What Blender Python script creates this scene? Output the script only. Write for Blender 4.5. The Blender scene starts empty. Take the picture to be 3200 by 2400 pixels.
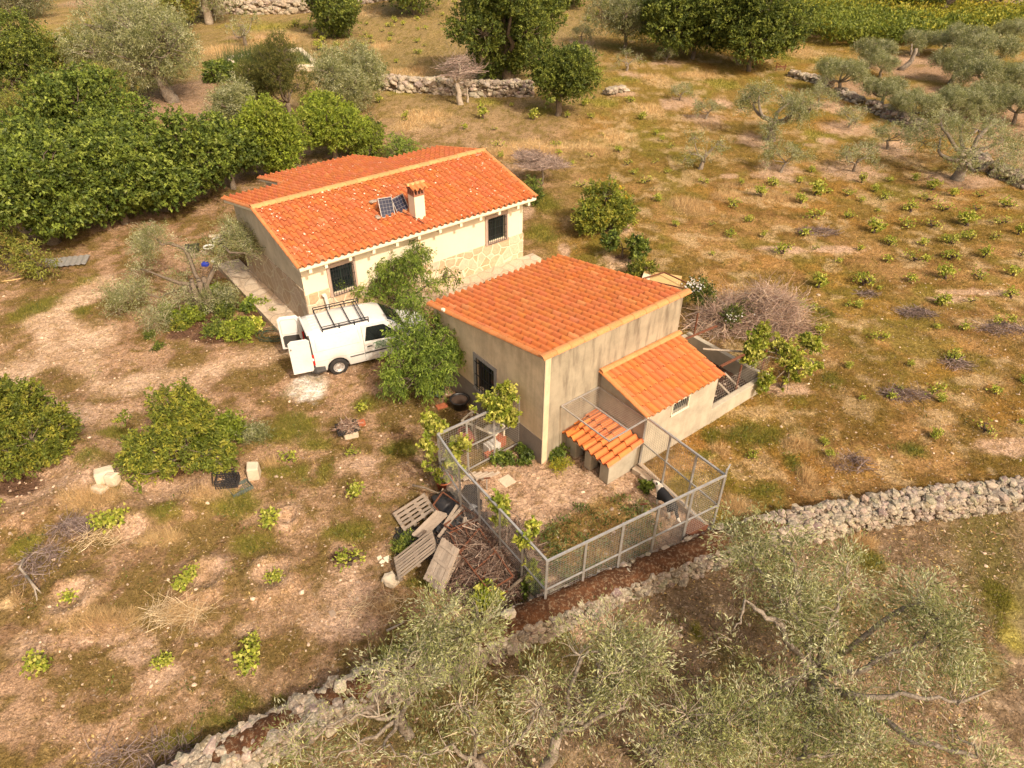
import bpy, math, random
import numpy as np
from mathutils import Vector, Matrix, Euler
PI = math.pi
sc = bpy.context.scene
col = bpy.context.collection
# ---------------------------------------------------------------- camera, world, sun
F, PIT, ROLL, CH = 2201.68, 0.64445, 0.005666, 14.0
cam = bpy.data.objects.new('camera', bpy.data.cameras.new('camera'))
col.objects.link(cam); sc.camera = cam
cam.data.sensor_width = 36; cam.data.lens = F/3200*36
cam.data.clip_start = .2; cam.data.clip_end = 3000
cam.matrix_world = Matrix.Translation((0, 0, CH)) @ Matrix.Rotation(PI/2-PIT, 4, 'X') @ Matrix.Rotation(ROLL, 4, 'Z')
SUN_H = math.atan2(-.80, .60); SUN_E = math.radians(43)
w = bpy.data.worlds.new('World'); sc.world = w; w.use_nodes = True
nt = w.node_tree; bg = nt.nodes['Background']
sky = nt.nodes.new('ShaderNodeTexSky'); sky.sky_type = 'NISHITA'; sky.sun_disc = False
sky.sun_elevation = SUN_E; sky.sun_rotation = PI/2-SUN_H; sky.dust_density = 4; sky.air_density = 1.0
tint = nt.nodes.new('ShaderNodeMix'); tint.data_type = 'RGBA'; tint.blend_type = 'MULTIPLY'; tint.inputs[0].default_value = 1
tint.inputs[7].default_value = (1.24, 1.0, 0.74, 1)
nt.links.new(sky.outputs[0], tint.inputs[6]); nt.links.new(tint.outputs[2], bg.inputs[0]); bg.inputs[1].default_value = .15
sl = bpy.data.lights.new('sun', 'SUN'); sl.energy = 2.6; sl.angle = math.radians(2.0); sl.color = (1, .92, .78)
so = bpy.data.objects.new('sun', sl); col.objects.link(so)
sv = Vector((math.cos(SUN_H)*math.cos(SUN_E), math.sin(SUN_H)*math.cos(SUN_E), math.sin(SUN_E)))
so.rotation_euler = sv.to_track_quat('Z', 'Y').to_euler(); so.location = (30, -30, 40)
sc.view_settings.view_transform = 'Standard'; sc.view_settings.look = 'None'
sc.view_settings.exposure = .62; sc.view_settings.gamma = 1
# ---------------------------------------------------------------- helpers
def at(x, y, z=0.):
    "photo pixel (3200x2400) -> point of the place at height z"
    u, v = x-1600, y-1200; cr, sr = math.cos(ROLL), math.sin(ROLL)
    u, v = u*cr+v*sr, -u*sr+v*cr
    c, s = math.cos(PIT), math.sin(PIT)
    d = np.array([u/F, c-s*v/F, -s-c*v/F]); t = (z-CH)/d[2]
    return np.array([0, 0, CH])+d*t
def ppm(x, y, z=0.):
    P = at(x, y, z); return F/np.linalg.norm(P-np.array([0, 0, CH]))*1.0/math.cos(math.atan(abs(y-1200)/F))
RS = np.random.RandomState(11)
_G = RS.rand(64, 64, 64).astype(np.float32)
def vn(P, s=1., off=0.):
    P = np.asarray(P, dtype=float)
    if P.shape[1] == 2: P = np.c_[P, np.full(len(P), 3.3)]
    Q = P*s+off+100; I = np.floor(Q).astype(int); f = Q-I; f = f*f*(3-2*f); I &= 63; J = (I+1) & 63
    g = _G; x0, y0, z0 = I.T; x1, y1, z1 = J.T; fx, fy, fz = f.T
    a = g[x0, y0, z0]*(1-fx)+g[x1, y0, z0]*fx; b = g[x0, y1, z0]*(1-fx)+g[x1, y1, z0]*fx
    c = g[x0, y0, z1]*(1-fx)+g[x1, y0, z1]*fx; d = g[x0, y1, z1]*(1-fx)+g[x1, y1, z1]*fx
    return (a*(1-fy)+b*fy)*(1-fz)+(c*(1-fy)+d*fy)*fz
def fbm(P, s, n=4, off=0.):
    r = 0; a = .5; t = 0
    for i in range(n): r = r+a*vn(P, s, off+i*17.3); t += a; a *= .55; s *= 2.1
    return r/t
def tag(o, label=None, cat=None, group=None, kind=None):
    if label: o['label'] = label
    if cat: o['category'] = cat
    if group: o['group'] = group
    if kind: o['kind'] = kind
    return o
def empty(name, loc=(0, 0, 0), rz=0, label=None, cat=None, group=None):
    o = bpy.data.objects.new(name, None); col.objects.link(o); o.location = loc; o.rotation_euler = (0, 0, rz)
    o.empty_display_size = .2
    return tag(o, label, cat, group)
def link_mesh(name, V, Fs, mats, parent=None, colr=None, smooth=False, mi=None):
    """V (N,3); Fs list of int arrays (M,k)"""
    if not isinstance(Fs, list): Fs = [Fs]
    me = bpy.data.meshes.new(name); V = np.asarray(V, dtype=np.float32)
    me.vertices.add(len(V)); me.vertices.foreach_set('co', V.ravel())
    li = np.concatenate([f.ravel() for f in Fs]).astype(np.int32); cnt = np.concatenate([np.full(len(f), f.shape[1]) for f in Fs]).astype(np.int32)
    me.loops.add(len(li)); me.loops.foreach_set('vertex_index', li)
    me.polygons.add(len(cnt)); me.polygons.foreach_set('loop_start', np.concatenate([[0], np.cumsum(cnt)[:-1]]).astype(np.int32))
    me.polygons.foreach_set('loop_total', cnt)
    me.polygons.foreach_set('use_smooth', np.full(len(cnt), bool(smooth)))
    if not isinstance(mats, (list, tuple)): mats = [mats]
    for m in mats: me.materials.append(m)
    if mi is not None: me.polygons.foreach_set('material_index', np.asarray(mi, dtype=np.int32))
    if colr is not None:
        a = me.color_attributes.new('col', 'FLOAT_COLOR', 'POINT'); c = np.ones((len(V), 4), dtype=np.float32); c[:, :3] = colr
        a.data.foreach_set('color', c.ravel())
    me.update(calc_edges=True)
    o = bpy.data.objects.new(name, me); col.objects.link(o)
    if parent: o.parent = parent
    return o
def copy_thing(o, parent=None):
    c = o.copy(); col.objects.link(c); c.parent = parent
    for ch in CH_OF.get(o.name, []) or [k for k in o.children]: copy_thing(ch, c)
    return c
CH_OF = {}
class MB:
    def __init__(s): s.V = []; s.F = []; s.C = []; s.M = []; s.n = 0
    def add(s, V, F, c=(.5, .5, .5), m=0):
        V = np.asarray(V, dtype=float); s.V.append(V)
        for f in F: s.F.append([i+s.n for i in f]); s.M.append(m)
        s.C.append(np.broadcast_to(np.asarray(c, dtype=float), (len(V), 3)) if np.ndim(c) < 2 else c); s.n += len(V); return s
    def box(s, c, size, rz=0, R=None, colr=(.5, .5, .5), m=0, jit=0):
        h = np.array(size)/2; V = np.array([[x, y, z] for x in (-1, 1) for y in (-1, 1) for z in (-1, 1)])*h
        if jit: V = V+RS.uniform(-jit, jit, V.shape)
        if R is None: R = np.array(Matrix.Rotation(rz, 3, 'Z'))
        V = V@np.array(R).T+np.array(c)
        return s.add(V, [(0, 1, 3, 2), (4, 6, 7, 5), (0, 4, 5, 1), (2, 3, 7, 6), (0, 2, 6, 4), (1, 5, 7, 3)], colr, m)
    def bx(s, x0, x1, y0, y1, z0, z1, m=0, colr=(.5, .5, .5)):
        return s.box(((x0+x1)/2, (y0+y1)/2, (z0+z1)/2), (abs(x1-x0), abs(y1-y0), abs(z1-z0)), m=m, colr=colr)
    def beam(s, a, b, w, h=None, up=(0, 0, 1), colr=(.5, .5, .5), m=0):
        a = np.array(a, float); b = np.array(b, float); d = b-a; L = np.linalg.norm(d); d = d/max(L, 1e-9)
        u = np.array(up, float)
        if abs(d@u) > .98: u = np.array([1., 0, 0])
        x = np.cross(d, u); x /= np.linalg.norm(x); y = np.cross(x, d)
        R = np.stack([x, d, y], 1); return s.box((a+b)/2, (w, L, h or w), R=R, colr=colr, m=m)
    def tube(s, pts, rad, n=8, cap=True, colr=(.5, .5, .5), m=0, wob=0):
        P = np.array(pts, float); k = len(P); rad = np.broadcast_to(rad, (k,)) if np.ndim(rad) == 0 else np.array(rad)
        T = np.gradient(P, axis=0); T /= np.linalg.norm(T, axis=1)[:, None]+1e-9
        u = np.array([0, 0, 1.]) if abs(T[0][2]) < .9 else np.array([1., 0, 0]); V = []
        for i in range(k):
            x = np.cross(T[i], u); x /= np.linalg.norm(x)+1e-9; u = np.cross(x, T[i])
            an = np.arange(n)*2*PI/n; r = rad[i]*(1+(RS.uniform(-wob, wob, n) if wob else 0))
            V.append(P[i]+np.outer(np.cos(an)*r, x)+np.outer(np.sin(an)*r, u))
        V = np.concatenate(V); Fc = [(i*n+j, i*n+(j+1) % n, (i+1)*n+(j+1) % n, (i+1)*n+j) for i in range(k-1) for j in range(n)]
        if cap: Fc += [tuple(range(n))[::-1], tuple((k-1)*n+j for j in range(n))]
        return s.add(V, Fc, colr, m)
    def cyl(s, c, r, h, n=20, r2=None, colr=(.5, .5, .5), m=0, axis='z'):
        r2 = r if r2 is None else r2; d = {'z': (0, 0, 1), 'x': (1, 0, 0), 'y': (0, 1, 0)}[axis]
        return s.tube([np.array(c), np.array(c)+np.array(d)*h], [r, r2], n, colr=colr, m=m)
    def lathe(s, prof, c=(0, 0, 0), n=20, colr=(.5, .5, .5), m=0, axis='z', R=None):
        V = []; k = len(prof)
        for r, z in prof:
            for j in range(n):
                a = j*2*PI/n; V.append((r*math.cos(a), r*math.sin(a), z))
        V = np.array(V)
        if axis == 'y': V = V[:, [0, 2, 1]]
        if R is not None: V = V@np.array(R).T
        V = V+np.array(c); Fc = [(i*n+j, i*n+(j+1) % n, (i+1)*n+(j+1) % n, (i+1)*n+j) for i in range(k-1) for j in range(n)]
        return s.add(V, Fc, colr, m)
    def poly(s, pts, m=0, colr=(.5, .5, .5)): return s.add(pts, [tuple(range(len(pts)))], colr, m)
    def prism(s, pts, vec, m=0, colr=(.5, .5, .5)):
        P = np.array(pts, float); n = len(P); V = np.r_[P, P+np.array(vec)]
        return s.add(V, [tuple(range(n))[::-1], tuple(range(n, 2*n))]+[(i, (i+1) % n, n+(i+1) % n, n+i) for i in range(n)], colr, m)
    def build(s, name, mats, parent=None, smooth=False, bevel=0, label=None, cat=None, group=None):
        me = bpy.data.meshes.new(name); V = np.concatenate(s.V) if s.V else np.zeros((0, 3))
        me.from_pydata(V.tolist(), [], s.F)
        if not isinstance(mats, (list, tuple)): mats = [mats]
        for m in mats: me.materials.append(m)
        if len(mats) > 1: me.polygons.foreach_set('material_index', s.M)
        if smooth: me.polygons.foreach_set('use_smooth', [True]*len(s.F))
        a = me.color_attributes.new('col', 'FLOAT_COLOR', 'POINT'); c = np.ones((len(V), 4), dtype=np.float32); c[:, :3] = np.concatenate(s.C)
        a.data.foreach_set('color', c.ravel())
        o = bpy.data.objects.new(name, me); col.objects.link(o)
        if parent: o.parent = parent
        if bevel:
            b = o.modifiers.new('b', 'BEVEL'); b.width = bevel; b.segments = 2; b.limit_method = 'ANGLE'
        return tag(o, label, cat, group)
# ---------------------------------------------------------------- materials
def mat(name, base=(.5, .5, .5), rough=.8, metal=0, attr=False, n1=None, n2=None, bump=None, trans=0, spec=.3, coat=0, tint=None, coords='Object'):
    """n1,n2: (scale, strength, colour) noise layers mixed over base; bump: (scale, strength)"""
    m = bpy.data.materials.new(name); m.use_nodes = True; t = m.node_tree; N = t.nodes; L = t.links
    b = N['Principled BSDF']; b.inputs['Roughness'].default_value = rough; b.inputs['Metallic'].default_value = metal
    b.inputs['Specular IOR Level'].default_value = spec
    if coat: b.inputs['Coat Weight'].default_value = coat
    tc = N.new('ShaderNodeTexCoord'); cur = None
    if attr:
        a = N.new('ShaderNodeAttribute'); a.attribute_name = 'col'; cur = a.outputs['Color']
    else:
        r = N.new('ShaderNodeRGB'); r.outputs[0].default_value = (*base, 1); cur = r.outputs[0]
    for k in (n1, n2):
        if not k: continue
        scl, st, cc = k[:3]; thr = k[3] if len(k) > 3 else (.4, .65)
        n = N.new('ShaderNodeTexNoise'); n.inputs['Scale'].default_value = scl; n.inputs['Detail'].default_value = 5; n.inputs['Roughness'].default_value = .62
        L.new(tc.outputs[coords], n.inputs['Vector'])
        mr = N.new('ShaderNodeMapRange'); mr.inputs[1].default_value = thr[0]; mr.inputs[2].default_value = thr[1]; mr.inputs[4].default_value = st
        L.new(n.outputs['Fac'], mr.inputs[0])
        mx = N.new('ShaderNodeMix'); mx.data_type = 'RGBA'; mx.inputs[7].default_value = (*cc, 1)
        if len(k) > 4: mx.blend_type = k[4]
        L.new(mr.outputs[0], mx.inputs[0]); L.new(cur, mx.inputs[6]); cur = mx.outputs[2]
    L.new(cur, b.inputs['Base Color'])
    if bump:
        n = N.new('ShaderNodeTexNoise'); n.inputs['Scale'].default_value = bump[0]; n.inputs['Detail'].default_value = 6; n.inputs['Roughness'].default_value = .65
        L.new(tc.outputs[coords], n.inputs['Vector'])
        bp = N.new('ShaderNodeBump'); bp.inputs['Strength'].default_value = bump[1]; bp.inputs['Distance'].default_value = bump[2] if len(bump) > 2 else .02
        L.new(n.outputs['Fac'], bp.inputs['Height']); L.new(bp.outputs[0], b.inputs['Normal'])
    if trans:
        tr = N.new('ShaderNodeBsdfTranslucent'); L.new(cur, tr.inputs[0]); ms = N.new('ShaderNodeMixShader'); ms.inputs[0].default_value = trans
        out = N['Material Output']; L.new(b.outputs[0], ms.inputs[1]); L.new(tr.outputs[0], ms.inputs[2]); L.new(ms.outputs[0], out.inputs[0])
    m['bsdf'] = 1
    return m
M = {}
M['leaf'] = mat('leaf', attr=True, rough=.55, trans=.35, spec=.35)
M['dryleaf'] = mat('dry_grass_blade', attr=True, rough=.9, trans=.25, spec=.1)
M['twig'] = mat('twig', attr=True, rough=.9, spec=.1)
M['bark'] = mat('bark', (.16, .12, .085), .95, n1=(6, .7, (.075, .055, .04)), n2=(22, .5, (.3, .25, .19)), bump=(14, .8, .03), spec=.1)
M['olivebark'] = mat('olive_bark', (.23, .185, .14), .95, n1=(5, .8, (.085, .065, .05)), n2=(25, .6, (.42, .36, .29)), bump=(16, .9, .03), spec=.1)
M['palebark'] = mat('pale_bark', (.42, .35, .27), .9, n1=(8, .6, (.22, .17, .13)), bump=(16, .6, .02), spec=.1)
M['vinebark'] = mat('vine_bark', (.075, .052, .04), .95, n1=(18, .6, (.15, .11, .085)), bump=(30, .9, .02), spec=.1)
M['tile'] = mat('roof_tile', attr=True, rough=.75, n1=(1.6, .35, (.52, .18, .07)), n2=(9, .25, (.38, .14, .06)), bump=(40, .25, .004), spec=.25)
M['ridge'] = mat('ridge_tile', (.66, .28, .10), .8, n1=(3, .5, (.50, .19, .07)), n2=(30, .3, (.5, .3, .16)), bump=(30, .3, .005), spec=.2)
M['plaster_cream'] = mat('cream_plaster', (.78, .68, .50), .9, n1=(.9, .22, (.66, .54, .38)), n2=(7, .12, (.55, .42, .27), (.5, .75)), bump=(90, .35, .004), spec=.1)
M['white_trim'] = mat('white_trim', (.82, .72, .54), .8, n1=(6, .4, (.6, .5, .36)), spec=.15)
M['concrete'] = mat('concrete', (.46, .36, .26), .95, n1=(1.3, .6, (.33, .25, .18)), n2=(20, .3, (.55, .45, .34)), bump=(50, .4, .008), spec=.1)
M['grey_render'] = mat('grey_render', (.26, .215, .18), .95, n1=(3, .5, (.17, .14, .12)), n2=(24, .35, (.36, .3, .25)), bump=(50, .5, .006), spec=.1)
M['brownstone'] = mat('window_stone', (.44, .33, .26), .9, n1=(5, .5, (.33, .24, .19)), bump=(40, .4, .005), spec=.15)
M['black_iron'] = mat('black_iron', (.02, .02, .022), .55, spec=.4)
M['glass'] = mat('window_glass', (.012, .018, .018), .08, spec=.6)
M['galv'] = mat('galvanised_steel', (.52, .50, .47), .5, .55, n1=(9, .5, (.33, .3, .27)), n2=(40, .25, (.3, .17, .1), (.55, .8)))
M['wire'] = mat('steel_wire', (.42, .38, .33), .6, .4)
M['rust'] = mat('rusty_iron', (.17, .062, .032), .9, n1=(8, .7, (.09, .04, .026)), n2=(30, .4, (.28, .13, .075)), bump=(40, .5, .004), spec=.15)
M['wood_grey'] = mat('weathered_wood', attr=True, rough=.9, n1=(7, .5, (.20, .15, .11)), n2=(35, .4, (.42, .35, .27)), bump=(40, .5, .004), spec=.1)
M['plastic_black'] = mat('black_plastic', (.022, .02, .02), .35, n1=(6, .5, (.06, .05, .045)), bump=(6, .6, .03), spec=.5)
M['stone'] = mat('field_stone', attr=True, rough=.95, n1=(5, .55, (.17, .14, .105)), n2=(19, .6, (.52, .46, .36), (.5, .62)), bump=(22, .9, .02), spec=.1)
M['terracotta'] = mat('terracotta', (.42, .13, .06), .85, n1=(8, .5, (.3, .09, .045)), bump=(30, .3, .004), spec=.15)
M['white_paint'] = mat('white_van_paint', (.70, .68, .64), .3, n1=(2.0, .45, (.58, .51, .42), (.45, .8)), n2=(12, .25, (.5, .42, .33), (.5, .75)), spec=.5, coat=.4)
M['white_inner'] = mat('white_inner_panel', (.72, .70, .66), .4, spec=.5)
M['bead'] = mat('corner_bead_render', (.36, .31, .225), .9)
M['rubber'] = mat('rubber', (.025, .024, .023), .85, n1=(12, .5, (.07, .055, .045)))
M['darkplastic'] = mat('dark_bumper_plastic', (.05, .048, .047), .6, n1=(9, .4, (.1, .085, .07)))
M['rim'] = mat('steel_rim', (.62, .6, .57), .4, .5, n1=(10, .5, (.35, .3, .26)))
M['red_lens'] = mat('red_lens', (.55, .02, .015), .2, spec=.6)
M['clear_lens'] = mat('clear_lens', (.75, .74, .72), .15, spec=.6)
M['car_glass'] = mat('car_glass', (.015, .018, .018), .05, spec=.7)
M['red_paint'] = mat('red_car_paint', (.33, .015, .025), .35, n1=(3, .3, (.22, .03, .03)), coat=.6)
M['solar'] = None
M['white_plastic'] = mat('white_plastic', (.75, .72, .66), .5, n1=(7, .4, (.5, .43, .34)))
M['blue_plastic'] = mat('blue_plastic', (.03, .05, .38), .5)
M['greenhose'] = mat('green_hose', (.05, .075, .045), .6)
M['board'] = mat('pale_board', (.60, .40, .17), .85, n1=(5, .4, (.45, .28, .12)), bump=(30, .3, .004))
M['whitewash'] = mat('whitewashed_wall', (.64, .56, .43), .9, n1=(1.4, .5, (.58, .47, .33)), n2=(6, .25, (.42, .33, .24), (.5, .75)), bump=(60, .5, .006), spec=.1)
def streak_plaster(name, base, dark, amount, scale=1.0, hi=None):
    "render with vertical rain stains; mapping squeezes noise along z"
    m = mat(name, base, .95, n1=(1.7, .75, tuple(b*.66 for b in base)), n2=(30, .2, tuple(min(1, b*1.2) for b in base)), bump=(60, .5, .006), spec=.1)
    t = m.node_tree; N = t.nodes; L = t.links; b = N['Principled BSDF']; cur = b.inputs['Base Color'].links[0].from_socket
    tc = N.new('ShaderNodeTexCoord'); mp = N.new('ShaderNodeMapping'); mp.inputs['Scale'].default_value = (2.6*scale, 2.6*scale, .42*scale)
    L.new(tc.outputs['Object'], mp.inputs[0]); n = N.new('ShaderNodeTexNoise'); n.inputs['Scale'].default_value = 1.6; n.inputs['Detail'].default_value = 5; n.inputs['Roughness'].default_value = .6
    L.new(mp.outputs[0], n.inputs[0]); mr = N.new('ShaderNodeMapRange'); mr.inputs[1].default_value = .47; mr.inputs[2].default_value = .68; mr.inputs[4].default_value = amount
    L.new(n.outputs[0], mr.inputs[0])
    sx = N.new('ShaderNodeSeparateXYZ'); L.new(tc.outputs['Object'], sx.inputs[0]); m2 = N.new('ShaderNodeMapRange')
    m2.inputs[1].default_value = .3; m2.inputs[2].default_value = 3.4; m2.inputs[3].default_value = .45; m2.inputs[4].default_value = 1
    L.new(sx.outputs[2], m2.inputs[0]); mu = N.new('ShaderNodeMath'); mu.operation = 'MULTIPLY'; L.new(mr.outputs[0], mu.inputs[0]); L.new(m2.outputs[0], mu.inputs[1])
    mx = N.new('ShaderNodeMix'); mx.data_type = 'RGBA'; mx.inputs[7].default_value = (*dark, 1); L.new(mu.outputs[0], mx.inputs[0]); L.new(cur, mx.inputs[6]); L.new(mx.outputs[2], b.inputs['Base Color'])
    return m
M['shed_plaster'] = streak_plaster('stained_shed_render', (.37, .315, .225), (.14, .11, .08), .85)
M['shed_plaster_side'] = streak_plaster('tan_shed_render', (.72, .55, .36), (.42, .30, .18), .5)
M['lean_plaster'] = streak_plaster('pale_leanto_render', (.47, .41, .31), (.32, .26, .19), .7)
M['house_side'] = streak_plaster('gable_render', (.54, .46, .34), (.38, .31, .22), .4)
def stone_clad(name, c1, c2, grout, scale):
    m = bpy.data.materials.new(name); m.use_nodes = True; t = m.node_tree; N = t.nodes; L = t.links; b = N['Principled BSDF']
    b.inputs['Roughness'].default_value = .9; b.inputs['Specular IOR Level'].default_value = .15
    tc = N.new('ShaderNodeTexCoord'); nz = N.new('ShaderNodeTexNoise'); nz.inputs['Scale'].default_value = 2.5; L.new(tc.outputs['Object'], nz.inputs[0])
    wv = N.new('ShaderNodeMix'); wv.data_type = 'VECTOR'; wv.inputs[0].default_value = .10; L.new(tc.outputs['Object'], wv.inputs[4]); L.new(nz.outputs['Color'], wv.inputs[5])
    v1 = N.new('ShaderNodeTexVoronoi'); v1.feature = 'DISTANCE_TO_EDGE'; v1.inputs['Scale'].default_value = scale; L.new(wv.outputs[1], v1.inputs['Vector'])
    v2 = N.new('ShaderNodeTexVoronoi'); v2.inputs['Scale'].default_value = scale; L.new(wv.outputs[1], v2.inputs['Vector'])
    rp = N.new('ShaderNodeMix'); rp.data_type = 'RGBA'; rp.inputs[6].default_value = (*c1, 1); rp.inputs[7].default_value = (*c2, 1)
    bw = N.new('ShaderNodeSeparateColor'); L.new(v2.outputs['Color'], bw.inputs[0]); L.new(bw.outputs[0], rp.inputs[0])
    n2 = N.new('ShaderNodeTexNoise'); n2.inputs['Scale'].default_value = 14; n2.inputs['Detail'].default_value = 5; L.new(tc.outputs['Object'], n2.inputs[0])
    mm = N.new('ShaderNodeMix'); mm.data_type = 'RGBA'; mm.blend_type = 'OVERLAY'; mm.inputs[0].default_value = .5; L.new(rp.outputs[2], mm.inputs[6]); L.new(n2.outputs['Color'], mm.inputs[7])
    bwn = N.new('ShaderNodeRGBToBW'); L.new(n2.outputs['Color'], bwn.inputs[0]); L.new(bwn.outputs[0], mm.inputs[7])
    e = N.new('ShaderNodeMapRange'); e.inputs[1].default_value = .035; e.inputs[2].default_value = .075; L.new(v1.outputs['Distance'], e.inputs[0])
    g = N.new('ShaderNodeMix'); g.data_type = 'RGBA'; g.inputs[6].default_value = (*grout, 1); L.new(e.outputs[0], g.inputs[0]); L.new(mm.outputs[2], g.inputs[7])
    L.new(g.outputs[2], b.inputs['Base Color']); bp = N.new('ShaderNodeBump'); bp.inputs['Strength'].default_value = .8; bp.inputs['Distance'].default_value = .02
    L.new(e.outputs[0], bp.inputs['Height']); L.new(bp.outputs[0], b.inputs['Normal']); return m
M['clad'] = stone_clad('stone_cladding', (.50, .34, .20), (.62, .50, .37), (.72, .60, .42), 2.5)
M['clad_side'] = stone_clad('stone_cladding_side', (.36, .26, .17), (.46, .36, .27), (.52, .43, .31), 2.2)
M['paving'] = stone_clad('stone_paving', (.50, .38, .26), (.58, .47, .35), (.46, .36, .26), 2.2)
# ---------------------------------------------------------------- ground
def zr(x0, y0, s): return lambda x, y: (x0+x*s, y0+y*s)
R1, R2, R3, R4 = zr(0, 0, .4973), zr(1000, 0, .4973), zr(2100, 0, .4973), zr(0, 600, .4521)
Z1, Z2, Z3, Z4 = zr(650, 400, .4973), zr(1300, 760, .5877), zr(1150, 1150, .5425), zr(800, 850, .3165)
B1, B2, B3, B4 = zr(0, 1100, .5877), zr(400, 1700, .5877), zr(1700, 1500, .6781), zr(2100, 750, .4973)
WALLPX = [(430, 2480), (560, 2400), (760, 2290), (1000, 2175), (1250, 2065), (1500, 1965), (1700, 1885), (1900, 1800), (2100, 1722), (2300, 1655), (2480, 1607), (2750, 1553), (3000, 1520), (3250, 1497), (3420, 1480)]
WALL = np.array([at(x, y, .75)[:2] for x, y in WALLPX])
def wall_y(x): return np.interp(x, WALL[:, 0], WALL[:, 1])
def seg_dist(P, pts):
    d = np.full(len(P), 1e9)
    for a, b in zip(pts[:-1], pts[1:]):
        a = np.array(a); b = np.array(b); ab = b-a; t = np.clip(((P-a)@ab)/(ab@ab), 0, 1); d = np.minimum(d, np.linalg.norm(P-a-t[:, None]*ab, axis=1))
    return d
def E2(f, lst):
    "photo-read patches (x, y, half width px, half height px) -> (x, y, rx, ry) in metres on the ground"
    out = []
    for q in lst:
        x, y = f(q[0], q[1]); s = f(1, 0)[0]-f(0, 0)[0]; c = at(x, y); e = at(x+q[2]*s, y); n = at(x, y-q[3]*s); out.append((c[0], c[1], abs(e[0]-c[0]), abs(n[1]-c[1])))
    return out
PALE = E2(B1, [(250, 700, 260, 110), (900, 740, 260, 70), (1440, 1190, 110, 85), (1100, 1200, 95, 90), (370, 1320, 110, 95), (1530, 870, 60, 70), (700, 960, 90, 60), (1850, 1330, 160, 190), (1780, 1450, 190, 120), (120, 1560, 120, 80), (550, 1500, 150, 60), (1300, 1480, 70, 50), (1880, 600, 120, 60), (300, 330, 320, 60), (640, 1600, 60, 40)]) \
    + E2(B2, [(650, 690, 120, 90), (60, 560, 90, 90), (180, 700, 90, 70)]) \
    + E2(R3, [(70, 640, 120, 35), (1115, 805, 165, 50), (655, 1085, 140, 55), (1140, 1080, 190, 65), (1370, 930, 170, 45), (1800, 1130, 240, 50), (520, 885, 90, 45), (215, 745, 120, 35), (960, 665, 130, 35), (0, 400, 60, 20), (970, 885, 60, 20), (330, 640, 60, 30), (350, 1105, 60, 15), (1750, 600, 60, 20), (2150, 640, 120, 20), (1480, 370, 150, 25), (860, 915, 30, 10)]) \
    + E2(R2, [(1650, 270, 80, 20), (1960, 470, 100, 16), (1890, 590, 90, 15), (1860, 1440, 110, 50), (1540, 1580, 30, 50), (1890, 1640, 130, 40), (2190, 660, 50, 40), (880, 360, 40, 10), (2140, 400, 60, 12), (1310, 1330, 55, 45)]) \
    + E2(B4, [(1900, 330, 250, 18), (1750, 370, 130, 16), (700, 60, 160, 20), (1020, 60, 160, 25), (700, 940, 150, 40), (2100, 1300, 200, 60)])
BARE = E2(R1, [(1150, 610, 250, 120), (1340, 650, 80, 110), (560, 20, 160, 25), (1480, 240, 60, 15), (1640, 235, 40, 12), (1230, 350, 10, 5)]) \
    + E2(R3, [(1400, 420, 170, 60), (1250, 560, 200, 60), (1600, 820, 260, 40), (2000, 700, 300, 160), (1900, 480, 300, 100), (2100, 950, 130, 120)])
STRAW = E2(R2, [(1350, 930, 280, 50), (1720, 930, 150, 55), (650, 740, 170, 50), (560, 455, 180, 28), (300, 80, 110, 25), (1850, 870, 120, 40), (1180, 970, 130, 40), (560, 800, 110, 30), (620, 430, 60, 10), (360, 290, 80, 25), (640, 510, 180, 15), (2100, 490, 100, 30), (2080, 700, 80, 40)]) \
    + E2(R3, [(150, 470, 130, 25), (430, 1165, 120, 20), (100, 1300, 130, 45), (720, 1250, 150, 25), (230, 800, 80, 20), (1130, 1190, 60, 12), (330, 1240, 90, 25), (800, 320, 100, 40)]) \
    + E2(B4, [(850, 1500, 60, 70), (790, 1290, 110, 40), (180, 210, 40, 20), (560, 430, 50, 20), (1000, 1400, 80, 30), (300, 1320, 60, 30)]) \
    + E2(B1, [(870, 1000, 130, 40), (930, 1400, 110, 60), (560, 1450, 150, 80), (50, 1330, 70, 40), (480, 800, 180, 50), (1050, 790, 140, 30), (1450, 600, 60, 20)]) \
    + E2(B2, [(1340, 350, 80, 30)]) + E2(R1, [(700, 230, 160, 60), (1700, 260, 220, 60), (1400, 310, 150, 30), (960, 130, 90, 40), (80, 210, 90, 30)]) + E2(B3, [(880, 130, 90, 60), (1460, 290, 70, 30)])
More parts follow.
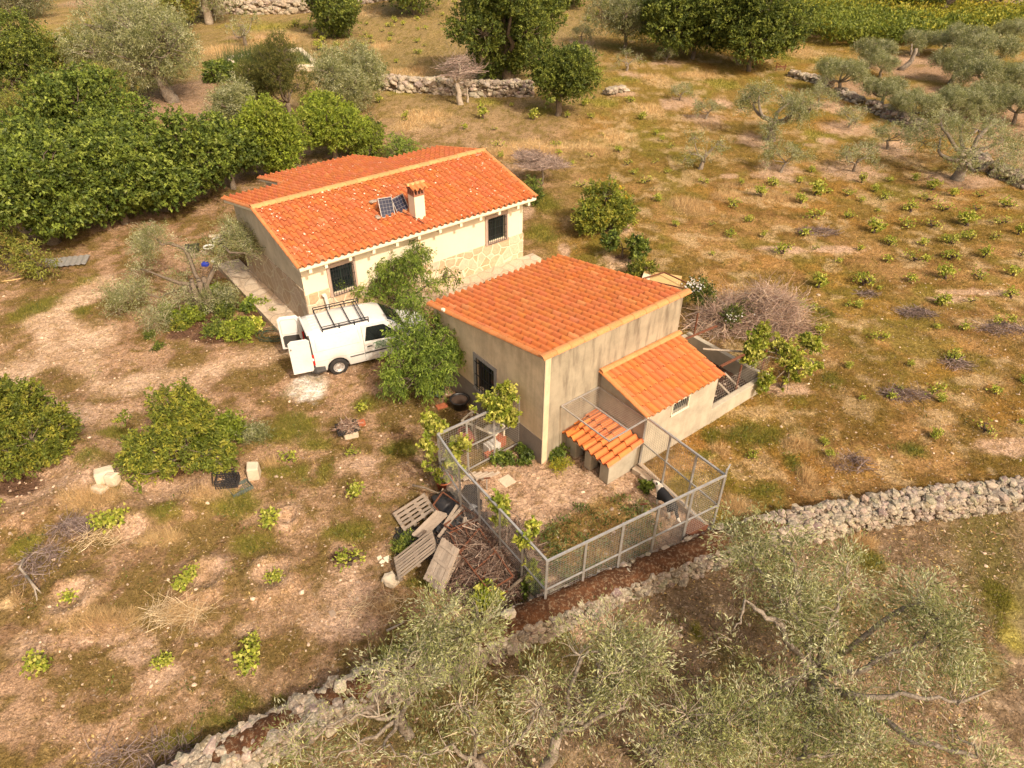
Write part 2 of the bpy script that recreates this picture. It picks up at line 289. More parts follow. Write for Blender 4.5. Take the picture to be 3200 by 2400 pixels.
GREEN = E2(R2, [(1400, 1290, 100, 60), (1390, 1480, 90, 60), (1060, 640, 90, 25), (1900, 500, 130, 30), (1750, 430, 100, 20), (1780, 640, 100, 30), (1400, 700, 90, 30), (500, 580, 90, 15)]) \
    + E2(B4, [(500, 1230, 180, 100), (1010, 870, 70, 50), (250, 1230, 60, 50), (200, 1350, 90, 30), (600, 1560, 110, 60), (960, 460, 50, 40), (1500, 1330, 110, 50), (750, 1400, 60, 40)]) \
    + E2(B1, [(1560, 420, 140, 90), (1620, 640, 90, 50), (1660, 500, 90, 30), (1500, 640, 110, 30), (1250, 820, 120, 60), (900, 880, 100, 50), (1850, 950, 140, 50), (470, 600, 60, 60), (600, 440, 80, 30), (1950, 270, 70, 50), (1720, 640, 60, 70), (650, 740, 30, 40), (2150, 510, 90, 40), (1350, 1010, 130, 50), (140, 1040, 70, 60)]) \
    + E2(B2, [(620, 860, 150, 70), (480, 960, 160, 70), (280, 1060, 130, 60), (800, 840, 60, 40), (1400, 590, 110, 50), (1440, 30, 40, 60), (1560, 210, 110, 25)]) \
    + E2(R3, [(1900, 150, 460, 70), (2100, 90, 200, 40), (1000, 390, 120, 30), (900, 860, 80, 40), (100, 1000, 90, 40), (1500, 60, 120, 25), (700, 350, 60, 40), (1900, 1100, 60, 15), (300, 530, 120, 30)]) \
    + E2(B3, [(140, 680, 60, 60), (1500, 370, 90, 50), (2100, 540, 70, 70), (800, 1000, 40, 60), (1000, 60, 70, 70), (700, 700, 30, 60), (2150, 720, 60, 80)]) \
    + E2(R1, [(160, 190, 130, 40), (680, 130, 130, 25), (1650, 170, 250, 30), (1500, 250, 100, 25)]) + E2(R4, [(250, 830, 120, 90), (620, 620, 90, 40), (560, 830, 70, 50)])
SOIL = E2(R4, [(1760, 880, 180, 60), (1450, 900, 160, 60), (1560, 980, 200, 60), (1250, 960, 90, 60)]) + E2(B1, [(110, 690, 110, 60), (900, 640, 90, 28), (1820, 1090, 60, 30)]) + E2(R2, [(1750, 1420, 110, 22), (1900, 1610, 45, 14)])
TRACK = [at(*R4(*q))[:2] for q in [(700, 640), (600, 680), (480, 760), (350, 870), (430, 960), (620, 1010), (420, 1130), (230, 1200), (100, 1290)]]
TRACK2 = [at(*R4(*q))[:2] for q in [(420, 1130), (700, 1330), (1000, 1350), (1300, 1290), (1600, 1200), (1950, 1110)]]
WET = [at(*Z1(*q))[:2] for q in [(170, 850), (250, 930), (330, 1020), (430, 1110), (520, 1185)]]
ASH = E2(B1, [(1640, 195, 110, 70)]); ASHC = E2(B1, [(1655, 210, 65, 45)])
RUNP = None
HO = np.array([-7.0776, 20.9662]); HT = .6625; SO = np.array([.8522, 14.7956]); ST = .6679
def sw(s, d, z=0.): # shed frame: s along its street wall, d outwards from it
    return np.array([SO[0]+s*math.cos(ST)+d*math.sin(ST), SO[1]+s*math.sin(ST)-d*math.cos(ST), z])
def hw(x, y, z=0.):
    return np.array([HO[0]+x*math.cos(HT)-y*math.sin(HT), HO[1]+x*math.sin(HT)+y*math.cos(HT), z])
def loc2(P, o, t):
    d = P-o; return d[:, 0]*math.cos(t)+d[:, 1]*math.sin(t), -d[:, 0]*math.sin(t)+d[:, 1]*math.cos(t)
def bl(P, lst, soft=.55, warp=None):
    w_ = np.zeros(len(P))
    for cx, cy, rx, ry in lst:
        r = np.hypot((P[:, 0]-cx)/rx, (P[:, 1]-cy)/ry)+warp; w_ = np.maximum(w_, np.clip((1.25-r)/soft, 0, 1))
    return w_
def sm(x, a, b): t = np.clip((x-a)/(b-a), 0, 1); return t*t*(3-2*t)
def C(*v): return np.array(v)
def lerp(a, b, t): return a+(b-a)*t[:, None]
def zone(P):
    "ground colour and plant density at P (N,2)"
    wp = (fbm(P, .9, 5)-.5)*2.1; wp2 = (fbm(P, 3.2, 4, 40)-.5)*2.6
    n1 = fbm(P, .22, 4, 5); n2 = fbm(P, .8, 4, 9); n3 = fbm(P, 3.0, 4, 31); n4 = vn(P, 9, 3)
    far = sm(P[:, 1], 32, 60)
    se = sm(wall_y(P[:, 0])-P[:, 1], -.1, .5); left = sm(-P[:, 0]+(P[:, 1]-14)*.15, -2, 3)*(1-se)
    dirt = lerp(C(.37, .235, .145)[None], C(.22, .13, .07)[None], sm(n2, .38, .62)); dirt = np.broadcast_to(dirt, (len(P), 3))
    c = lerp(dirt, C(.20, .145, .048), sm(n1*.6+n2*.4, .40, .56)*.85)
    c = lerp(c, C(.40, .28, .14), sm(n3, .52, .66)*.6)
    c = lerp(c, lerp(dirt*1.0+.01, C(.185, .125, .045)[None]+dirt*0, sm(n2*.55+n3*.45, .47, .55)), left*.85)
    ser = lerp(C(.165, .115, .070)+dirt*0, C(.36, .26, .175), sm(n3*.6+n2*.4, .48, .58)); ser = lerp(ser, C(.15, .13, .04), sm(n1*.5+n2*.5, .44, .56)*.8)
    c = lerp(c, ser, se*.9)
    c = lerp(c, lerp(C(.20, .17, .045)+dirt*0, C(.36, .27, .12), sm(n2, .45, .62)), far*.55)
    rf = (1-left)*(1-se); m1 = fbm(P, .45, 4, 210); m2 = fbm(P, 1.1, 4, 222)
    c = c*(1-rf[:, None]*(1-C(.86, .80, .52)))
    c = lerp(c, C(.165, .145, .022), sm(m1, .50, .62)*.62*rf); c = lerp(c, C(.34, .175, .045), sm(fbm(P, .38, 4, 77), .54, .68)*.5*rf); c = lerp(c, C(.46, .33, .18), sm(m2, .53, .66)*.7*rf)
    wpale = bl(P, PALE, .55, wp*.6+wp2*.45); wbare = bl(P, BARE, .5, wp*.5); wst = bl(P, STRAW, .8, wp*.6+wp2*.4); wg = bl(P, GREEN, .8, wp*.7+wp2*.6); ws = bl(P, SOIL, .4, wp*.5+wp2*.3)
    trk = np.maximum(sm(-seg_dist(P, TRACK)+wp*.9, -1.15, -.4), sm(-seg_dist(P, TRACK2)+wp*.9, -1.0, -.2)*.85)
    c = lerp(c, C(.29, .25, .05)*(.7+.6*n3[:, None]), wg*.8); c = lerp(c, C(.56, .40, .21)*(.75+.5*n3[:, None]), wst*.85)
    c = lerp(c, C(.34, .225, .15)*(.8+.4*n3[:, None]), wbare*.85); c = lerp(c, lerp(C(.50, .34, .235)+dirt*0, C(.42, .28, .185), sm(n3, .4, .6)), wpale*.85)
    c = lerp(c, lerp(C(.56, .40, .275)+dirt*0, C(.46, .31, .20), sm(n2, .4, .65)), trk*.9)
    c = lerp(c, C(.095, .05, .032)*(.7+.7*n3[:, None]), ws*.9)
    wet = sm(-seg_dist(P, WET)+wp*.3, -.55, -.3); c = lerp(c, C(.12, .065, .045), wet*.85)
    ash = bl(P, ASH, .4, wp*.6); c = lerp(c, C(.50, .42, .33), ash*.8); ac = bl(P, ASHC, .7, wp2*1.5); c = lerp(c, C(.72, .68, .62), ac*.85)
    # kennel yard, poultry run, under buildings
    s, t = loc2(P, SO, ST); d = -t
    yard = sm(s+wp2*.06, -3.1, -2.95)*sm(-s, -2.05, -1.95)*sm(d, -1, -.8)*sm(-d-.08*(s-2), -4.75, -4.5)
    yc = lerp(C(.47, .32, .215)+dirt*0, C(.38, .25, .165), sm(n3, .42, .6)); yg = np.clip(1.2-np.hypot((s+.7)/2.0, (d-3.0)/1.15)+wp*.5, 0, 1)
    yc = lerp(yc, C(.34, .22, .07)*(.7+.6*n3[:, None]), sm(yg, .1, .5)*.85); c = lerp(c, yc, yard)
    run = sm(s, 5.25, 5.35)*sm(-s, -8.3, -8.2)*sm(d, -1.6, -1.5)*sm(-d, -1.8, -1.7); c = lerp(c, C(.10, .058, .042)*(.7+.6*n3[:, None]), run)
    bare = np.clip(np.maximum.reduce([wpale*.9, trk*1.06, wbare*.9, ws, wet, ash, yard*(1-sm(yg, .1, .5)), run, wst*0]), 0, 1)
    hx_, hy_ = loc2(P, HO, HT); inb = (((hx_ > -.1) & (hx_ < 10.2) & (hy_ > -.1) & (hy_ < 10.5)) | ((s > 0) & (s < 5.3) & (d < 0) & (d > -5.45)) | ((s > .9) & (s < 5.3) & (d >= 0) & (d < 1.8)))
    dg = np.clip(sm(n2*.5+n3*.5, .42, .62)*.8+wg*1.2+.12, 0, 1.6)*(1-bare*.93); dg = dg*(1-se*.1); ds = np.clip(sm(n3*.5+n1*.5, .45, .65)*.4+wst*1.8+.1, 0, 2.2)*(1-bare*.85)
    dg[inb] = 0; ds[inb] = 0
    return c*(.86+.28*n4[:, None]), dg, ds, wg, wst, far, se, bare
MOUNDS = [(at(*B1(*q[:2]))[:2], q[2], q[3]) for q in [(150, 700, 2.0, .28), (900, 700, 1.7, .26), (1440, 1190, .7, .16), (1090, 1200, .7, .16), (370, 1310, .7, .16), (1530, 880, .4, .12)]] + [(at(*R2(1780, 1430))[:2], 1.3, .14), (at(*R2(1890, 1620))[:2], 1.0, .12)]
def gz(P):
    P = np.atleast_2d(np.asarray(P, float))[:, :2]; z = (fbm(P, .35, 3, 60)-.5)*.18+(fbm(P, 2.2, 3, 90)-.5)*.05
    for c_, r, h in MOUNDS:
        d = np.linalg.norm(P-c_, axis=1)/r; z = z+h*np.exp(-((d-.75)/.32)**2)-h*.6*np.exp(-(d/.45)**2)
    s, t = loc2(P, SO, ST); hx_, hy_ = loc2(P, HO, HT)
    k = np.maximum(sm(s, -3.6, -3)*sm(-s, -6, -5.4)*sm(-t, -6, -5)*sm(t, -5, -4.6), sm(hx_, -1.5, -.5)*sm(-hx_, -11, -10.3)*sm(hy_, -1.2, -.6)*sm(-hy_, -11.5, -10.6))
    return z*(1-k*.85)-.02*k
def axis_pts(lo, hi, st, ext_lo, ext_hi, g=1.06):
    a = list(np.arange(lo, hi, st)); s = st
    while a[-1] < ext_hi: s *= g; a.append(a[-1]+s)
    s = st
    while a[0] > ext_lo: s *= g; a.insert(0, a[0]-s)
    return np.array(a)
gx = axis_pts(-15, 15, .075, -500, 500, 1.035); gy = axis_pts(7, 27, .075, -40, 900, 1.02)
X, Y = np.meshgrid(gx, gy); GP = np.c_[X.ravel(), Y.ravel()]
nx, ny = len(gx), len(gy); gc = zone(GP)[0]; gzv = gz(GP)
i = np.arange((nx-1)*(ny-1)); r_, c_ = i//(nx-1), i % (nx-1); q = r_*nx+c_
def ground_mat():
    m = mat('soil_and_litter', attr=True, rough=1, spec=.05); t = m.node_tree; N = t.nodes; L = t.links; b = N['Principled BSDF']; cur = b.inputs['Base Color'].links[0].from_socket
    tc = N.new('ShaderNodeTexCoord'); hs = []
    for scl, st, lo, hi, cc, mode in [(3.2, 1., .50, .60, (.66, .64, .50), 'MULTIPLY'), (9, 1.0, .50, .58, (1.45, 1.45, 1.45), 'MULTIPLY'), (15, 1.0, .51, .58, (.45, .42, .38), 'MULTIPLY'), (34, 1.0, .55, .60, (1.9, 1.85, 1.8), 'MULTIPLY')]:
        n = N.new('ShaderNodeTexNoise'); n.inputs['Scale'].default_value = scl; n.inputs['Detail'].default_value = 6; n.inputs['Roughness'].default_value = .7; L.new(tc.outputs['Object'], n.inputs[0])
        r = N.new('ShaderNodeMapRange'); r.inputs[1].default_value = lo; r.inputs[2].default_value = hi; r.inputs[4].default_value = st; L.new(n.outputs[0], r.inputs[0])
        x = N.new('ShaderNodeMix'); x.data_type = 'RGBA'; x.blend_type = mode; L.new(r.outputs[0], x.inputs[0]); L.new(cur, x.inputs[6]); x.inputs[7].default_value = (*cc, 1)
        # pull the overlay colour halfway to the ground colour so bare soil stays pale
        y = N.new('ShaderNodeMix'); y.data_type = 'RGBA'; y.inputs[0].default_value = .25; L.new(x.outputs[2], y.inputs[6]); L.new(cur, y.inputs[7]); cur = y.outputs[2]; hs.append(n)
    L.new(cur, b.inputs['Base Color']); bp = N.new('ShaderNodeBump'); bp.inputs['Strength'].default_value = 1; bp.inputs['Distance'].default_value = .05; L.new(hs[1].outputs[0], bp.inputs['Height'])
    b2 = N.new('ShaderNodeBump'); b2.inputs['Strength'].default_value = .8; b2.inputs['Distance'].default_value = .12; L.new(hs[0].outputs[0], b2.inputs['Height']); L.new(bp.outputs[0], b2.inputs['Normal']); L.new(b2.outputs[0], b.inputs['Normal']); return m
g = link_mesh('ground', np.c_[GP, gzv], np.stack([q, q+1, q+nx+1, q+nx], 1), ground_mat(), colr=gc, smooth=True); g['kind'] = 'structure'
# ---------------------------------------------------------------- grass, straw, litter, pebbles (countless)
def rand_view(n, y0, y1, rs, power=1.0):
    y = y0+(y1-y0)*rs.rand(n)**power; hw_ = 3.6+y*.80; return np.c_[(rs.rand(n)*2-1)*hw_, y]
def blades(P, n, L, Wd, lean, colr, rs, wind=(0.25, -.1)):
    "n blades at each P; each a thin triangle"
    k = len(P); B = np.repeat(P, n, 0)+rs.normal(0, 1, (k*n, 2))*.035*(1+L.mean()*2); Lr = np.repeat(L, n)*rs.uniform(.5, 1.2, k*n); a = rs.rand(k*n)*2*PI; ln = np.repeat(lean, n)*rs.uniform(.3, 1.3, k*n)
    z = gz(B)-.01; dx, dy = np.cos(a)*ln+wind[0]*.5, np.sin(a)*ln+wind[1]*.5; up = 1/np.sqrt(1+dx*dx+dy*dy)
    tip = np.c_[B[:, 0]+dx*Lr*up, B[:, 1]+dy*Lr*up, z+Lr*up]; b2 = rs.rand(k*n)*2*PI; wd = np.repeat(Wd, n)*.5; ox, oy = np.cos(b2)*wd, np.sin(b2)*wd
    V = np.stack([np.c_[B[:, 0]-ox, B[:, 1]-oy, z], np.c_[B[:, 0]+ox, B[:, 1]+oy, z], tip], 1).reshape(-1, 3)
    c = np.repeat(np.repeat(colr, n, 0)*rs.uniform(.75, 1.3, (k*n, 1)), 3, 0); return V, c
def grow(name, label, parts, m):
    V = np.concatenate([p[0] for p in parts]); c = np.concatenate([p[1] for p in parts]); o = link_mesh(name, V, np.arange(len(V)).reshape(-1, 3), m, colr=np.clip(c, 0, 1)); o['kind'] = 'stuff'; return o
rs = np.random.RandomState(5); gp_, sp_ = [], []
for (y0, y1, n, sc_) in ((5.5, 14, 150000, 1.0), (14, 24, 230000, 1.15), (24, 42, 230000, 1.6), (42, 75, 130000, 2.4), (75, 130, 50000, 4.0)):
    P = rand_view(n, y0, y1, rs, .9); zc, dg, ds, wg, wst, far, se, bare = zone(P); u = rs.rand(n)
    k = u < dg*.8; Q = P[k]; big = wg[k]; L_ = (.045+.06*rs.rand(k.sum())+.10*big)*(1+.25*(sc_-1)); h = rs.rand(k.sum(), 1)
    cc = (1-h)*C(.15, .125, .032)+h*C(.27, .20, .06); gcol = (1-h)*C(.10, .115, .02)+h*C(.21, .21, .035); cc = cc*(1-big[:, None])+gcol*big[:, None]; cc = cc*.75+.35*zc[k]
    gp_.append(blades(Q, 3, L_, np.full(len(Q), .013*sc_), np.full(len(Q), .9), cc, rs))
    k = (rs.rand(n) < ds*.6); Q = P[k]; big = np.clip(wst[k], 0, 1); L_ = (.07+.10*rs.rand(k.sum())+.25*big)*(1+.2*(sc_-1)); h = rs.rand(k.sum(), 1)
    cc = ((1-h)*C(.38, .24, .10)+h*C(.62, .45, .22))*(.80+.25*big[:, None]); sp_.append(blades(Q, 3, L_, np.full(len(Q), .011*sc_), np.full(len(Q), 1.4)-.5*big, cc*.52+.48*zc[k]*1.25, rs, (.5, -.15)))
grow('green_grass', None, gp_, M['dryleaf']); grow('dry_grass', None, sp_, M['dryleaf'])
# fine litter: dead leaves, straw bits, chips lying flat
P = rand_view(60000, 5.5, 24, rs, .9); zc, dg, ds, wg, wst, far, se, bare = zone(P); k = rs.rand(len(P)) < (.25+.5*se+.1*ds)*(1-.92*bare); P = P[k]; n = len(P); z = gz(P)+.008
a = rs.rand(n)*2*PI; L_ = rs.uniform(.02, .06, n); W_ = L_*rs.uniform(.12, .5, n); dx, dy = np.cos(a), np.sin(a); tz = rs.normal(0, .25, n)*L_
V = np.stack([np.c_[P[:, 0]+dx*L_, P[:, 1]+dy*L_, z+tz], np.c_[P[:, 0]-dy*W_, P[:, 1]+dx*W_, z+.005], np.c_[P[:, 0]-dx*L_, P[:, 1]-dy*L_, z-tz*.2], np.c_[P[:, 0]+dy*W_, P[:, 1]-dx*W_, z+.005]], 1).reshape(-1, 3)
h = rs.rand(n, 1); cc = np.where(h < .45, C(.50, .38, .26), np.where(h < .8, C(.33, .19, .10), C(.62, .45, .18)))*rs.uniform(.7, 1.25, (n, 1))
o = link_mesh('leaf_litter', V, np.arange(n*4).reshape(-1, 4), M['dryleaf'], colr=np.repeat(np.clip(cc, 0, 1), 4, 0)); o['kind'] = 'stuff'
def ico(sub):
    import bmesh
    b = bmesh.new(); bmesh.ops.create_icosphere(b, subdivisions=sub, radius=1); V = np.array([v.co[:] for v in b.verts]); Fc = np.array([[v.index for v in f.verts] for f in b.faces]); b.free(); return V, Fc
ICO1, ICO2 = ico(1), ico(2)
def stones(P3, S, rs, base=ICO1, colr=None, flat=.65, ang=.35, rot=True):
    "angular stones: P3 (N,3) centres, S (N,) or (N,3) radii"
    V0, F0 = base; n = len(P3); nv = len(V0); S = np.asarray(S, float)
    if S.ndim == 1: S = np.c_[S*rs.uniform(.8, 1.3, n), S*rs.uniform(.7, 1.1, n), S*flat*rs.uniform(.7, 1.2, n)]
    V = np.broadcast_to(V0, (n, nv, 3)).copy(); V *= 1+rs.uniform(-ang, ang*.7, (n, nv, 1)); V = np.sign(V)*np.abs(V)**.8
    V *= S[:, None, :]
    if rot:
        a = rs.rand(n)*2*PI; ca, sa = np.cos(a)[:, None], np.sin(a)[:, None]; x, y = V[..., 0]*ca-V[..., 1]*sa, V[..., 0]*sa+V[..., 1]*ca
        t_ = rs.normal(0, .25, n)[:, None]; z = V[..., 2]*np.cos(t_)+x*np.sin(t_); x = x*np.cos(t_)-V[..., 2]*np.sin(t_); V = np.stack([x, y, z], 2)
    V += P3[:, None, :]; Fc = (F0[None]+(np.arange(n)*nv)[:, None, None]).reshape(-1, 3)
    if colr is None: colr = C(.45, .38, .29)*rs.uniform(.65, 1.35, (n, 1))*np.array([1, 1, 1])+rs.normal(0, .015, (n, 3))
    return V.reshape(-1, 3), Fc, np.repeat(np.clip(colr, .02, .9), nv, 0)
P = rand_view(9000, 5.5, 26, rs, .9); zc, dg, ds, wg, wst, far, se, bare = zone(P); k = rs.rand(len(P)) < .3+.6*bare; P = P[k]
V, Fc, cc = stones(np.c_[P, gz(P)], rs.gamma(2.2, .008, len(P))+.006, rs, colr=C(.58, .43, .31)*rs.uniform(.6, 1.3, (len(P), 1)))
o = link_mesh('pebbles', V, Fc, M['twig'], colr=cc); o['kind'] = 'stuff'
# ---------------------------------------------------------------- tiled roofs
def tiles(name, nu, nv, pitch, course, frame, m, parent, rs, base=(.55, .17, .055), barrel=.64, hgt=.10, keep=None, var=.11, trim=None, flip=False):
    """barrel-and-pan tiles. frame(u,v,h)->xyz ; u across, v up the slope from the eave"""
    K = 10; V = []; Fc = []; Cc = []; n = 0
    us = np.linspace(0, 1, K); prof = np.where(us < barrel, np.sin(PI*us/barrel)**.8*hgt, -.008*np.sin(PI*(us-barrel)/(1-barrel)))
    for i in range(nu):
        for j in range(nv):
            if keep and not keep(i, j): continue
            jx, jh, tl = rs.normal(0, .003), rs.normal(0, .003), rs.normal(0, .003)
            c = np.array(base)*rs.uniform(1-var, 1+var)*np.array([1, rs.uniform(.9, 1.12), rs.uniform(.8, 1.3)])
            if rs.rand() < .04: c = c*C(1.1, 1.3, 1.5)
            v0 = j*course-.02+tl; v1 = (j+1)*course+.03
            if trim: v1 = min(v1, trim)
            lo = frame(i*pitch+us*pitch+jx, np.full(K, v0), prof*1.06+.044+jh); hi = frame(i*pitch+us*pitch+jx, np.full(K, v1), prof*.92+.000+jh); lip = frame(i*pitch+us*pitch+jx, np.full(K, v0+.004), prof*1.06-.002+jh)
            V += [lo, hi, lip, lo+0]; cv = np.broadcast_to(c, (4*K, 3)).copy(); cv[2*K:] *= .38; Cc.append(cv)  # lips darkened: contact shade between tile courses painted into the colour
            for k in range(K-1): Fc.append((n+k, n+k+1, n+K+k+1, n+K+k)); Fc.append((n+2*K+k, n+2*K+k+1, n+3*K+k+1, n+3*K+k))
            n += 4*K
    Fc = np.array(Fc)
    if flip: Fc = Fc[:, ::-1]
    return link_mesh(name, np.concatenate(V), Fc, m, parent, colr=np.concatenate(Cc), smooth=True)
def half_tube_row(name, a, b, r, seg, m, parent, rs, up=(0, 0, 1), arc=1.0, base=None):
    "row of overlapping half-round ridge tiles from a to b"
    a = np.array(a, float); b = np.array(b, float); L = np.linalg.norm(b-a); n = max(1, round(L/seg)); d = (b-a)/L; up = np.array(up, float); x = np.cross(d, up); x /= np.linalg.norm(x); up = np.cross(x, d); mb = MB(); K = 9
    for i in range(n):
        t0 = i*L/n-.02; t1 = (i+1)*L/n+.02; r0 = r*1.06; r1 = r*.94; V = []
        for t, rr in ((t0, r0), (t1, r1)):
            for an in np.linspace(-PI/2*arc, PI/2*arc, K): V.append(a+d*t+x*math.sin(an)*rr+up*(math.cos(an)*rr*.75)+rs.normal(0, .0015, 3))
        for an in np.linspace(-PI/2*arc, PI/2*arc, K): V.append(a+d*(t0+.001)+x*math.sin(an)*(rr-.01)+up*(math.cos(an)*(rr-.02)*.75))
        mb.add(V, [(k, k+1, K+k+1, K+k) for k in range(K-1)]+[(2*K+k, 2*K+k+1, k+1, k) for k in range(K-1)], (base if base is not None else C(.6, .25, .09))*rs.uniform(.85, 1.15))
    return mb.build(name, m, parent)
M['ridge_attr'] = mat('ridge_tile_row', attr=True, rough=.8, n1=(5, .5, (.48, .2, .08)), n2=(30, .3, (.55, .36, .2)), bump=(30, .3, .005), spec=.2)
def house_tile_mat():
    m = mat('lichened_roof_tile', attr=True, rough=.8, n1=(1.1, .35, (.50, .17, .07)), n2=(16, .3, (.36, .13, .06)), bump=(40, .3, .004), spec=.2)
    t = m.node_tree; N = t.nodes; L = t.links; b = N['Principled BSDF']; cur = b.inputs['Base Color'].links[0].from_socket
    tc = N.new('ShaderNodeTexCoord'); n = N.new('ShaderNodeTexNoise'); n.inputs['Scale'].default_value = 6.5; n.inputs['Detail'].default_value = 3; L.new(tc.outputs['Object'], n.inputs[0])
    n2 = N.new('ShaderNodeTexNoise'); n2.inputs['Scale'].default_value = 1.4; L.new(tc.outputs['Object'], n2.inputs[0]); ad = N.new('ShaderNodeMath'); ad.operation = 'MULTIPLY_ADD'; ad.inputs[1].default_value = .35; L.new(n2.outputs[0], ad.inputs[0]); L.new(n.outputs[0], ad.inputs[2])
    r = N.new('ShaderNodeMapRange'); r.inputs[1].default_value = .885; r.inputs[2].default_value = .90; r.inputs[4].default_value = .8; L.new(ad.outputs[0], r.inputs[0])
    x = N.new('ShaderNodeMix'); x.data_type = 'RGBA'; x.inputs[7].default_value = (.72, .60, .46, 1); L.new(r.outputs[0], x.inputs[0]); L.new(cur, x.inputs[6]); L.new(x.outputs[2], b.inputs['Base Color']); return m
M['house_tile'] = house_tile_mat()
M['lichen'] = mat('pale_mortar_flake', (.78, .66, .5), .9)
rs = np.random.RandomState(21)
# ---------------------------------------------------------------- farmhouse
HL, HWF, HWR, ZF, ZR, ZB = 10.16, 3.60, 3.45, 2.9726, 3.8645, 3.0852
house = empty('farmhouse', (HO[0], HO[1], 0), HT, 'long cream farmhouse with orange tiled gable roof, chimney and stone plinth', 'house')
mf, mb_ = (ZR-ZF)/HWF, (ZB-ZR)/HWR
def roofz(y): return ZF+mf*y if y < HWF else ZR+mb_*(y-HWF)
x0, x1, yf, yb = .22, 9.94, .59, 6.65
def gable_poly(x, t, zb=0.):
    m = MB(); m.prism([(x, yf+.0, zb), (x, HWF, zb), (x, yb, zb), (x, yb, roofz(yb)-.12), (x, HWF, ZR-.12), (x, yf, roofz(yf)-.12)], (t, 0, 0)); return m
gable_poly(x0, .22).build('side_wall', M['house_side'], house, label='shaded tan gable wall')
gable_poly(x1-.22, .22).build('side_wall', M['plaster_cream'], house)
# front wall with two window openings
wt = roofz(yf)-.12; fw = MB(); xa, xb = x0+.222, x1-.222
WIN = [(1.27, 2.12), (8.15, 9.02)]; zs, zt = 1.33, 2.36
fw.bx(xa, xb, yf, yf+.25, 0, zs); fw.bx(xa, xb, yf, yf+.25, zt, wt)
for a, b in ((xa, WIN[0][0]), (WIN[0][1], WIN[1][0]), (WIN[1][1], xb)): fw.bx(a, b, yf, yf+.25, zs, zt)
fw.build('front_wall', M['plaster_cream'], house)
MB().bx(x0+.22, x1-.22, yb-.22, yb, 0, roofz(yb)-.12).build('rear_wall', M['plaster_cream'], house)
MB().bx(x0-.0, x0+.222, yf-.003, yf+.0, 0, wt).build('corner_strip', M['plaster_cream'], house); MB().bx(x1-.222, x1, yf-.003, yf, 0, wt).build('corner_strip', M['plaster_cream'], house)
# stone plinths (proud of the wall)
mp = MB(); mp.bx(1.22, x1+.03, yf-.035, yf-.004, 0, 1.27); mp.bx(x0-.03, 1.21, yf-.036, yf-.004, 0, 1.62); mp.build('stone_plinth', M['clad'], house)
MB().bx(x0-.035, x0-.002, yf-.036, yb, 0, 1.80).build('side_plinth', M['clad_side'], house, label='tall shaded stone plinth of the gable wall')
MB().bx(x1+.002, x1+.035, yf-.036, yb, 0, 1.27).build('stone_plinth', M['clad'], house)
for k, (a, b) in enumerate(WIN):
    w_ = empty('window', (0, 0, 0)); w_.parent = house; s = MB(); t = .13
    s.bx(a-t, a, yf-.05, yf+.06, zs-.01, zt+t); s.bx(b, b+t, yf-.05, yf+.06, zs-.01, zt+t); s.bx(a, b, yf-.05, yf+.06, zt, zt+t); s.bx(a-t-.02, b+t+.02, yf-.08, yf+.05, zs-.09, zs-.011)
    s.build('stone_surround', M['brownstone'], w_); gm = MB(); gm.bx(a, b, yf+.13, yf+.14, zs, zt); gm.build('pane', M['glass'], w_)
    fr = MB(); 
    for xx in (a+.02, (a+b)/2, b-.02): fr.bx(xx-.02, xx+.02, yf+.10, yf+.128, zs, zt)
    fr.bx(a, b, yf+.098, yf+.126, zs, zs+.04).bx(a, b, yf+.098, yf+.126, zt-.04, zt); fr.build('sash', mat('dark_green_sash', (.03, .045, .035), .5), w_)
    gr = MB(); n = 9
    for i in range(n+1): xx = a-.02+(b-a+.04)*i/n; gr.beam((xx, yf-.09, zs-.06), (xx, yf-.09, zt+.02), .016)
    for zz in (zs-.05, zs+.28, zs+.62, zt-.08): gr.beam((a-.03, yf-.095, zz), (b+.03, yf-.095, zz), .02, .008)
    for xx in (a-.02, b+.02):
        for zz in (zs+.1, zt-.1): gr.beam((xx, yf-.09, zz), (xx, yf-.04, zz), .015)
    gr.build('grille', M['black_iron'], w_)
# roof
def frF(u, v, h): L_ = math.hypot(1, mf); return np.c_[u, v/L_-mf/L_*h, ZF+mf*v/L_+h/L_]
def frB(u, v, h): L_ = math.hypot(1, mb_); return np.c_[u, 7.05-v/L_-mb_/L_*h, ZB-mb_*v/L_+h/L_]
def frE(u, v, h): L_ = math.hypot(1, mb_); return np.c_[2.6+u, 10.32-v/L_-mb_/L_*h, (ZB+mb_*3.27)-mb_*v/L_+h/L_]
roof = MB(); T = .09
roof.add([(0, 0, ZF-.02), (HL, 0, ZF-.02), (HL, HWF, ZR-.02), (0, HWF, ZR-.02), (0, 7.05, ZB-.02), (HL, 7.05, ZB-.02)]+[(0, 0, ZF-.02-T), (HL, 0, ZF-.02-T), (HL, HWF, ZR-.02-T), (0, HWF, ZR-.02-T), (0, 7.05, ZB-.02-T), (HL, 7.05, ZB-.02-T)],
  [(0, 1, 2, 3), (3, 2, 5, 4), (6, 9, 8, 7), (9, 10, 11, 8), (0, 6, 7, 1), (4, 5, 11, 10), (0, 3, 9, 6), (3, 4, 10, 9), (1, 7, 8, 2), (2, 8, 11, 5)])
slab = roof.build('roof', M['white_trim'], house)
nc = 41; pt = HL/nc; lf = math.hypot(HWF, ZR-ZF); lb = math.hypot(HWR, ZR-ZB)
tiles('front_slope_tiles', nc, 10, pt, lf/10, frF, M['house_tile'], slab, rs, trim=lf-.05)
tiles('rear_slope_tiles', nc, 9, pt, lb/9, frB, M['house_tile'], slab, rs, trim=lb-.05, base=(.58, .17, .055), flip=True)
half_tube_row('ridge_tiles', (-.03, HWF, ZR+.03), (HL+.03, HWF, ZR+.03), .15, .46, M['ridge_attr'], slab, rs, base=C(.62, .27, .10))
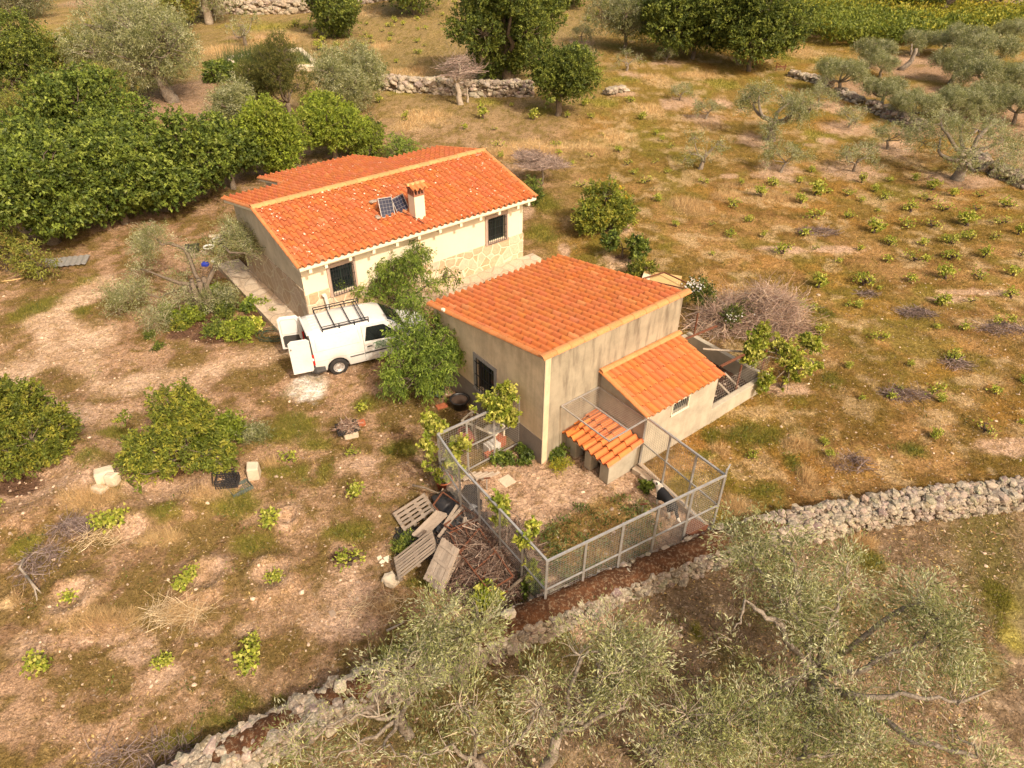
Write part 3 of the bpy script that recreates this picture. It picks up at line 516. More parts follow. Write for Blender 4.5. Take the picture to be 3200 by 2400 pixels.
for xx in (0.0, HL): half_tube_row('verge_tiles', (xx, -.02, ZF+.035), (xx, HWF, ZR+.035), .085, .37, M['ridge_attr'], slab, rs, base=C(.60, .2, .06)); half_tube_row('verge_tiles', (xx, 7.07, ZB+.035), (xx, HWF, ZR+.035), .085, .37, M['ridge_attr'], slab, rs, base=C(.60, .2, .06))
fl = MB()
for _ in range(150):
    x_ = rs.rand()*HL; v = rs.rand()**.7*lf*.97; cl = rs.randint(1, 3)
    if fbm(np.array([[x_, v, 0.]]), .7, 3, 3)[0] < .45: continue
    for k in range(cl):
        p = frF(np.array([x_+rs.normal(0, .05)]), np.array([max(.05, v+rs.normal(0, .06))]), np.array([.085]))[0]; r_ = rs.uniform(.012, .04); n = 6
        pts = [(p[0]+math.cos(q_*2*PI/n)*r_*rs.uniform(.5, 1.4), p[1]+math.sin(q_*2*PI/n)*r_*rs.uniform(.5, 1.6), p[2]+math.sin(q_*2*PI/n)*r_*mf+rs.uniform(-.005, .01)) for q_ in range(n)]; fl.poly(pts)
fl.build('mortar_flakes', M['lichen'], slab)['kind'] = 'stuff'
# eaves board, rafter ends
MB().bx(0, HL, .03, .62, ZF-.145, ZF-.113).build('eaves_board', M['white_trim'], house)
for xb_ in (.39, .97, 1.88, 2.8, 3.75, 4.68, 5.6, 6.54, 7.46, 8.37, 9.3, 9.85):
    MB().bx(xb_-.055, xb_+.055, .06, yf-.04, ZF-.31, ZF-.148).build('rafter_end', M['white_trim'], house, bevel=.008)
# rear wing
ez = ZB+mb_*3.27; rw = MB()
for (xa_, xb2) in ((2.75, 2.95), (7.15, 7.35)):
    rw.prism([(xa_, yb+.002, 0), (xa_, 10.0, 0), (xa_, 10.0, ez-.0), (xa_, yb+.002, roofz(yb)-.15)], (xb2-xa_, 0, 0))
rw.bx(2.95, 7.15, 9.8, 10.0, 0, ez+.0); wing = rw.build('rear_wing', M['house_side'], house)
s2 = MB(); s2.prism([(2.6, 7.052, ZB-.025), (7.45, 7.052, ZB-.025), (7.45, 10.32, ez-.025), (2.6, 10.32, ez-.025)], (0, 0, -.08)); s2.build('wing_roof_slab', M['white_trim'], wing)
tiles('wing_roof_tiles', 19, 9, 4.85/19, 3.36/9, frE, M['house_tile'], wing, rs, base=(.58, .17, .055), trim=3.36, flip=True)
half_tube_row('verge_tiles', (2.6, 10.34, ez+.03), (2.6, 7.1, ZB+.03), .085, .37, M['ridge_attr'], wing, rs, base=C(.6, .2, .06))
# chimney
ch = MB(); ch.bx(4.92, 5.34, .63, 1.08, 2.9, 4.05); chim = ch.build('chimney', M['plaster_cream'], house)
cb = MB(); cb.bx(4.90, 5.36, .61, 1.10, 4.052, 4.10)
for xx in (4.91, 5.04, 5.17, 5.30):
    for yy in (.62, 1.04): cb.bx(xx, xx+.05, yy, yy+.05, 4.10, 4.26)
for yy in (.76, .90):
    for xx in (4.91, 5.30): cb.bx(xx, xx+.05, yy, yy+.05, 4.10, 4.26)
cb.bx(4.89, 5.37, .60, 1.11, 4.26, 4.29); cb.build('brick_vent', mat('chimney_brick', (.34, .15, .09), .9, n1=(14, .5, (.22, .09, .06))), chim)
MB().bx(4.97, 5.29, .68, 1.03, 4.06, 4.25).build('flue_opening', M['black_iron'], chim)
def frC(sgn):
    return lambda u, v, h: np.c_[4.82+u, .855+sgn*(.36-v*.80), 4.30+v*.36+h*.8]
for sgn in (-1, 1): tiles('cap_tiles', 3, 1, .21, .36, frC(sgn), M['tile'], chim, rs, base=(.62, .2, .06))
half_tube_row('cap_ridge', (4.78, .855, 4.44), (5.48, .855, 4.44), .09, .35, M['ridge_attr'], chim, rs, base=C(.68, .33, .13))
# concrete step around the house
wk = MB(); wk.prism([(-.02, 7.7, -.1), (-.02, -.25, -.1), (.18, -.25, -.1), (.18, 7.7, -.1)], (0, 0, .30)); wk.prism([(.182, -.05, -.1), (10.5, -.05, -.1), (10.5, yf-.04, -.1), (.182, yf-.04, -.1)], (0, 0, .28)); wk.bx(-.75, -.021, -.1, 7.72, -.1, .199)
wko = wk.build('concrete_walkway', M['paving'], None); wko.location = (HO[0], HO[1], 0); wko.rotation_euler = (0, 0, HT); wko['kind'] = 'structure'
def ht_(name, m_, mats, label, cat, smooth=False, group=None, bevel=0):
    o = m_.build(name, mats, None, smooth, bevel, label, cat, group); o.location = (HO[0], HO[1], 0); o.rotation_euler = (0, 0, HT); return o
# solar panels
def solar_mat():
    m = bpy.data.materials.new('solar_cells'); m.use_nodes = True; N = m.node_tree.nodes; L = m.node_tree.links; b = N['Principled BSDF']; b.inputs['Roughness'].default_value = .18
    uv = N.new('ShaderNodeTexCoord'); br = N.new('ShaderNodeTexBrick'); br.offset = 0; br.inputs['Scale'].default_value = 1; br.inputs['Brick Width'].default_value = .128; br.inputs['Row Height'].default_value = .128; br.inputs['Mortar Size'].default_value = .0035; br.inputs['Mortar Smooth'].default_value = .3
    br.inputs['Color1'].default_value = (.018, .022, .045, 1); br.inputs['Color2'].default_value = (.028, .03, .055, 1); br.inputs['Mortar'].default_value = (.30, .29, .29, 1); L.new(uv.outputs['Object'], br.inputs['Vector']); L.new(br.outputs[0], b.inputs['Base Color']); return m
M['solar'] = solar_mat()
def panel(c, ex, ey, wx, wy, lab):
    "c centre (house frame), ex along width, ey up"
    ex = np.array(ex, float); ex /= np.linalg.norm(ex); ey = np.array(ey, float); ey -= ex*(ex@ey); ey /= np.linalg.norm(ey); ez_ = np.cross(ex, ey)
    r = empty('solar_panel', (0, 0, 0), 0, lab, 'solar panel', 'solar panels on the farmhouse roof')
    Mx = Matrix(((ex[0], ey[0], ez_[0], c[0]), (ex[1], ey[1], ez_[1], c[1]), (ex[2], ey[2], ez_[2], c[2]), (0, 0, 0, 1))); r.matrix_world = Matrix.Translation((HO[0], HO[1], 0)) @ Matrix.Rotation(HT, 4, 'Z') @ Mx
    MB().bx(-wx/2+.015, wx/2-.015, -wy/2+.015, wy/2-.015, -.006, .006).build('cell_sheet', M['solar'], r)
    f = MB(); f.bx(-wx/2, wx/2, -wy/2, -wy/2+.018, -.02, .012).bx(-wx/2, wx/2, wy/2-.018, wy/2, -.02, .012).bx(-wx/2, -wx/2+.018, -wy/2+.018, wy/2-.018, -.02, .012).bx(wx/2-.018, wx/2, -wy/2+.018, wy/2-.018, -.02, .012); f.build('frame', M['galv'], r)
    for sx in (-.8, .8): l = MB().beam((sx*wx/2, wy/2-.03, -.02), (sx*wx/2, wy/2-.30, -.42), .02).build('support_leg', M['galv'], r)
panel((4.14, 1.36, 3.62), (1, -.02, -.10), (0, .30, .64), .57, .70, 'left of two solar panels propped up on the tiled roof, facing the front')
panel((4.72, 1.36, 3.60), (1, .16, .12), (0, .22, .52), .56, .60, 'right of two solar panels on the roof, smaller and next to the chimney')
for i, (x_, y_, lab) in enumerate(((4.02, 2.15, 'flat grey stone weighing down cables above the solar panels'), (3.70, 1.25, 'flat grey stone weight below the left solar panel'))):
    V, Fc, cc = stones(np.array([[x_, y_, roofz(y_)+.11]]), np.array([[.20, .11, .045]]), rs, base=ICO2, colr=C(.38, .30, .23)[None], ang=.12); o = link_mesh('stone_weight', V, Fc, M['stone'], colr=cc); o.location = (HO[0], HO[1], 0); o.rotation_euler = (0, 0, HT); tag(o, lab, 'stone', 'stones on the farmhouse roof')
cab = MB().tube([(4.6, 1.2, 3.4), (4.9, .6, 3.25), (5.0, .3, 3.15), (5.08, .02, 3.07)], .014, 6); ht_('black_cable', cab, M['black_iron'], 'black cable running from the solar panels down the roof tiles', 'cable', True)
ht_('yellow_cable', MB().tube([(4.97, .57, 2.82), (4.98, .565, 2.0), (4.97, .55, 1.27), (4.97, .53, .2)], .012, 6), mat('yellow_sheath', (.5, .3, .05), .6), 'thin yellow cable running down the cream front wall', 'cable', True)
dp = MB().box((.93, .42, .75), (.11, .09, 1.50), R=Matrix.Rotation(-.08, 3, 'Y')).box((.84, .42, 1.50), (.14, .1, .06)); ht_('white_pipe', dp, M['white_plastic'], 'tall white painted board leaning on the house wall behind the van', 'board', bevel=.008)
# ---------------------------------------------------------------- shed
shed = empty('stone_shed', (SO[0], SO[1], 0), ST, 'tall rendered shed with bright orange single slope tiled roof and lean-to', 'shed')
SL, SWd, Z1_, Z2_ = 5.30, 5.417, 3.7843, 2.7864
def sz(y): return Z1_+(Z2_-Z1_)*y/SWd
m_ = MB(); m_.bx(.2, SL, 0, .2, 0, Z1_-.03); m_.build('street_wall', M['shed_plaster'], shed, label='high grey-stained wall')
m_ = MB(); wy0, wy1, wz0, wz1 = 2.2, 3.1, .92, 2.05 # window in the end wall (x=0)
def trap(x, ya, yb_, z0=None, z1=None, t=.2):
    za, zb = (sz(ya)-.05 if z1 is None else z1), (sz(yb_)-.05 if z1 is None else z1); z0 = 0 if z0 is None else z0
    m_.prism([(x, ya, z0), (x, yb_, z0), (x, yb_, zb), (x, ya, za)], (t, 0, 0))
trap(0, 0, wy0); trap(0, wy1, SWd-.05); trap(0, wy0, wy1, 0, wz0); trap(0, wy0, wy1, wz1)
m_.build('end_wall', M['shed_plaster_side'], shed)
m_ = MB(); trap(SL-.2, .2, SWd-.25); m_.build('end_wall', M['shed_plaster'], shed)
MB().bx(.2, SL, SWd-.25, SWd-.05, 0, Z2_-.05).build('rear_wall', M['shed_plaster_side'], shed)
MB().bx(-.012, -.001, -.012, SWd-.05, 0, .90).build('grey_plinth', M['grey_render'], shed)
MB().bx(-.016, .006, -.016, -.001, .0, 3.70).build('corner_bead', M['bead'], shed)
w_ = empty('window'); w_.parent = shed; f = MB(); t = .13
f.bx(-.03, .03, wy0-t, wy0, wz0-.02, wz1+t).bx(-.03, .03, wy1, wy1+t, wz0-.02, wz1+t).bx(-.03, .03, wy0, wy1, wz1, wz1+t).bx(-.06, .03, wy0-t, wy1+t, wz0-.10, wz0-.021); f.build('cement_surround', mat('cement', (.31, .28, .25), .95, n1=(12, .6, (.2, .17, .15)), bump=(50, .5, .006)), w_)
MB().bx(.14, .15, wy0, wy1, wz0, wz1).build('pane', M['glass'], w_)
f = MB(); f.bx(.10, .138, (wy0+wy1)/2-.02, (wy0+wy1)/2+.02, wz0, wz1).bx(.10, .138, wy0, wy0+.04, wz0, wz1).bx(.10, .138, wy1-.04, wy1, wz0, wz1); f.build('sash', mat('brown_sash', (.06, .045, .035), .6), w_)
g_ = MB()
for i in range(7): yy = wy0+(wy1-wy0)*(i+.5)/7; g_.beam((-.05, yy, wz0-.04), (-.05, yy, wz1+.03), .016)
for zz in (wz0+.12, wz0+.55, wz1-.12): g_.beam((-.055, wy0-.03, zz), (-.055, wy1+.03, zz), .025, .008)
g_.build('grille', M['black_iron'], w_)
ms = (Z1_-Z2_)/SWd; ls = math.hypot(SWd, Z1_-Z2_)
def frS(u, v, h): L_ = math.hypot(1, ms); return np.c_[-.09+u, SWd-v/L_+ms/L_*h, Z2_+ms*v/L_+h/L_]
sb = MB().prism([(-.06, -.04, Z1_-.02), (SL+.05, -.04, Z1_-.02), (SL+.05, SWd, Z2_-.03), (-.06, SWd, Z2_-.03)], (0, 0, -.07)).build('roof', M['concrete'], shed)
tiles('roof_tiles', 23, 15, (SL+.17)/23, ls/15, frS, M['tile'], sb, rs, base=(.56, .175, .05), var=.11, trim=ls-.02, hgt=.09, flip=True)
half_tube_row('verge_tiles', (-.09, SWd+.02, Z2_+.03), (-.09, 0, Z1_+.03), .095, .37, M['ridge_attr'], sb, rs, base=C(.58, .19, .05))
half_tube_row('ridge_tiles', (-.16, -.03, Z1_+.005), (SL+.15, -.03, Z1_+.005), .125, .45, M['ridge_attr'], sb, rs, base=C(.58, .22, .075))
MB().box((-.12, 4.55, Z2_+.22), (.12, .22, .10)).build('mortar_lump', M['white_trim'], sb, bevel=.03)
# lean-to (s 2.1..5.3, d 0..1.78)
lt = empty('lean_to'); lt.parent = shed; l0, l1, ld = 2.14, 5.22, 1.78
zh, zl = 2.38, 1.93
m_ = MB(); ww = (3.25, 3.93, 1.36, 1.74)
m_.bx(l0, l1, -ld, -ld+.16, 0, ww[2]).bx(l0, ww[0], -ld, -ld+.16, ww[2], ww[3]).bx(ww[1], l1, -ld, -ld+.16, ww[2], ww[3]).bx(l0, l1, -ld, -ld+.16, ww[3], zl-.02); m_.build('outer_wall', M['lean_plaster'], lt)
MB().bx(l0+.002, l1-.002, -ld-.006, -ld-.001, 1.02, zl-.03).bx(l0-.002, l0+.001, -ld-.004, -ld+.1, 1.02, 1.9).build('whitewash', M['whitewash'], lt) if False else None
for xx in (l0, l1-.16): MB().prism([(xx, -ld+.162, 0), (xx, -.002, 0), (xx, -.002, zh-.05), (xx, -ld+.162, zl-.02)], (.16, 0, 0)).build('side_wall', M['lean_plaster'], lt)
f = MB(); a, b, c_, d_ = ww; f.bx(a-.04, b+.04, -ld-.04, -ld-.004, c_-.05, c_).bx(a-.03, a, -ld-.02, -ld-.003, c_, d_).bx(b, b+.03, -ld-.02, -ld-.003, c_, d_).bx(a, b, -ld-.02, -ld-.003, d_, d_+.02); fw_ = f.build('window', M['white_trim'], lt)
MB().bx(a, b, -ld+.09, -ld+.10, c_, d_).build('pane', M['glass'], fw_); g_ = MB()
for i in range(8): xx = a+(b-a)*(i+.5)/8; g_.beam((xx, -ld-.012, c_), (xx, -ld-.012, d_), .014)
g_.build('grille', M['galv'], fw_)
ml = (zh-zl)/ld; tl = math.hypot(ld+.1, ml*(ld+.1))
def frL(u, v, h): L_ = math.hypot(1, ml); return np.c_[l0-.05+u, -(ld+.12)+v/L_-ml/L_*h, zl-.03+ml*v/L_+h/L_]
ls_ = MB().prism([(l0-.03, -ld-.08, zl-.03), (l1+.08, -ld-.08, zl-.03), (l1+.08, -.003, zh-.03), (l0-.03, -.003, zh-.03)], (0, 0, -.05)).build('lean_to_roof', M['white_trim'], lt)
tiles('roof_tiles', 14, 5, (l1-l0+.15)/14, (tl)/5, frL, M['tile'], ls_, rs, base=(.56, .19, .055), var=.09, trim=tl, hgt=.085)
half_tube_row('verge_tiles', (l0-.05, -ld-.12, zl+.02), (l0-.05, -.02, zh+.02), .085, .37, M['ridge_attr'], ls_, rs, base=C(.60, .21, .06))
half_tube_row('ridge_tiles', (l0-.1, -.07, zh+.05), (l1+.1, -.07, zh+.05), .10, .45, M['ridge_attr'], ls_, rs, base=C(.58, .23, .08))
def at_shed(name, m_, mats, label=None, cat=None, smooth=False, group=None, bevel=0):
    o = m_.build(name, mats, None, smooth, bevel, label, cat, group); o.location = (SO[0], SO[1], 0); o.rotation_euler = (0, 0, ST); return o
# low wall of the poultry run
lw = MB().bx(5.222, 8.2, -1.78, -1.60, -.1, .56).bx(8.02, 8.2, -1.598, 1.6, -.1, .50).bx(5.36, 8.0, 1.5, 1.65, -.1, .45); at_shed('low_wall', lw, M['lean_plaster'], 'low pale rendered wall round the dark poultry run beside the shed', 'wall', bevel=.015)
# kennel
kn = empty('dog_kennel', (SO[0], SO[1], 0), ST, 'low concrete dog kennel with two openings under orange barrel tiles', 'kennel')
k0, k1 = .93, 2.12; kw = MB(); kw.bx(k0, k1, -1.75, -1.60, 0, .80); kw.build('end_wall', M['lean_plaster'], kn)
zk0, zk1 = .74, .98
kw = MB()
for (ya, yb2) in ((-1.598, -1.42), (-1.05, -.80), (-.42, -.01)): kw.bx(k0, k0+.30, ya, yb2, 0, .66)
kw.bx(k0, k0+.28, -1.598, -.01, .661, .76); kw.build('pier', M['lean_plaster'], kn)
MB().bx(1.9, 1.95, -1.59, -.01, 0, .85).build('back_board', M['black_iron'], kn)
mk = (zk1-zk0)/1.3; 
def frK(u, v, h): return np.c_[.76+v*.985, -1.88+u-.0, zk0+.06+mk*v*.985+h]
ks = MB().prism([(.80, -1.85, zk0+.03), (.80, 0, zk0+.03), (k1, 0, zk1+.02), (k1, -1.85, zk1+.02)], (0, 0, -.045)).build('kennel_roof', M['concrete'], kn)
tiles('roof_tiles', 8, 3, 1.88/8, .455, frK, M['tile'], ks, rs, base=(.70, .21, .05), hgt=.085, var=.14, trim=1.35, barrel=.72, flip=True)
MB().beam((.8, -.12, .95), (2.0, -.25, 1.15), .02).beam((.95, -.3, 1.0), (1.6, -.05, 1.12), .018).build('fallen_rod', M['rust'], ks)
# ---------------------------------------------------------------- wire fence of the dog yard
def wires(mb, A, B, h0a, h1a, h0b, h1b, stp=.075, w_=.0042):
    A = np.array(A, float); B = np.array(B, float); L = np.linalg.norm(B-A); n = int(L/stp)
    for i in range(n+1): t = i/n; P = A+(B-A)*t; a = h0a+(h0b-h0a)*t; b = h1a+(h1b-h1a)*t; mb.beam((P[0], P[1], a), (P[0], P[1], b), w_)
    k = int((h1a-h0a)/stp)
    for j in range(k+1): u = j/k; mb.beam((A[0], A[1], h0a+(h1a-h0a)*u), (B[0], B[1], h0b+(h1b-h0b)*u), w_)
fence = empty('yard_fence', tuple(sw(-3, 3)), 0, 'galvanised steel mesh fence enclosing the dog yard on posts and rails', 'fence')
FO = Vector(sw(-3, 3))
def fchild(name, mb, m): 
    o = mb.build(name, m, fence); o.location = -FO; return o
CR = sw(1.80, 4.66); CF = sw(-3.20, 3.93); CL0 = sw(-3.02, .35); CL = sw(-2.78, .93-1.9+2.0*0+.0); CL = sw(-2.74, -1.02); AT = sw(2.16, 1.78); GW = sw(0.02, -1.03)
def run_(A, B, ha, hb, nposts, base=-.05, posts=True, first=True):
    A = np.array(A); B = np.array(B)
    for i in range(0 if first else 1, nposts+1):
        P = A+(B-A)*i/nposts; h = ha+(hb-ha)*i/nposts; fchild('post', MB().beam((P[0], P[1], -.1), (P[0], P[1], h), .05), M['galv'])
    d = (B-A)/np.linalg.norm(B-A); n_ = np.array([-d[1], d[0], 0])*.0
    for frac, wd in ((1.0, .05), (.50, .035), (.06, .035)):
        fchild('rail', MB().beam((A[0], A[1], ha*frac+.0), (B[0], B[1], hb*frac), wd, wd*.9), M['galv'])
    mb = MB(); off = np.array([d[1], -d[0], 0])*.032; wires(mb, A+off, B+off, .03, ha-.03, .03, hb-.03); fchild('mesh_panel', mb, M['wire'])
run_(AT, CR, 1.82, 2.08, 3); run_(CR, CF, 2.08, 1.98, 5, first=False); run_(CF, CL0, 1.98, 2.0, 4, first=False); run_(CL0, CL, 2.0, 1.9, 1, first=False); run_(CL, GW, 1.9, 1.80, 3, first=False)
# overhead frame at the kennel
oh = MB(); z_ = 1.86; q4 = [sw(.62, .04, z_), sw(2.05, .04, z_), sw(2.07, 1.86, z_), sw(.64, 1.88, z_)]
for i in range(4): oh.beam(q4[i], q4[(i+1) % 4], .035)
oh.beam((q4[0]+q4[1])/2, (q4[2]+q4[3])/2, .028); fchild('roof_frame', oh, M['galv']); mb = MB()
for i in range(26): t = i/25; mb.beam(q4[0]*(1-t)+q4[3]*t, q4[1]*(1-t)+q4[2]*t, .004)
for i in range(20): t = i/19; mb.beam(q4[0]*(1-t)+q4[1]*t, q4[3]*(1-t)+q4[2]*t, .004)
fchild('roof_mesh', mb, M['wire'])
fchild('brace', MB().beam(CR, CR+np.array([0, 0, 2.28]), .04).beam(CR+np.array([0, 0, 2.2]), CR+np.array([.1, .12, 2.34]), .03), M['galv'])
# concrete kerb under the fence
kb = MB()
for A, B in ((AT, CR), (CR, CF), (CF, CL0), (CL0, CL)): kb.beam((A[0], A[1], .02), (B[0], B[1], .02), .14, .22)
o = kb.build('concrete_kerb', M['concrete'], None, label='thin concrete kerb running under the wire dog fence', cat='kerb')
# ---------------------------------------------------------------- vehicles
def loft(stations, ring, m, name, parent, capf=True, capr=True, mats=None):
    mb = MB(); R = [np.array(ring(*s)) for s in stations]; n = len(R[0])
    V = np.concatenate(R); Fc = [(i*n+j, i*n+j+1, (i+1)*n+j+1, (i+1)*n+j) for i in range(len(R)-1) for j in range(n-1)]
    if capr: Fc.append(tuple(range(n)))
    if capf: Fc.append(tuple((len(R)-1)*n+j for j in range(n))[::-1])
    mb.add(V, Fc); return mb.build(name, m, parent, True)
def ring_(x, zb, zbelt, zt, wb, wt):
    h = [(wb*.96, zb), (wb, zb+.12), (wb*1.005, (zb+zbelt)/2+.05), (wb*.985, zbelt), (wt+(wb-wt)*.30, zbelt+(zt-zbelt)*.55), (wt, zt-.09*min(1, (zt-zbelt)/.5)), (wt*.90, zt-.03*min(1, (zt-zbelt)/.5)), (wt*.55, zt-.005), (0, zt)]
    return [(x, -y, z) for y, z in h]+[(x, y, z) for y, z in h[-2::-1]]
def arch(x, zb, wheels, r=.37):
    for w_ in wheels:
        if abs(x-w_) < r: return max(zb, .31+math.sqrt(max(0, r*r-(x-w_)**2)))
    return zb
def wheel(parent, x, y, r=.31, side=-1, w_=.19):
    wh = empty('wheel', (x, y, r)); wh.parent = parent
    prof = [(.19, -.5), (.27, -.5), (.305, -.42), (.31, -.25), (.31, .25), (.305, .42), (.27, .5), (.19, .5)]
    MB().lathe([(a*r/.31, b*w_) for a, b in prof], n=28, axis='y').build('tyre', M['rubber'], wh, True)
    s = side; rp = [(.0, .28), (.05, .30), (.07, .22), (.13, .20), (.15, .34), (.175, .36), (.195, .48), (.195, -.4)]
    rm = MB().lathe([(a*r/.31, s*b*w_) for a, b in rp], n=28, axis='y').build('rim', M['rim'], wh, True)
    hs = MB()
    for k in range(12): an = k*PI/6; hs.box((math.cos(an)*.142, s*.30*w_, math.sin(an)*.142), (.022, .012, .022), R=Matrix.Rotation(-an, 3, 'Y'))
    hs.build('vent_holes', M['black_iron'], wh)
    return wh
M['crease'] = mat('panel_shadow_gap', (.35, .33, .3), .5)
vt = math.radians(25.5); van = empty('panel_van', (-6.12, 19.84, 0), vt, 'white panel van with open rear doors, black roof rack and green lettering', 'van')
WL = (0, 2.70); xs = sorted(set([-.78, -.74, -.6, -.45, -.39, -.36, -.33, -.28, -.2, -.1, 0, .1, .2, .28, .33, .36, .39, .6, .9, 1.2, 1.5, 1.8, 2.0, 2.15, 2.3, 2.34, 2.37, 2.42, 2.5, 2.6, 2.7, 2.8, 2.9, 2.98, 3.03, 3.07, 3.12, 3.2, 3.3, 3.38, 3.42]))
def vst(x):
    zt = np.interp(x, [-.78, -.74, -.5, .3, 1.2, 1.7, 1.95, 2.4, 2.68, 3.1, 3.32, 3.42], [1.66, 1.69, 1.72, 1.74, 1.72, 1.66, 1.56, 1.18, 1.04, .95, .84, .72])
    zb_ = np.interp(x, [-.78, 3.42], [.30, .26]); zbelt = np.interp(x, [-.78, 1.0, 2.4, 2.7, 3.2, 3.42], [1.02, 1.0, .98, .90, .78, .62]); zbelt = min(zbelt, zt-.06)
    wb = np.interp(x, [-.78, -.6, 2.7, 3.1, 3.42], [.80, .835, .835, .79, .62]); wt = np.interp(x, [-.78, 0, 1.7, 2.3, 2.7, 3.1, 3.42], [.66, .69, .66, .66, .72, .70, .50])
    return (x, arch(x, zb_, WL), zbelt, zt, wb, wt)
body = loft([vst(x) for x in xs], ring_, M['white_paint'], 'body', van, capr=False)
# underside / cargo box
cb = MB(); cb.bx(-.77, -.76, -.79, .79, .30, .52); cb.build('rear_sill', M['darkplastic'], van)
MB().bx(-.74, 2.3, -.76, .76, .30, .36).build('floor', M['darkplastic'], van)
ci = MB(); ci.bx(-.74, 1.0, -.70, -.68, .36, 1.15).bx(-.74, 1.0, .68, .70, .36, 1.15).bx(.98, 1.0, -.60, .60, .36, 1.5); ci.build('cargo_lining', mat('cargo_lining', (.10, .095, .09), .8), van)
def side_pt(x, f, z):  # point on van side at x, height z (near side sign f)
    s = vst(x); zb_, zbelt, zt, wb, wt = s[1:]
    pts = [(wb*.96, zb_), (wb, zb_+.12), (wb*1.005, (zb_+zbelt)/2+.05), (wb*.985, zbelt), (wt+(wb-wt)*.30, zbelt+(zt-zbelt)*.55), (wt, zt-.09)]
    return np.array([x, f*(np.interp(z, [p[1] for p in pts], [p[0] for p in pts])), z])
def decal(name, pts, f, m, parent, off=.006, th=.004, name_=None):
    "patch on the van flank following its curve; pts (x,z) polygon, gridded"
    mb = MB(); P = np.array(pts); n = 10; lo, hi = P[:, 0].min(), P[:, 0].max()
    def zr_(x):
        zs_ = []
        for a, b in zip(P, np.roll(P, -1, 0)):
            if (a[0]-x)*(b[0]-x) <= 0 and abs(a[0]-b[0]) > 1e-9: zs_.append(a[1]+(b[1]-a[1])*(x-a[0])/(b[0]-a[0]))
        return min(zs_), max(zs_)
    V = []; K = 5
    for i in range(n+1):
        x = min(max(lo+(hi-lo)*i/n, lo+1e-4), hi-1e-4); z0, z1 = zr_(x)
        for k in range(K+1): p = side_pt(x, f, z0+(z1-z0)*k/K); p[1] += f*off; V.append(p)
    mb.add(V, [(i*(K+1)+k, (i+1)*(K+1)+k, (i+1)*(K+1)+k+1, i*(K+1)+k+1) for i in range(n) for k in range(K)]); return mb.build(name, m, parent, True)
for f in (-1, 1):
    o_ = decal('front_door', [(.93, .34), (2.28, .72), (2.28, .98), (1.72, 1.60), (.93, 1.62)], f, M['white_paint'], van, .004)
    decal('window', [(.98, 1.06), (2.17, 1.00), (2.10, 1.12), (1.68, 1.50), (1.04, 1.52)], f, M['car_glass'], o_, .008)
    sm_ = MB(); a_ = [side_pt(.93, f, z)+np.array([0, f*.006, 0]) for z in (.34, .6, .8, 1.0, 1.2, 1.4, 1.6)]; sm_.tube(a_, .006, 5); sm_.build('door_seam', M['darkplastic'], o_)
    decal('trim_strip', [(.93, .60), (2.25, .60), (2.25, .655), (.93, .655)], f, M['darkplastic'], o_, .016)
    MB().beam(side_pt(1.02, f, .86)+np.array([0, f*.02, 0]), side_pt(1.2, f, .86)+np.array([0, f*.02, 0]), .025, .03).build('handle', M['darkplastic'], o_)
    MB().beam(side_pt(2.15, f, 1.03)+np.array([0, f*.09, .03]), side_pt(2.15, f, 1.03)+np.array([0, f*.09, .19]), .14, .16).build('wing_mirror', M['darkplastic'], van)
    bp_ = MB(); bp_.tube([(-.80, f*.0+f*.55, .40), (-.80, f*.74, .40), (-.72, f*.83, .40), (-.44, f*.845, .40)], [.13, .13, .13, .10], 8); bp_.build('bumper_corner', M['darkplastic'], van)
    tl_ = MB(); tl_.beam((-.76, f*.80, .62), (-.76, f*.79, 1.02), .09, .06); tlo = tl_.build('tail_light', M['red_lens'], van, bevel=.01); MB().beam((-.775, f*.805, .80), (-.775, f*.80, .90), .075, .05).build('reversing_lens', M['clear_lens'], tlo)
    MB().tube([(-.765, f*.795, .45), (-.77, f*.78, 1.03), (-.775, f*.70, 1.5), (-.775, f*.62, 1.64)], [.035, .035, .03, .03], 8).build('rear_pillar', M['white_paint'] if f > 0 else M['darkplastic'], van)
    hl = MB(); hl.add([(3.16, f*.74, .70), (3.33, f*.60, .66), (3.31, f*.60, .80), (3.14, f*.74, .86), (3.10, f*.78, .82)], [(0, 1, 2, 3, 4)]); hl.build('headlight', M['clear_lens'], van)
MB().tube([(-.785, -.62, 1.655), (-.785, .62, 1.655)], .035, 8).build('rear_header', M['white_paint'], van)
ws_ = []; 
for x in (1.86, 2.0, 2.15, 2.3, 2.44):
    s = vst(x); R_ = ring_(*s)[5:12]; ws_.append([(p[0]+.012, p[1]*.92, p[2]+.014) for p in R_])
V = np.concatenate([np.array(w_) for w_ in ws_]); K = 7
MB().add(V, [(i*K+j, i*K+j+1, (i+1)*K+j+1, (i+1)*K+j) for i in range(4) for j in range(K-1)]).build('windscreen', M['car_glass'], van, True)
MB().beam((2.42, -.5, 1.20), (2.25, .05, 1.35), .02).beam((2.42, .1, 1.20), (2.25, .6, 1.33), .02).build('wiper', M['black_iron'], van)
fb = MB(); fb.tube([(2.95, -.80, .42), (3.30, -.70, .42), (3.45, -.3, .42), (3.45, .3, .42), (3.30, .70, .42), (2.95, .80, .42)], [.10, .14, .15, .15, .14, .10], 8); fb.build('front_bumper', M['darkplastic'], van, True)
for x in WL:
    for f in (-1, 1): wheel(van, x, f*.74, .31, f)
al = MB()
for x in WL:
    for f in (-1, 1): pass
for x in WL: MB().cyl((x, -.70, .31), .36, .02, 20, axis='y').build('wheel_well', M['rubber'], van); MB().cyl((x, .68, .31), .36, .02, 20, axis='y').build('wheel_well', M['rubber'], van)
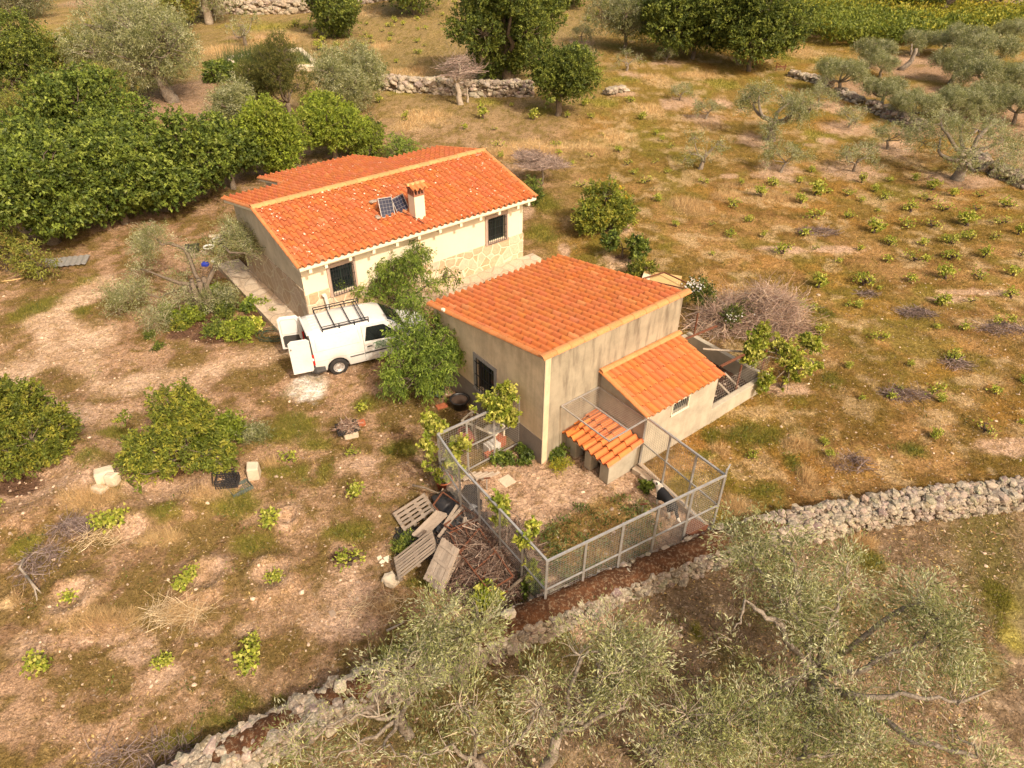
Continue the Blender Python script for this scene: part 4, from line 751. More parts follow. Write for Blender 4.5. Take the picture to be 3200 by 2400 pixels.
for f in (-1, 1):
    for k_, pts in enumerate(([(-.70, .72), (.88, .72)], [(-.70, 1.08), (.88, 1.08)], [(-.62, 1.12), (-.60, 1.55), (.80, 1.55), (.84, 1.12)])):
        xs_ = np.linspace(0, 1, 16); pp_ = np.array(pts); tt_ = np.linspace(0, 1, len(pp_)); MB().tube([side_pt(np.interp(t, tt_, pp_[:, 0]), f, np.interp(t, tt_, pp_[:, 1]))+np.array([0, f*.003, 0]) for t in xs_], .005, 5).build('panel_crease', M['crease'], van, True)
    MB().tube([side_pt(x, f, .62)+np.array([0, f*.008, 0]) for x in np.linspace(.42, .90, 5)], [.02]*5, 6).build('trim_strip', M['darkplastic'], van)
for k_ in range(6): yy = -.45+k_*.18; MB().beam((-.6, yy, vst(0)[3]-.012), (1.3, yy, vst(.9)[3]-.022), .03, .02).build('roof_rib', M['white_paint'], van)
MB().box((-.35, .1, .52), (.5, .6, .3)).build('cargo_box', M['board'], van, bevel=.01); MB().box((-.30, -.35, .50), (.4, .3, .25)).build('cargo_box', M['blue_plastic'], van, bevel=.01)
# roof rack
rk = MB(); zk = 1.775
for f in (-1, 1):
    y = f*.66; rk.beam((-.30, y, zk), (1.22, y, zk), .028).beam((-.30, y, zk+.09), (1.22, y, zk+.09), .022)
    for x in (-.30, .25, .75, 1.22): rk.beam((x, y, zk-.1), (x, y, zk+.09), .03)
for x in (-.30, .12, .62, 1.02, 1.12): rk.beam((x, -.66, zk+.02), (x, .66, zk+.02), .028)
rk.build('roof_rack', M['black_iron'], van)
# rear doors, swung open in line with the sides
for f, lab in ((-1, 'rear door nearest the camera, outer face showing'), (1, 'rear door farther from the camera, inner panel showing')):
    L_ = .66 if f < 0 else .70; y = f*.80; an = math.radians(4 if f < 0 else -8)*1
    P_ = [(0, .42), (0, 1.58), (-.08, 1.66), (-L_+.10, 1.68), (-L_, 1.60), (-L_, .42)]
    pr = [(px_*math.cos(an)-.80, y+px_*math.sin(an)*f, pz) for px_, pz in P_]; n_ = np.array([math.sin(an)*f, -math.cos(an), 0])*.05
    d_ = MB().prism(pr, n_).build('rear_door', M['white_paint'] if f < 0 else M['white_inner'], van, bevel=.012, label=lab)
    if f > 0:
        def dp(px_, pz, k=.056): return np.array([px_*math.cos(an)-.80, y+px_*math.sin(an)*f, pz])+n_/.05*k
        MB().poly([dp(-.62, .50), dp(-.62, .90), dp(-.55, .95), dp(-.08, .93), dp(-.06, .54), dp(-.2, .50), dp(-.24, .46), dp(-.5, .46)]).build('inner_recess', M['darkplastic'], d_)
        MB().tube([dp(-.62, 1.0), dp(-.62, 1.50), dp(-.55, 1.58), dp(-.14, 1.56), dp(-.08, 1.45), dp(-.08, 1.02), dp(-.62, 1.0)], .014, 6).build('pressed_bead', mat('bead', (.5, .48, .45), .5), d_)
        MB().box(dp(-.12, .74, .07), (.14, .03, .05), rz=vt*0).build('latch', M['black_iron'], d_)
    else: MB().box((-.80-L_+.06, y-.075, 1.42), (.03, .02, .05)).build('handle', M['darkplastic'], d_)
M['green_ink'] = mat('green_lettering', (.06, .22, .05), .5)
for i, (tx, sz_, zz) in enumerate((('UNIDAD MOVIL', .062, .925), ('SERVICIO A', .058, .86), ('DOMICILIO', .062, .795), ('CACERES', .088, .70))):
    cu = bpy.data.curves.new('t', 'FONT'); cu.body = tx; cu.size = sz_*1.25; cu.align_x = 'CENTER'; cu.extrude = .001; cu.offset = .0016; to = bpy.data.objects.new('t', cu); col.objects.link(to)
    dg_ = bpy.context.evaluated_depsgraph_get(); me = bpy.data.meshes.new_from_object(to.evaluated_get(dg_)); bpy.data.objects.remove(to); me.materials.clear(); me.materials.append(M['green_ink'])
    o = bpy.data.objects.new('lettering', me); col.objects.link(o); o.parent = van; o.location = (1.50, -.852, zz); o.rotation_euler = (PI/2+.02, 0, 0)
# red car behind the shed
rc = hw(6.35, -2.62); red = empty('parked_car', tuple(rc), HT+PI, 'dark red car parked in the gap between farmhouse and orange-roofed shed', 'car')
def rst(x):
    zt = np.interp(x, [-.75, -.6, -.2, .2, 1.3, 1.95, 2.7, 3.0], [.85, .95, 1.34, 1.41, 1.40, .98, .86, .70]); zb_ = .25; zbelt = min(np.interp(x, [-.75, 3.0], [.92, .84]), zt-.03); wb = np.interp(x, [-.75, -.5, 2.5, 3.0], [.70, .80, .80, .62]); wt = np.interp(x, [-.75, 0, 1.3, 2.0, 3.0], [.62, .58, .57, .66, .50])
    return (x, arch(x, zb_, (0, 2.4), .35), zbelt, zt, wb, wt)
rx = sorted(set([-.75, -.6, -.45, -.35, -.3, -.2, -.1, 0, .1, .2, .3, .35, .6, .9, 1.1, 1.3, 1.5, 1.7, 1.95, 2.05, 2.1, 2.2, 2.3, 2.4, 2.5, 2.6, 2.7, 2.75, 2.85, 3.0]))
rbo = loft([rst(x) for x in rx], ring_, M['red_paint'], 'body', red); rbo.location.x = -1.1
for (a, b, nm) in ((1.33, 1.93, 'windscreen'), (-.58, -.22, 'rear_window')):
    V = []; K = 7
    for x in np.linspace(a, b, 5): V += [(p[0]+(.012 if a > 0 else -.012)-1.1, p[1]*.93, p[2]+.012) for p in ring_(*rst(x))[5:12]]
    MB().add(V, [(i*K+j, i*K+j+1, (i+1)*K+j+1, (i+1)*K+j) for i in range(4) for j in range(K-1)]).build(nm, mat('green_tint_glass', (.03, .05, .04), .1, spec=.6), red, True)
for x in (-1.1, 1.3):
    for f in (-1, 1): wheel(red, x, f*.70, .29, f)
for f in (-1, 1): MB().add([(-.9, f*.80, .93), (.75, f*.80, .93), (.25, f*.66, 1.30), (-.75, f*.66, 1.30)], [(0, 1, 2, 3)]).build('side_window', M['car_glass'], red)
# ---------------------------------------------------------------- dog
d0, d1 = at(2109, 1588, .42), at(2056, 1528, .44); dv = d1-d0; da = math.atan2(dv[1], dv[0]); dc = (d0+d1)/2
def skin(name, verts, edges, radii, m, parent, root=0, sub=2):
    me = bpy.data.meshes.new(name); me.from_pydata(verts, edges, []); me.materials.append(m); o = bpy.data.objects.new(name, me); col.objects.link(o)
    if parent: o.parent = parent
    md = o.modifiers.new('s', 'SKIN'); md.use_smooth_shade = True; me.skin_vertices or None
    if not me.skin_vertices:
        bpy.context.view_layer.objects.active = o
    for i, r in enumerate(radii):
        r = r if isinstance(r, tuple) else (r, r); me.skin_vertices[0].data[i].radius = r; me.skin_vertices[0].data[i].use_root = (i == root)
    o.modifiers.new('u', 'SUBSURF').levels = sub; o.modifiers['u'].render_levels = sub; return o
def dog_mat():
    m = bpy.data.materials.new('collie_coat'); m.use_nodes = True; N = m.node_tree.nodes; L = m.node_tree.links; b = N['Principled BSDF']; b.inputs['Roughness'].default_value = .75
    tc = N.new('ShaderNodeTexCoord'); s = N.new('ShaderNodeSeparateXYZ'); nz = N.new('ShaderNodeTexNoise'); nz.inputs['Scale'].default_value = 9; L.new(tc.outputs['Object'], nz.inputs[0]); L.new(tc.outputs['Object'], s.inputs[0])
    def mth(op, a, b_=None, c=None):
        n = N.new('ShaderNodeMath'); n.operation = op
        for i, v in enumerate((a, b_, c)):
            if v is None: continue
            if isinstance(v, (int, float)): n.inputs[i].default_value = v
            else: L.new(v, n.inputs[i])
        return n.outputs[0]
    nx_ = mth('MULTIPLY_ADD', nz.outputs[0], .10, -.05)
    front = mth('GREATER_THAN', mth('ADD', s.outputs[0], nx_), .24); low = mth('LESS_THAN', mth('ADD', s.outputs[2], nx_), .27); tail = mth('LESS_THAN', s.outputs[0], -.62)
    w_ = mth('MAXIMUM', mth('MAXIMUM', front, low), tail); mx = N.new('ShaderNodeMix'); mx.data_type = 'RGBA'; mx.inputs[6].default_value = (.012, .011, .012, 1); mx.inputs[7].default_value = (.72, .64, .52, 1); L.new(w_, mx.inputs[0]); L.new(mx.outputs[2], b.inputs['Base Color'])
    bp = N.new('ShaderNodeBump'); bp.inputs['Strength'].default_value = .6; n2 = N.new('ShaderNodeTexNoise'); n2.inputs['Scale'].default_value = 60; L.new(tc.outputs['Object'], n2.inputs[0]); L.new(n2.outputs[0], bp.inputs['Height']); L.new(bp.outputs[0], b.inputs['Normal']); return m
dog = empty('dog', (dc[0], dc[1], 0), da, 'black and white dog standing beside the right-hand yard fence', 'dog')
dvs = [(-.30, 0, .46), (-.12, 0, .47), (.08, 0, .46), (.22, 0, .47), (.33, 0, .55), (.42, 0, .60), (.50, .01, .59), (.60, .02, .56), (-.40, 0, .44), (-.50, .03, .36), (-.62, .06, .27), (-.74, .06, .26),
  (.20, .09, .33), (.21, .10, .19), (.19, .10, .08), (.22, .10, .02), (.20, -.09, .33), (.25, -.10, .20), (.29, -.10, .09), (.33, -.10, .02), (-.30, .10, .33), (-.26, .10, .24), (-.36, .10, .14), (-.33, .10, .02), (-.30, -.10, .33), (-.22, -.10, .24), (-.30, -.10, .14), (-.26, -.10, .02)]
ded = [(0, 1), (1, 2), (2, 3), (3, 4), (4, 5), (5, 6), (6, 7), (0, 8), (8, 9), (9, 10), (10, 11), (3, 12), (12, 13), (13, 14), (14, 15), (3, 16), (16, 17), (17, 18), (18, 19), (0, 20), (20, 21), (21, 22), (22, 23), (0, 24), (24, 25), (25, 26), (26, 27)]
drd = [(.12, .13), (.13, .14), (.14, .16), (.13, .16), (.10, .11), (.085, .085), (.06, .06), (.03, .028), .05, .045, .05, .02, .06, .035, .028, .032, .06, .035, .028, .032, .075, .05, .03, .032, .075, .05, .03, .032]
skin('body', dvs, ded, drd, dog_mat(), dog)
er = MB()
for f in (-1, 1): er.add([(.37, f*.03+.005, .665), (.37, f*.09+.005, .64), (.40, f*.075+.005, .725), (.345, f*.06+.005, .66)], [(0, 1, 2), (0, 2, 3), (1, 3, 2)])
er.build('ears', mat('black_fur', (.015, .013, .013), .8), dog); MB().box((.622, .02, .565), (.03, .035, .025)).build('nose', M['black_iron'], dog, bevel=.008)
# ---------------------------------------------------------------- things lying about
def place(o, P, rz=0): o.location = (P[0], P[1], P[2]+gz(np.array([[P[0], P[1]]]))[0] if P[2] < .05 else P[2]); o.rotation_euler = (0, 0, rz); return o
def crate(px, rz, z, m, label, group='plastic crates on the ground', sz_=(.58, .38, .2)):
    r = empty('plastic_crate', (0, 0, 0), 0, label, 'crate', group); place(r, at(*px, z) if z else at(*px), rz); r.location.z = max(r.location.z, z+.01); a, b, h = sz_[0]/2, sz_[1]/2, sz_[2]; s = MB()
    for y in (-b, b):
        for z_ in (.0, .5, 1.): s.beam((-a, y, .015+z_*(h-.03)), (a, y, .015+z_*(h-.03)), .014, .03)
        for i in range(9): x = -a+2*a*i/8; s.beam((x, y, 0), (x, y, h), .014, .02)
    for x in (-a, a):
        for z_ in (.0, .5, 1.): s.beam((x, -b, .015+z_*(h-.03)), (x, b, .015+z_*(h-.03)), .014, .03)
        for i in range(7): y = -b+2*b*i/6; s.beam((x, y, 0), (x, y, h), .02, .014)
    s.build('slatted_side', m, r); f = MB()
    for i in range(11): x = -a+2*a*i/10; f.beam((x, -b, .008), (x, b, .008), .022, .012)
    for i in range(6): y = -b+2*b*i/5; f.beam((-a, y, .009), (a, y, .009), .018, .012)
    f.build('base_grid', m, r); return r
M['crate_black'] = mat('black_crate', (.03, .028, .03), .5, n1=(9, .5, (.09, .08, .075))); M['crate_grey'] = mat('grey_green_crate', (.10, .13, .11), .5, n1=(9, .5, (.2, .19, .16)))
crate(B1(1205, 712), .35, 0, M['crate_black'], 'black slatted crate at the bottom of the pair beside the pale stone block')
crate(B1(1213, 700), .15, .21, M['crate_black'], 'black slatted crate lying askew on top of another black crate')
crate(B1(1283, 738), .75, 0, M['crate_grey'], 'faded grey green crate lying next to the black crates', sz_=(.55, .36, .12))
def block(px, size, rz, m, label, cat, name='stone_block', z=0, jit=.02, bevel=.02, group=None, colr=(.55, .45, .33)):
    o = MB().box((0, 0, size[2]/2-.03), size, jit=jit, colr=colr).build(name, m, None, bevel=bevel, label=label, cat=cat, group=group); P = at(*px, z); place(o, P, rz)
    if z: o.location.z = z
    return o
M['pale_stone'] = mat('pale_limestone', (.62, .52, .38), .95, n1=(4, .5, (.45, .36, .26)), n2=(18, .4, (.74, .66, .5), (.5, .7)), bump=(16, .9, .03), spec=.1)
block(B1(592, 720), (.50, .34, .42), .5, M['pale_stone'], 'upright pale limestone block, largest of the three stones left of the bushy citrus', 'stone', group='stones by the citrus', jit=.05, bevel=.05)
block(B1(630, 745), (.30, .26, .40), -.2, M['pale_stone'], 'narrow pale stone leaning on the right side of the largest limestone block', 'stone', group='stones by the citrus', jit=.06, bevel=.06)
block(B1(550, 772), (.42, .24, .18), -.35, M['pale_stone'], 'flat pale stone lying in front of the limestone block', 'stone', group='stones by the citrus', jit=.05, bevel=.05)
block(B1(1360, 665), (.34, .34, .50), .15, M['pale_stone'], 'square cut pale stone block standing by the black crates', 'stone', jit=.04, bevel=.04)
block(Z4(940, 1620), (.42, .30, .38), .35, M['pale_stone'], 'rough stone block supporting the crate of sticks', 'stone', jit=.03, bevel=.03)
block(Z4(1035, 1515), (.28, .15, .2), .5, M['terracotta'], 'dusty brick lying just right of the crate of sticks', 'brick', 'brick', jit=.01, bevel=.01)
bc = crate(Z4(905, 1560), .45, .30, M['crate_black'], 'black crate full of dry sticks resting on a stone block', None, (.62, .38, .17)); del_ = None
rs = np.random.RandomState(77)
def twigs(n, c, rx, ry, h, L, r, rs, cols, droop=.3, flat=False):
    "tangle of n bent twigs piled in a mound; built as one numpy mesh (3-sided tubes, 4 segments)"
    S = 5; K = 3; a = rs.rand(n)*2*PI; rr = np.sqrt(rs.rand(n)); x = c[0]+np.cos(a)*rr*rx; y = c[1]+np.sin(a)*rr*ry; z = c[2]+(1-rr**2)*h*rs.rand(n)**.5
    d = rs.rand(n)*2*PI; el = rs.normal(.0, .25, n)+(.25 if not flat else 0); Ls = L*rs.uniform(.4, 1.3, n); t = np.linspace(-.5, .5, S); b1, b2 = rs.normal(0, droop, (2, n))
    X = x[:, None]+Ls[:, None]*(t*np.cos(d)[:, None]-(t**2)*np.sin(d)[:, None]*b1[:, None]*2); Y = y[:, None]+Ls[:, None]*(t*np.sin(d)[:, None]+(t**2)*np.cos(d)[:, None]*b1[:, None]*2)
    Z = z[:, None]+Ls[:, None]*(t*el[:, None]+b2[:, None]*t**2*1.5); Z = np.maximum(Z, c[2]+.01)
    P = np.stack([X, Y, Z], 2); T = np.gradient(P, axis=1); T /= np.linalg.norm(T, axis=2, keepdims=True)+1e-9; u = np.cross(T, np.array([0.1, .05, 1.])); u /= np.linalg.norm(u, axis=2, keepdims=True)+1e-9; v = np.cross(T, u)
    R = (r*rs.uniform(.5, 1.6, n))[:, None]*np.linspace(1.1, .5, S)[None]; V = np.stack([P+R[..., None]*(math.cos(k*2*PI/K)*u+math.sin(k*2*PI/K)*v) for k in range(K)], 2).reshape(-1, 3)
    i = np.arange(n)[:, None, None]*S*K+np.arange(S-1)[None, :, None]*K; k = np.arange(K)[None, None]; k2 = (k+1) % K
    Fq = np.stack([i+k, i+k2, i+K+k2, i+K+k], 3).reshape(-1, 4); ci_ = rs.randint(0, len(cols), n); cc = np.array(cols)[ci_]*rs.uniform(.7, 1.35, (n, 1)); return V, Fq, np.repeat(cc, S*K, 0)
TW = [(.26, .17, .12), (.36, .25, .18), (.17, .10, .075), (.42, .33, .26)]
cp = at(*Z4(905, 1530), .42); V, Fc, cc = twigs(130, (0, 0, 0), .26, .15, .16, .5, .008, rs, TW, flat=True); o = link_mesh('stick_bundle', V, Fc, M['twig'], colr=cc); o.location = (cp[0], cp[1], .44); tag(o, 'heap of dry pruned sticks filling the black crate', 'sticks')
# brush pile
bp = at(*Z3(700, 1120)); V, Fc, cc = twigs(4200, (bp[0], bp[1], 0), 1.15, 1.25, .75, .85, .0075, rs, [(.20, .13, .095), (.28, .19, .14), (.12, .07, .055), (.36, .27, .21)]); o = link_mesh('brushwood_pile', V, Fc, M['twig'], colr=cc); o['kind'] = 'stuff'; tag(o, 'large heap of dry pruned branches outside the yard fence', 'brushwood')
for i, (pts, r_, lab) in enumerate((([(505, 640), (520, 590), (570, 580), (620, 640), (640, 700), (700, 780)], .022, 'thin bent vine stem arching against the left yard fence'), ([(255, 675), (330, 690), (400, 720), (470, 700)], .035, 'grey dead branch lying above the pallets'), ([(520, 700), (530, 760), (600, 810), (650, 840)], .04, 'thick curved branch along the black tarpaulin'), ([(580, 1010), (660, 1060), (700, 1120), (760, 1140), (820, 1200)], .03, 'long pale branch lying on the brushwood'), ([(700, 1010), (690, 1100), (715, 1200), (730, 1290)], .025, 'straight branch stuck in the brushwood heap'), ([(740, 1330), (830, 1260), (900, 1200), (930, 1150), (900, 1080)], .05, 'gnarled vine stump branch at the front fence corner'), ([(940, 1160), (910, 1080), (870, 1010), (840, 960), (800, 900)], .02, 'climbing vine cane on the left yard fence'))):
    z0 = [0.35+.25*math.sin(j*1.3+i) for j in range(len(pts))]; P = [at(*Z3(*q), zz) for q, zz in zip(pts, z0)]; MB().tube(P, np.linspace(r_, r_*.45, len(P)), 7, wob=.2).build('dead_branch', M['bark'], None, True, label=lab, cat='branch', group='dead branches by the yard fence')
def fb_(pts, r_, f, zs_, lab): MB().tube([at(*f(*q), z_) for q, z_ in zip(pts, zs_)], np.linspace(r_, r_*.4, len(pts)), 7, wob=.2).build('dead_branch', M['palebark'], None, True, label=lab, cat='branch')
fb_([(130, 1100), (105, 1150), (150, 1200), (185, 1260), (215, 1390)], .035, B1, [.06]*5, 'forked grey dead branch at the far left of the field'); fb_([(140, 1190), (180, 1240), (235, 1300)], .03, B1, [.07]*3, 'short grey dead branch crossing the forked one')
fb_([(1375, 462), (1470, 415)], .03, B2, [.04]*2, 'pale straight stick lying above the stone wall'); fb_([(1240, 720), (1245, 640)], .03, B2, [.03, .25], 'short pale stake by the stone wall'); fb_([(1300, 700), (1440, 640)], .035, B2, [.05, .05], 'pale pole lying on the edge of the stone wall')
# tarpaulins
def tarp(px, f, rx, ry, h, m, label, name, seed, cat):
    r_ = np.random.RandomState(seed); n = 26; c = at(*f(*px)); u, v = np.meshgrid(np.linspace(-1, 1, n), np.linspace(-1, 1, n)); rr = np.hypot(u, v); P = np.c_[c[0]+u.ravel()*rx*(1-.15*(rr.ravel() > 1)), c[1]+v.ravel()*ry]
    z = h*np.clip(1-rr.ravel()**2*.6, .03, 1)*(.35+1.0*fbm(P, 3.2, 4, seed)); P = P+(np.c_[fbm(P, 2.5, 2, seed+5), fbm(P, 2.5, 2, seed+9)]-.5)*.5
    q = np.arange((n-1)**2); q = q//(n-1)*n+q % (n-1); o = link_mesh(name, np.c_[P, z+.02], np.stack([q, q+1, q+n+1, q+n], 1), m, smooth=True); return tag(o, label, cat)
tarp((520, 790), Z3, .62, .55, .30, M['plastic_black'], 'crumpled black plastic sheet at the top of the junk pile', 'plastic_sheet', 4, 'plastic sheet'); tarp((560, 930), Z3, .75, .55, .36, mat('grey_black_plastic', (.05, .05, .052), .4, n1=(5, .5, (.12, .11, .10)), spec=.5), 'dull grey-black plastic sheet under the rusty frames', 'plastic_sheet', 9, 'plastic sheet')
tarp((300, 1010), Z3, .75, .6, .12, M['rubber'], 'added dark sheet standing in for shade under the grey pallets', 'plastic_sheet', 33, 'plastic sheet'); tarp((240, 960), Z3, .28, .14, .16, M['plastic_black'], 'small black plastic bundle under the left edge of the pallets', 'plastic_sheet', 14, 'plastic sheet'); tarp((700, 990), Z3, .2, .24, .3, M['white_plastic'], 'crumpled white sack against the left yard fence', 'sack', 17, 'sack'); tarp((600, 750), Z3, .3, .4, .1, M['rubber'], 'flat dark rubber sheet against the fence foot', 'rubber_sheet', 18, 'sheet')  # dark sheet under the pallets is added to stand for shade between boards
# rusty frames
def rframe(pts, f, zs_, lab, cross=2, w_=.034):
    P = [at(*f(*q), z_) for q, z_ in zip(pts, zs_)]; o_ = Vector(P[0]); r = empty('rusty_bedstead', tuple(P[0]), 0, lab, 'metal frame', 'rusty bed frames on the junk pile')
    for i in range(len(P)): o = MB().beam(P[i]-P[0], P[(i+1) % len(P)]-P[0], w_, w_*.8).build('rail', M['rust'], r)
    for k in range(cross): t = (k+1)/(cross+1); MB().beam(P[0]*(1-t)+P[1]*t-P[0], P[3]*(1-t)+P[2]*t-P[0], .03).build('cross_bar', M['rust'], r)
rframe([(430, 715), (625, 850), (525, 960), (375, 790)], Z3, [.6, .55, .4, .45], 'tilted rusty rectangular frame over the black plastic sheet', 0); rframe([(640, 925), (835, 1200), (700, 1285), (525, 1060)], Z3, [.75, .7, .55, .6], 'largest rusty frame lying across the brushwood heap', 1)
rframe([(470, 950), (645, 880), (660, 960), (525, 1065)], Z3, [.55, .6, .62, .58], 'small rusty frame in the middle of the junk pile', 1); rframe([(560, 820), (640, 860), (480, 930), (440, 905)], Z3, [.5, .55, .5, .45], 'narrow rusty frame beside the loose grey boards', 0); rframe([(700, 1100), (860, 1110), (800, 1290), (650, 1250)], Z3, [.5, .4, .3, .45], 'rusty frame half buried in brushwood near the fence', 1)
# pallets and loose boards
def pallet(A, B, D, zs_, lab, nb=8, ns=3, under=True, bw=.095):
    "A->B board direction, A->D stacking direction"
    A, B, D = [at(*Z3(*q), z_) for q, z_ in zip((A, B, D), zs_)]; r = empty('wooden_pallet', tuple(A), 0, lab, 'pallet', 'old pallets in the junk pile'); e1 = B-A; e2 = D-A; n_ = np.cross(e1, e2); n_ /= np.linalg.norm(n_); n_ *= np.sign(n_[2])
    rsx = np.random.RandomState(int(abs(A[0]*1000)) % 9999)
    def bd(p, q, w_, h, nm): MB().beam(p+rsx.normal(0, .006, 3), q+rsx.normal(0, .006, 3), w_, h, up=n_, colr=C(.30, .235, .18)*rsx.uniform(.75, 1.3)).build(nm, M['wood_grey'], r)
    for i in range(nb): t = (i+.5)/nb; bd(e2*t+n_*.115, e1+e2*t+n_*.115, bw*rsx.uniform(.85, 1.1), .022, 'deck_board')
    for i in range(ns): t = .03+.94*i/(ns-1); bd(e1*t+n_*.06, e1*t+e2+n_*.06, .09, .08, 'stringer')
    if under:
        for i in range(3): t = .04+.92*i/2; bd(e2*t+n_*.005, e1+e2*t+n_*.005, .095, .022, 'bottom_board')
pallet((160, 1105), (372, 940), (190, 1235), (.22, .62, .18), 'large close-boarded grey pallet lying at the lower left of the junk pile', 8, 3, False, bw=.048)
pallet((150, 850), (325, 735), (215, 955), (.05, .22, .05), 'grey pallet with wide gaps at the upper left of the junk pile', 5, 4, False, bw=.085)
pallet((335, 1225), (420, 1295), (440, 985), (.40, .42, .80), 'open grey pallet leaning on the brushwood, stringers upward', 3, 6, False, bw=.07)
pallet((255, 965), (395, 830), (320, 985), (.2, .5, .15), 'grey pallet remnant stacked between the two larger pallets', 5, 2, False, .09)
for i, (a, b, z0, z1, lab) in enumerate(((((405, 975), (490, 860), .25, .5, 'split grey board leaning towards the black plastic')), ((440, 905), (515, 790), .4, .6, 'pale splintered board sticking up from the junk pile'), ((455, 900), (545, 800), .42, .62, 'second pale splintered board, thinner, crossing the first'), ((560, 860), (560, 930), .55, .5, 'short upright slat by the grey plastic sheet'), ((545, 885), (650, 875), .52, .55, 'short horizontal slat near the fence'), ((415, 1300), (530, 1080), .12, .55, 'long grey board along the right edge of the open pallet'))):
    p, q = at(*Z3(*a), z0), at(*Z3(*b), z1); MB().beam(p, q, .085, .022, colr=C(.42, .33, .25)*rs.uniform(.85, 1.2)).build('loose_board', M['wood_grey'], None, label=lab, cat='board', group='loose boards in the junk pile')
# yard bits
block(Z3(800, 648), (.38, .38, .05), ST, M['pale_stone'], 'square pale paving tile lying in the dog yard', 'paving tile', 'paving_tile', jit=0, bevel=.004)
block(Z3(1562, 610), (.40, .2, .2), ST-PI/2+.15, M['concrete'], 'hollow concrete block nearer the kennel along the fence foot', 'concrete block', 'concrete_block', jit=0, bevel=.01, group='concrete blocks by the fence'); block(Z3(1606, 652), (.40, .2, .2), ST-PI/2, M['concrete'], 'concrete block just behind the dog by the fence foot', 'concrete block', 'concrete_block', jit=0, bevel=.01, group='concrete blocks by the fence')
rb = MB().box((0, 0, .2), (.55, .42, .40)).box((0, 0, .41), (.58, .45, .03)); o = rb.build('rusty_box', M['rust'], None, bevel=.02, label='rusty metal box outside the right corner of the wire fence', cat='metal box'); place(o, at(*Z3(1875, 985)), ST+.3)
for (q, lab) in (((1575, 850), 'short steel stake with a rusty top inside the front fence'), ((685, 700), 'short steel stake with a rusty top inside the left fence')):
    P = at(*Z3(*q)); r = empty('steel_stake', tuple(P), 0, lab, 'stake', 'stakes in the yard'); MB().beam((0, 0, 0), (0, 0, .42), .03).build('stake_post', M['galv'], r); MB().beam((-.08, 0, .42), (.10, .02, .43), .05, .02).build('rusty_cap', M['rust'], r)
tb = MB().beam(sw(-.9, 4.42)+np.array([0, 0, .12]), sw(-2.0, 4.25)+np.array([0, 0, .12]), .14, .2, colr=(.5, .38, .26)); tb.build('timber_sleeper', M['board'], None, bevel=.02, label='thick pale timber lying along the foot of the front fence', cat='timber')
sw_ = MB()
for i in range(5): a = sw(-2.3+.12*i, -.9+.12*i, .06+.02*i); sw_.beam(a, a+np.array([.5, .32, .0]), .07, .03, colr=C(.55, .45, .35))
sw_.build('timber_offcuts', M['wood_grey'], None, label='stacked pale timber offcuts at the foot of the inner fence', cat='timber')
def pot(px, f, r, h, m, label, name='plant_pot', soil=True, z=0, group='pots and buckets'):
    o = empty(name, (0, 0, 0), 0, label, 'pot' if 'pot' in name else 'bucket', group); place(o, at(*f(*px), z)); MB().lathe([(0, 0), (r*.72, 0), (r*.97, h*.9), (r*1.06, h*.9), (r*1.06, h), (r*.92, h), (r*.90, h*.86)], n=22).build('pot_body', m, o, True)
    MB().cyl((0, 0, h*.80), r*.88, .01, 20).build('soil', mat('potting_soil', (.08, .05, .035), 1), o); return o
pot((440, 690), Z3, .24, .38, M['terracotta'], 'big round clay pot outside the left fence, half painted white'); pot((462, 735), Z3, .17, .22, M['concrete'], 'small brown stump-like pot below the big clay pot')
pot((1455, 425), R4, .22, .36, M['white_plastic'], 'dirty white bucket, lower of two by the gable wall', 'bucket'); pot((1512, 355), R4, .24, .22, M['white_plastic'], 'dirty white bucket, upper of two by the gable wall', 'bucket'); pot((530, 225), Z3, .30, .36, M['plastic_black'], 'round black tub under the shed window', 'plastic_tub')
bt = MB().box((0, 0, .12), (.55, .38, .24)).box((0, 0, .26), (.6, .42, .03)); o = bt.build('black_basin', M['plastic_black'], None, bevel=.03, label='black lidded plastic box on bare ground left of the buckets', cat='box'); place(o, at(*R4(1335, 410)), .2)
block(R4(1490, 300), (.6, .25, .05), .3, M['wood_grey'], 'small bench board behind the two white buckets', 'board', 'wood_board', jit=0); block(R4(1425, 425), (.40, .3, .22), .2, M['stone'], 'dusty boulder between the black box and the buckets', 'stone', jit=.08, bevel=.07, colr=(.3, .22, .16)); block(R4(1335, 455), (.44, .3, .2), .9, M['stone'], 'dusty boulder just below the black box', 'stone', jit=.08, bevel=.07, colr=(.3, .22, .16))
block(Z3(425, 222), (.36, .2, .1), .5, M['terracotta'], 'red brick slab lying left of the black tub', 'brick', 'brick', jit=0, bevel=.01)
br_ = MB().tube([(-.42, 0, .22), (-.1, 0, .22), (.42, 0, .22)], [.2, .22, .2], 18); o = br_.build('green_drum', mat('green_grey_drum', (.10, .14, .12), .5, n1=(6, .5, (.2, .2, .17))), None, True, label='faded green drum lying on its side under the peach tree', cat='drum'); place(o, at(*Z3(365, 145)), -.5); MB().cyl((.40, 0, .22), .17, .025, 18, axis='x').build('drum_mouth', M['black_iron'], o)
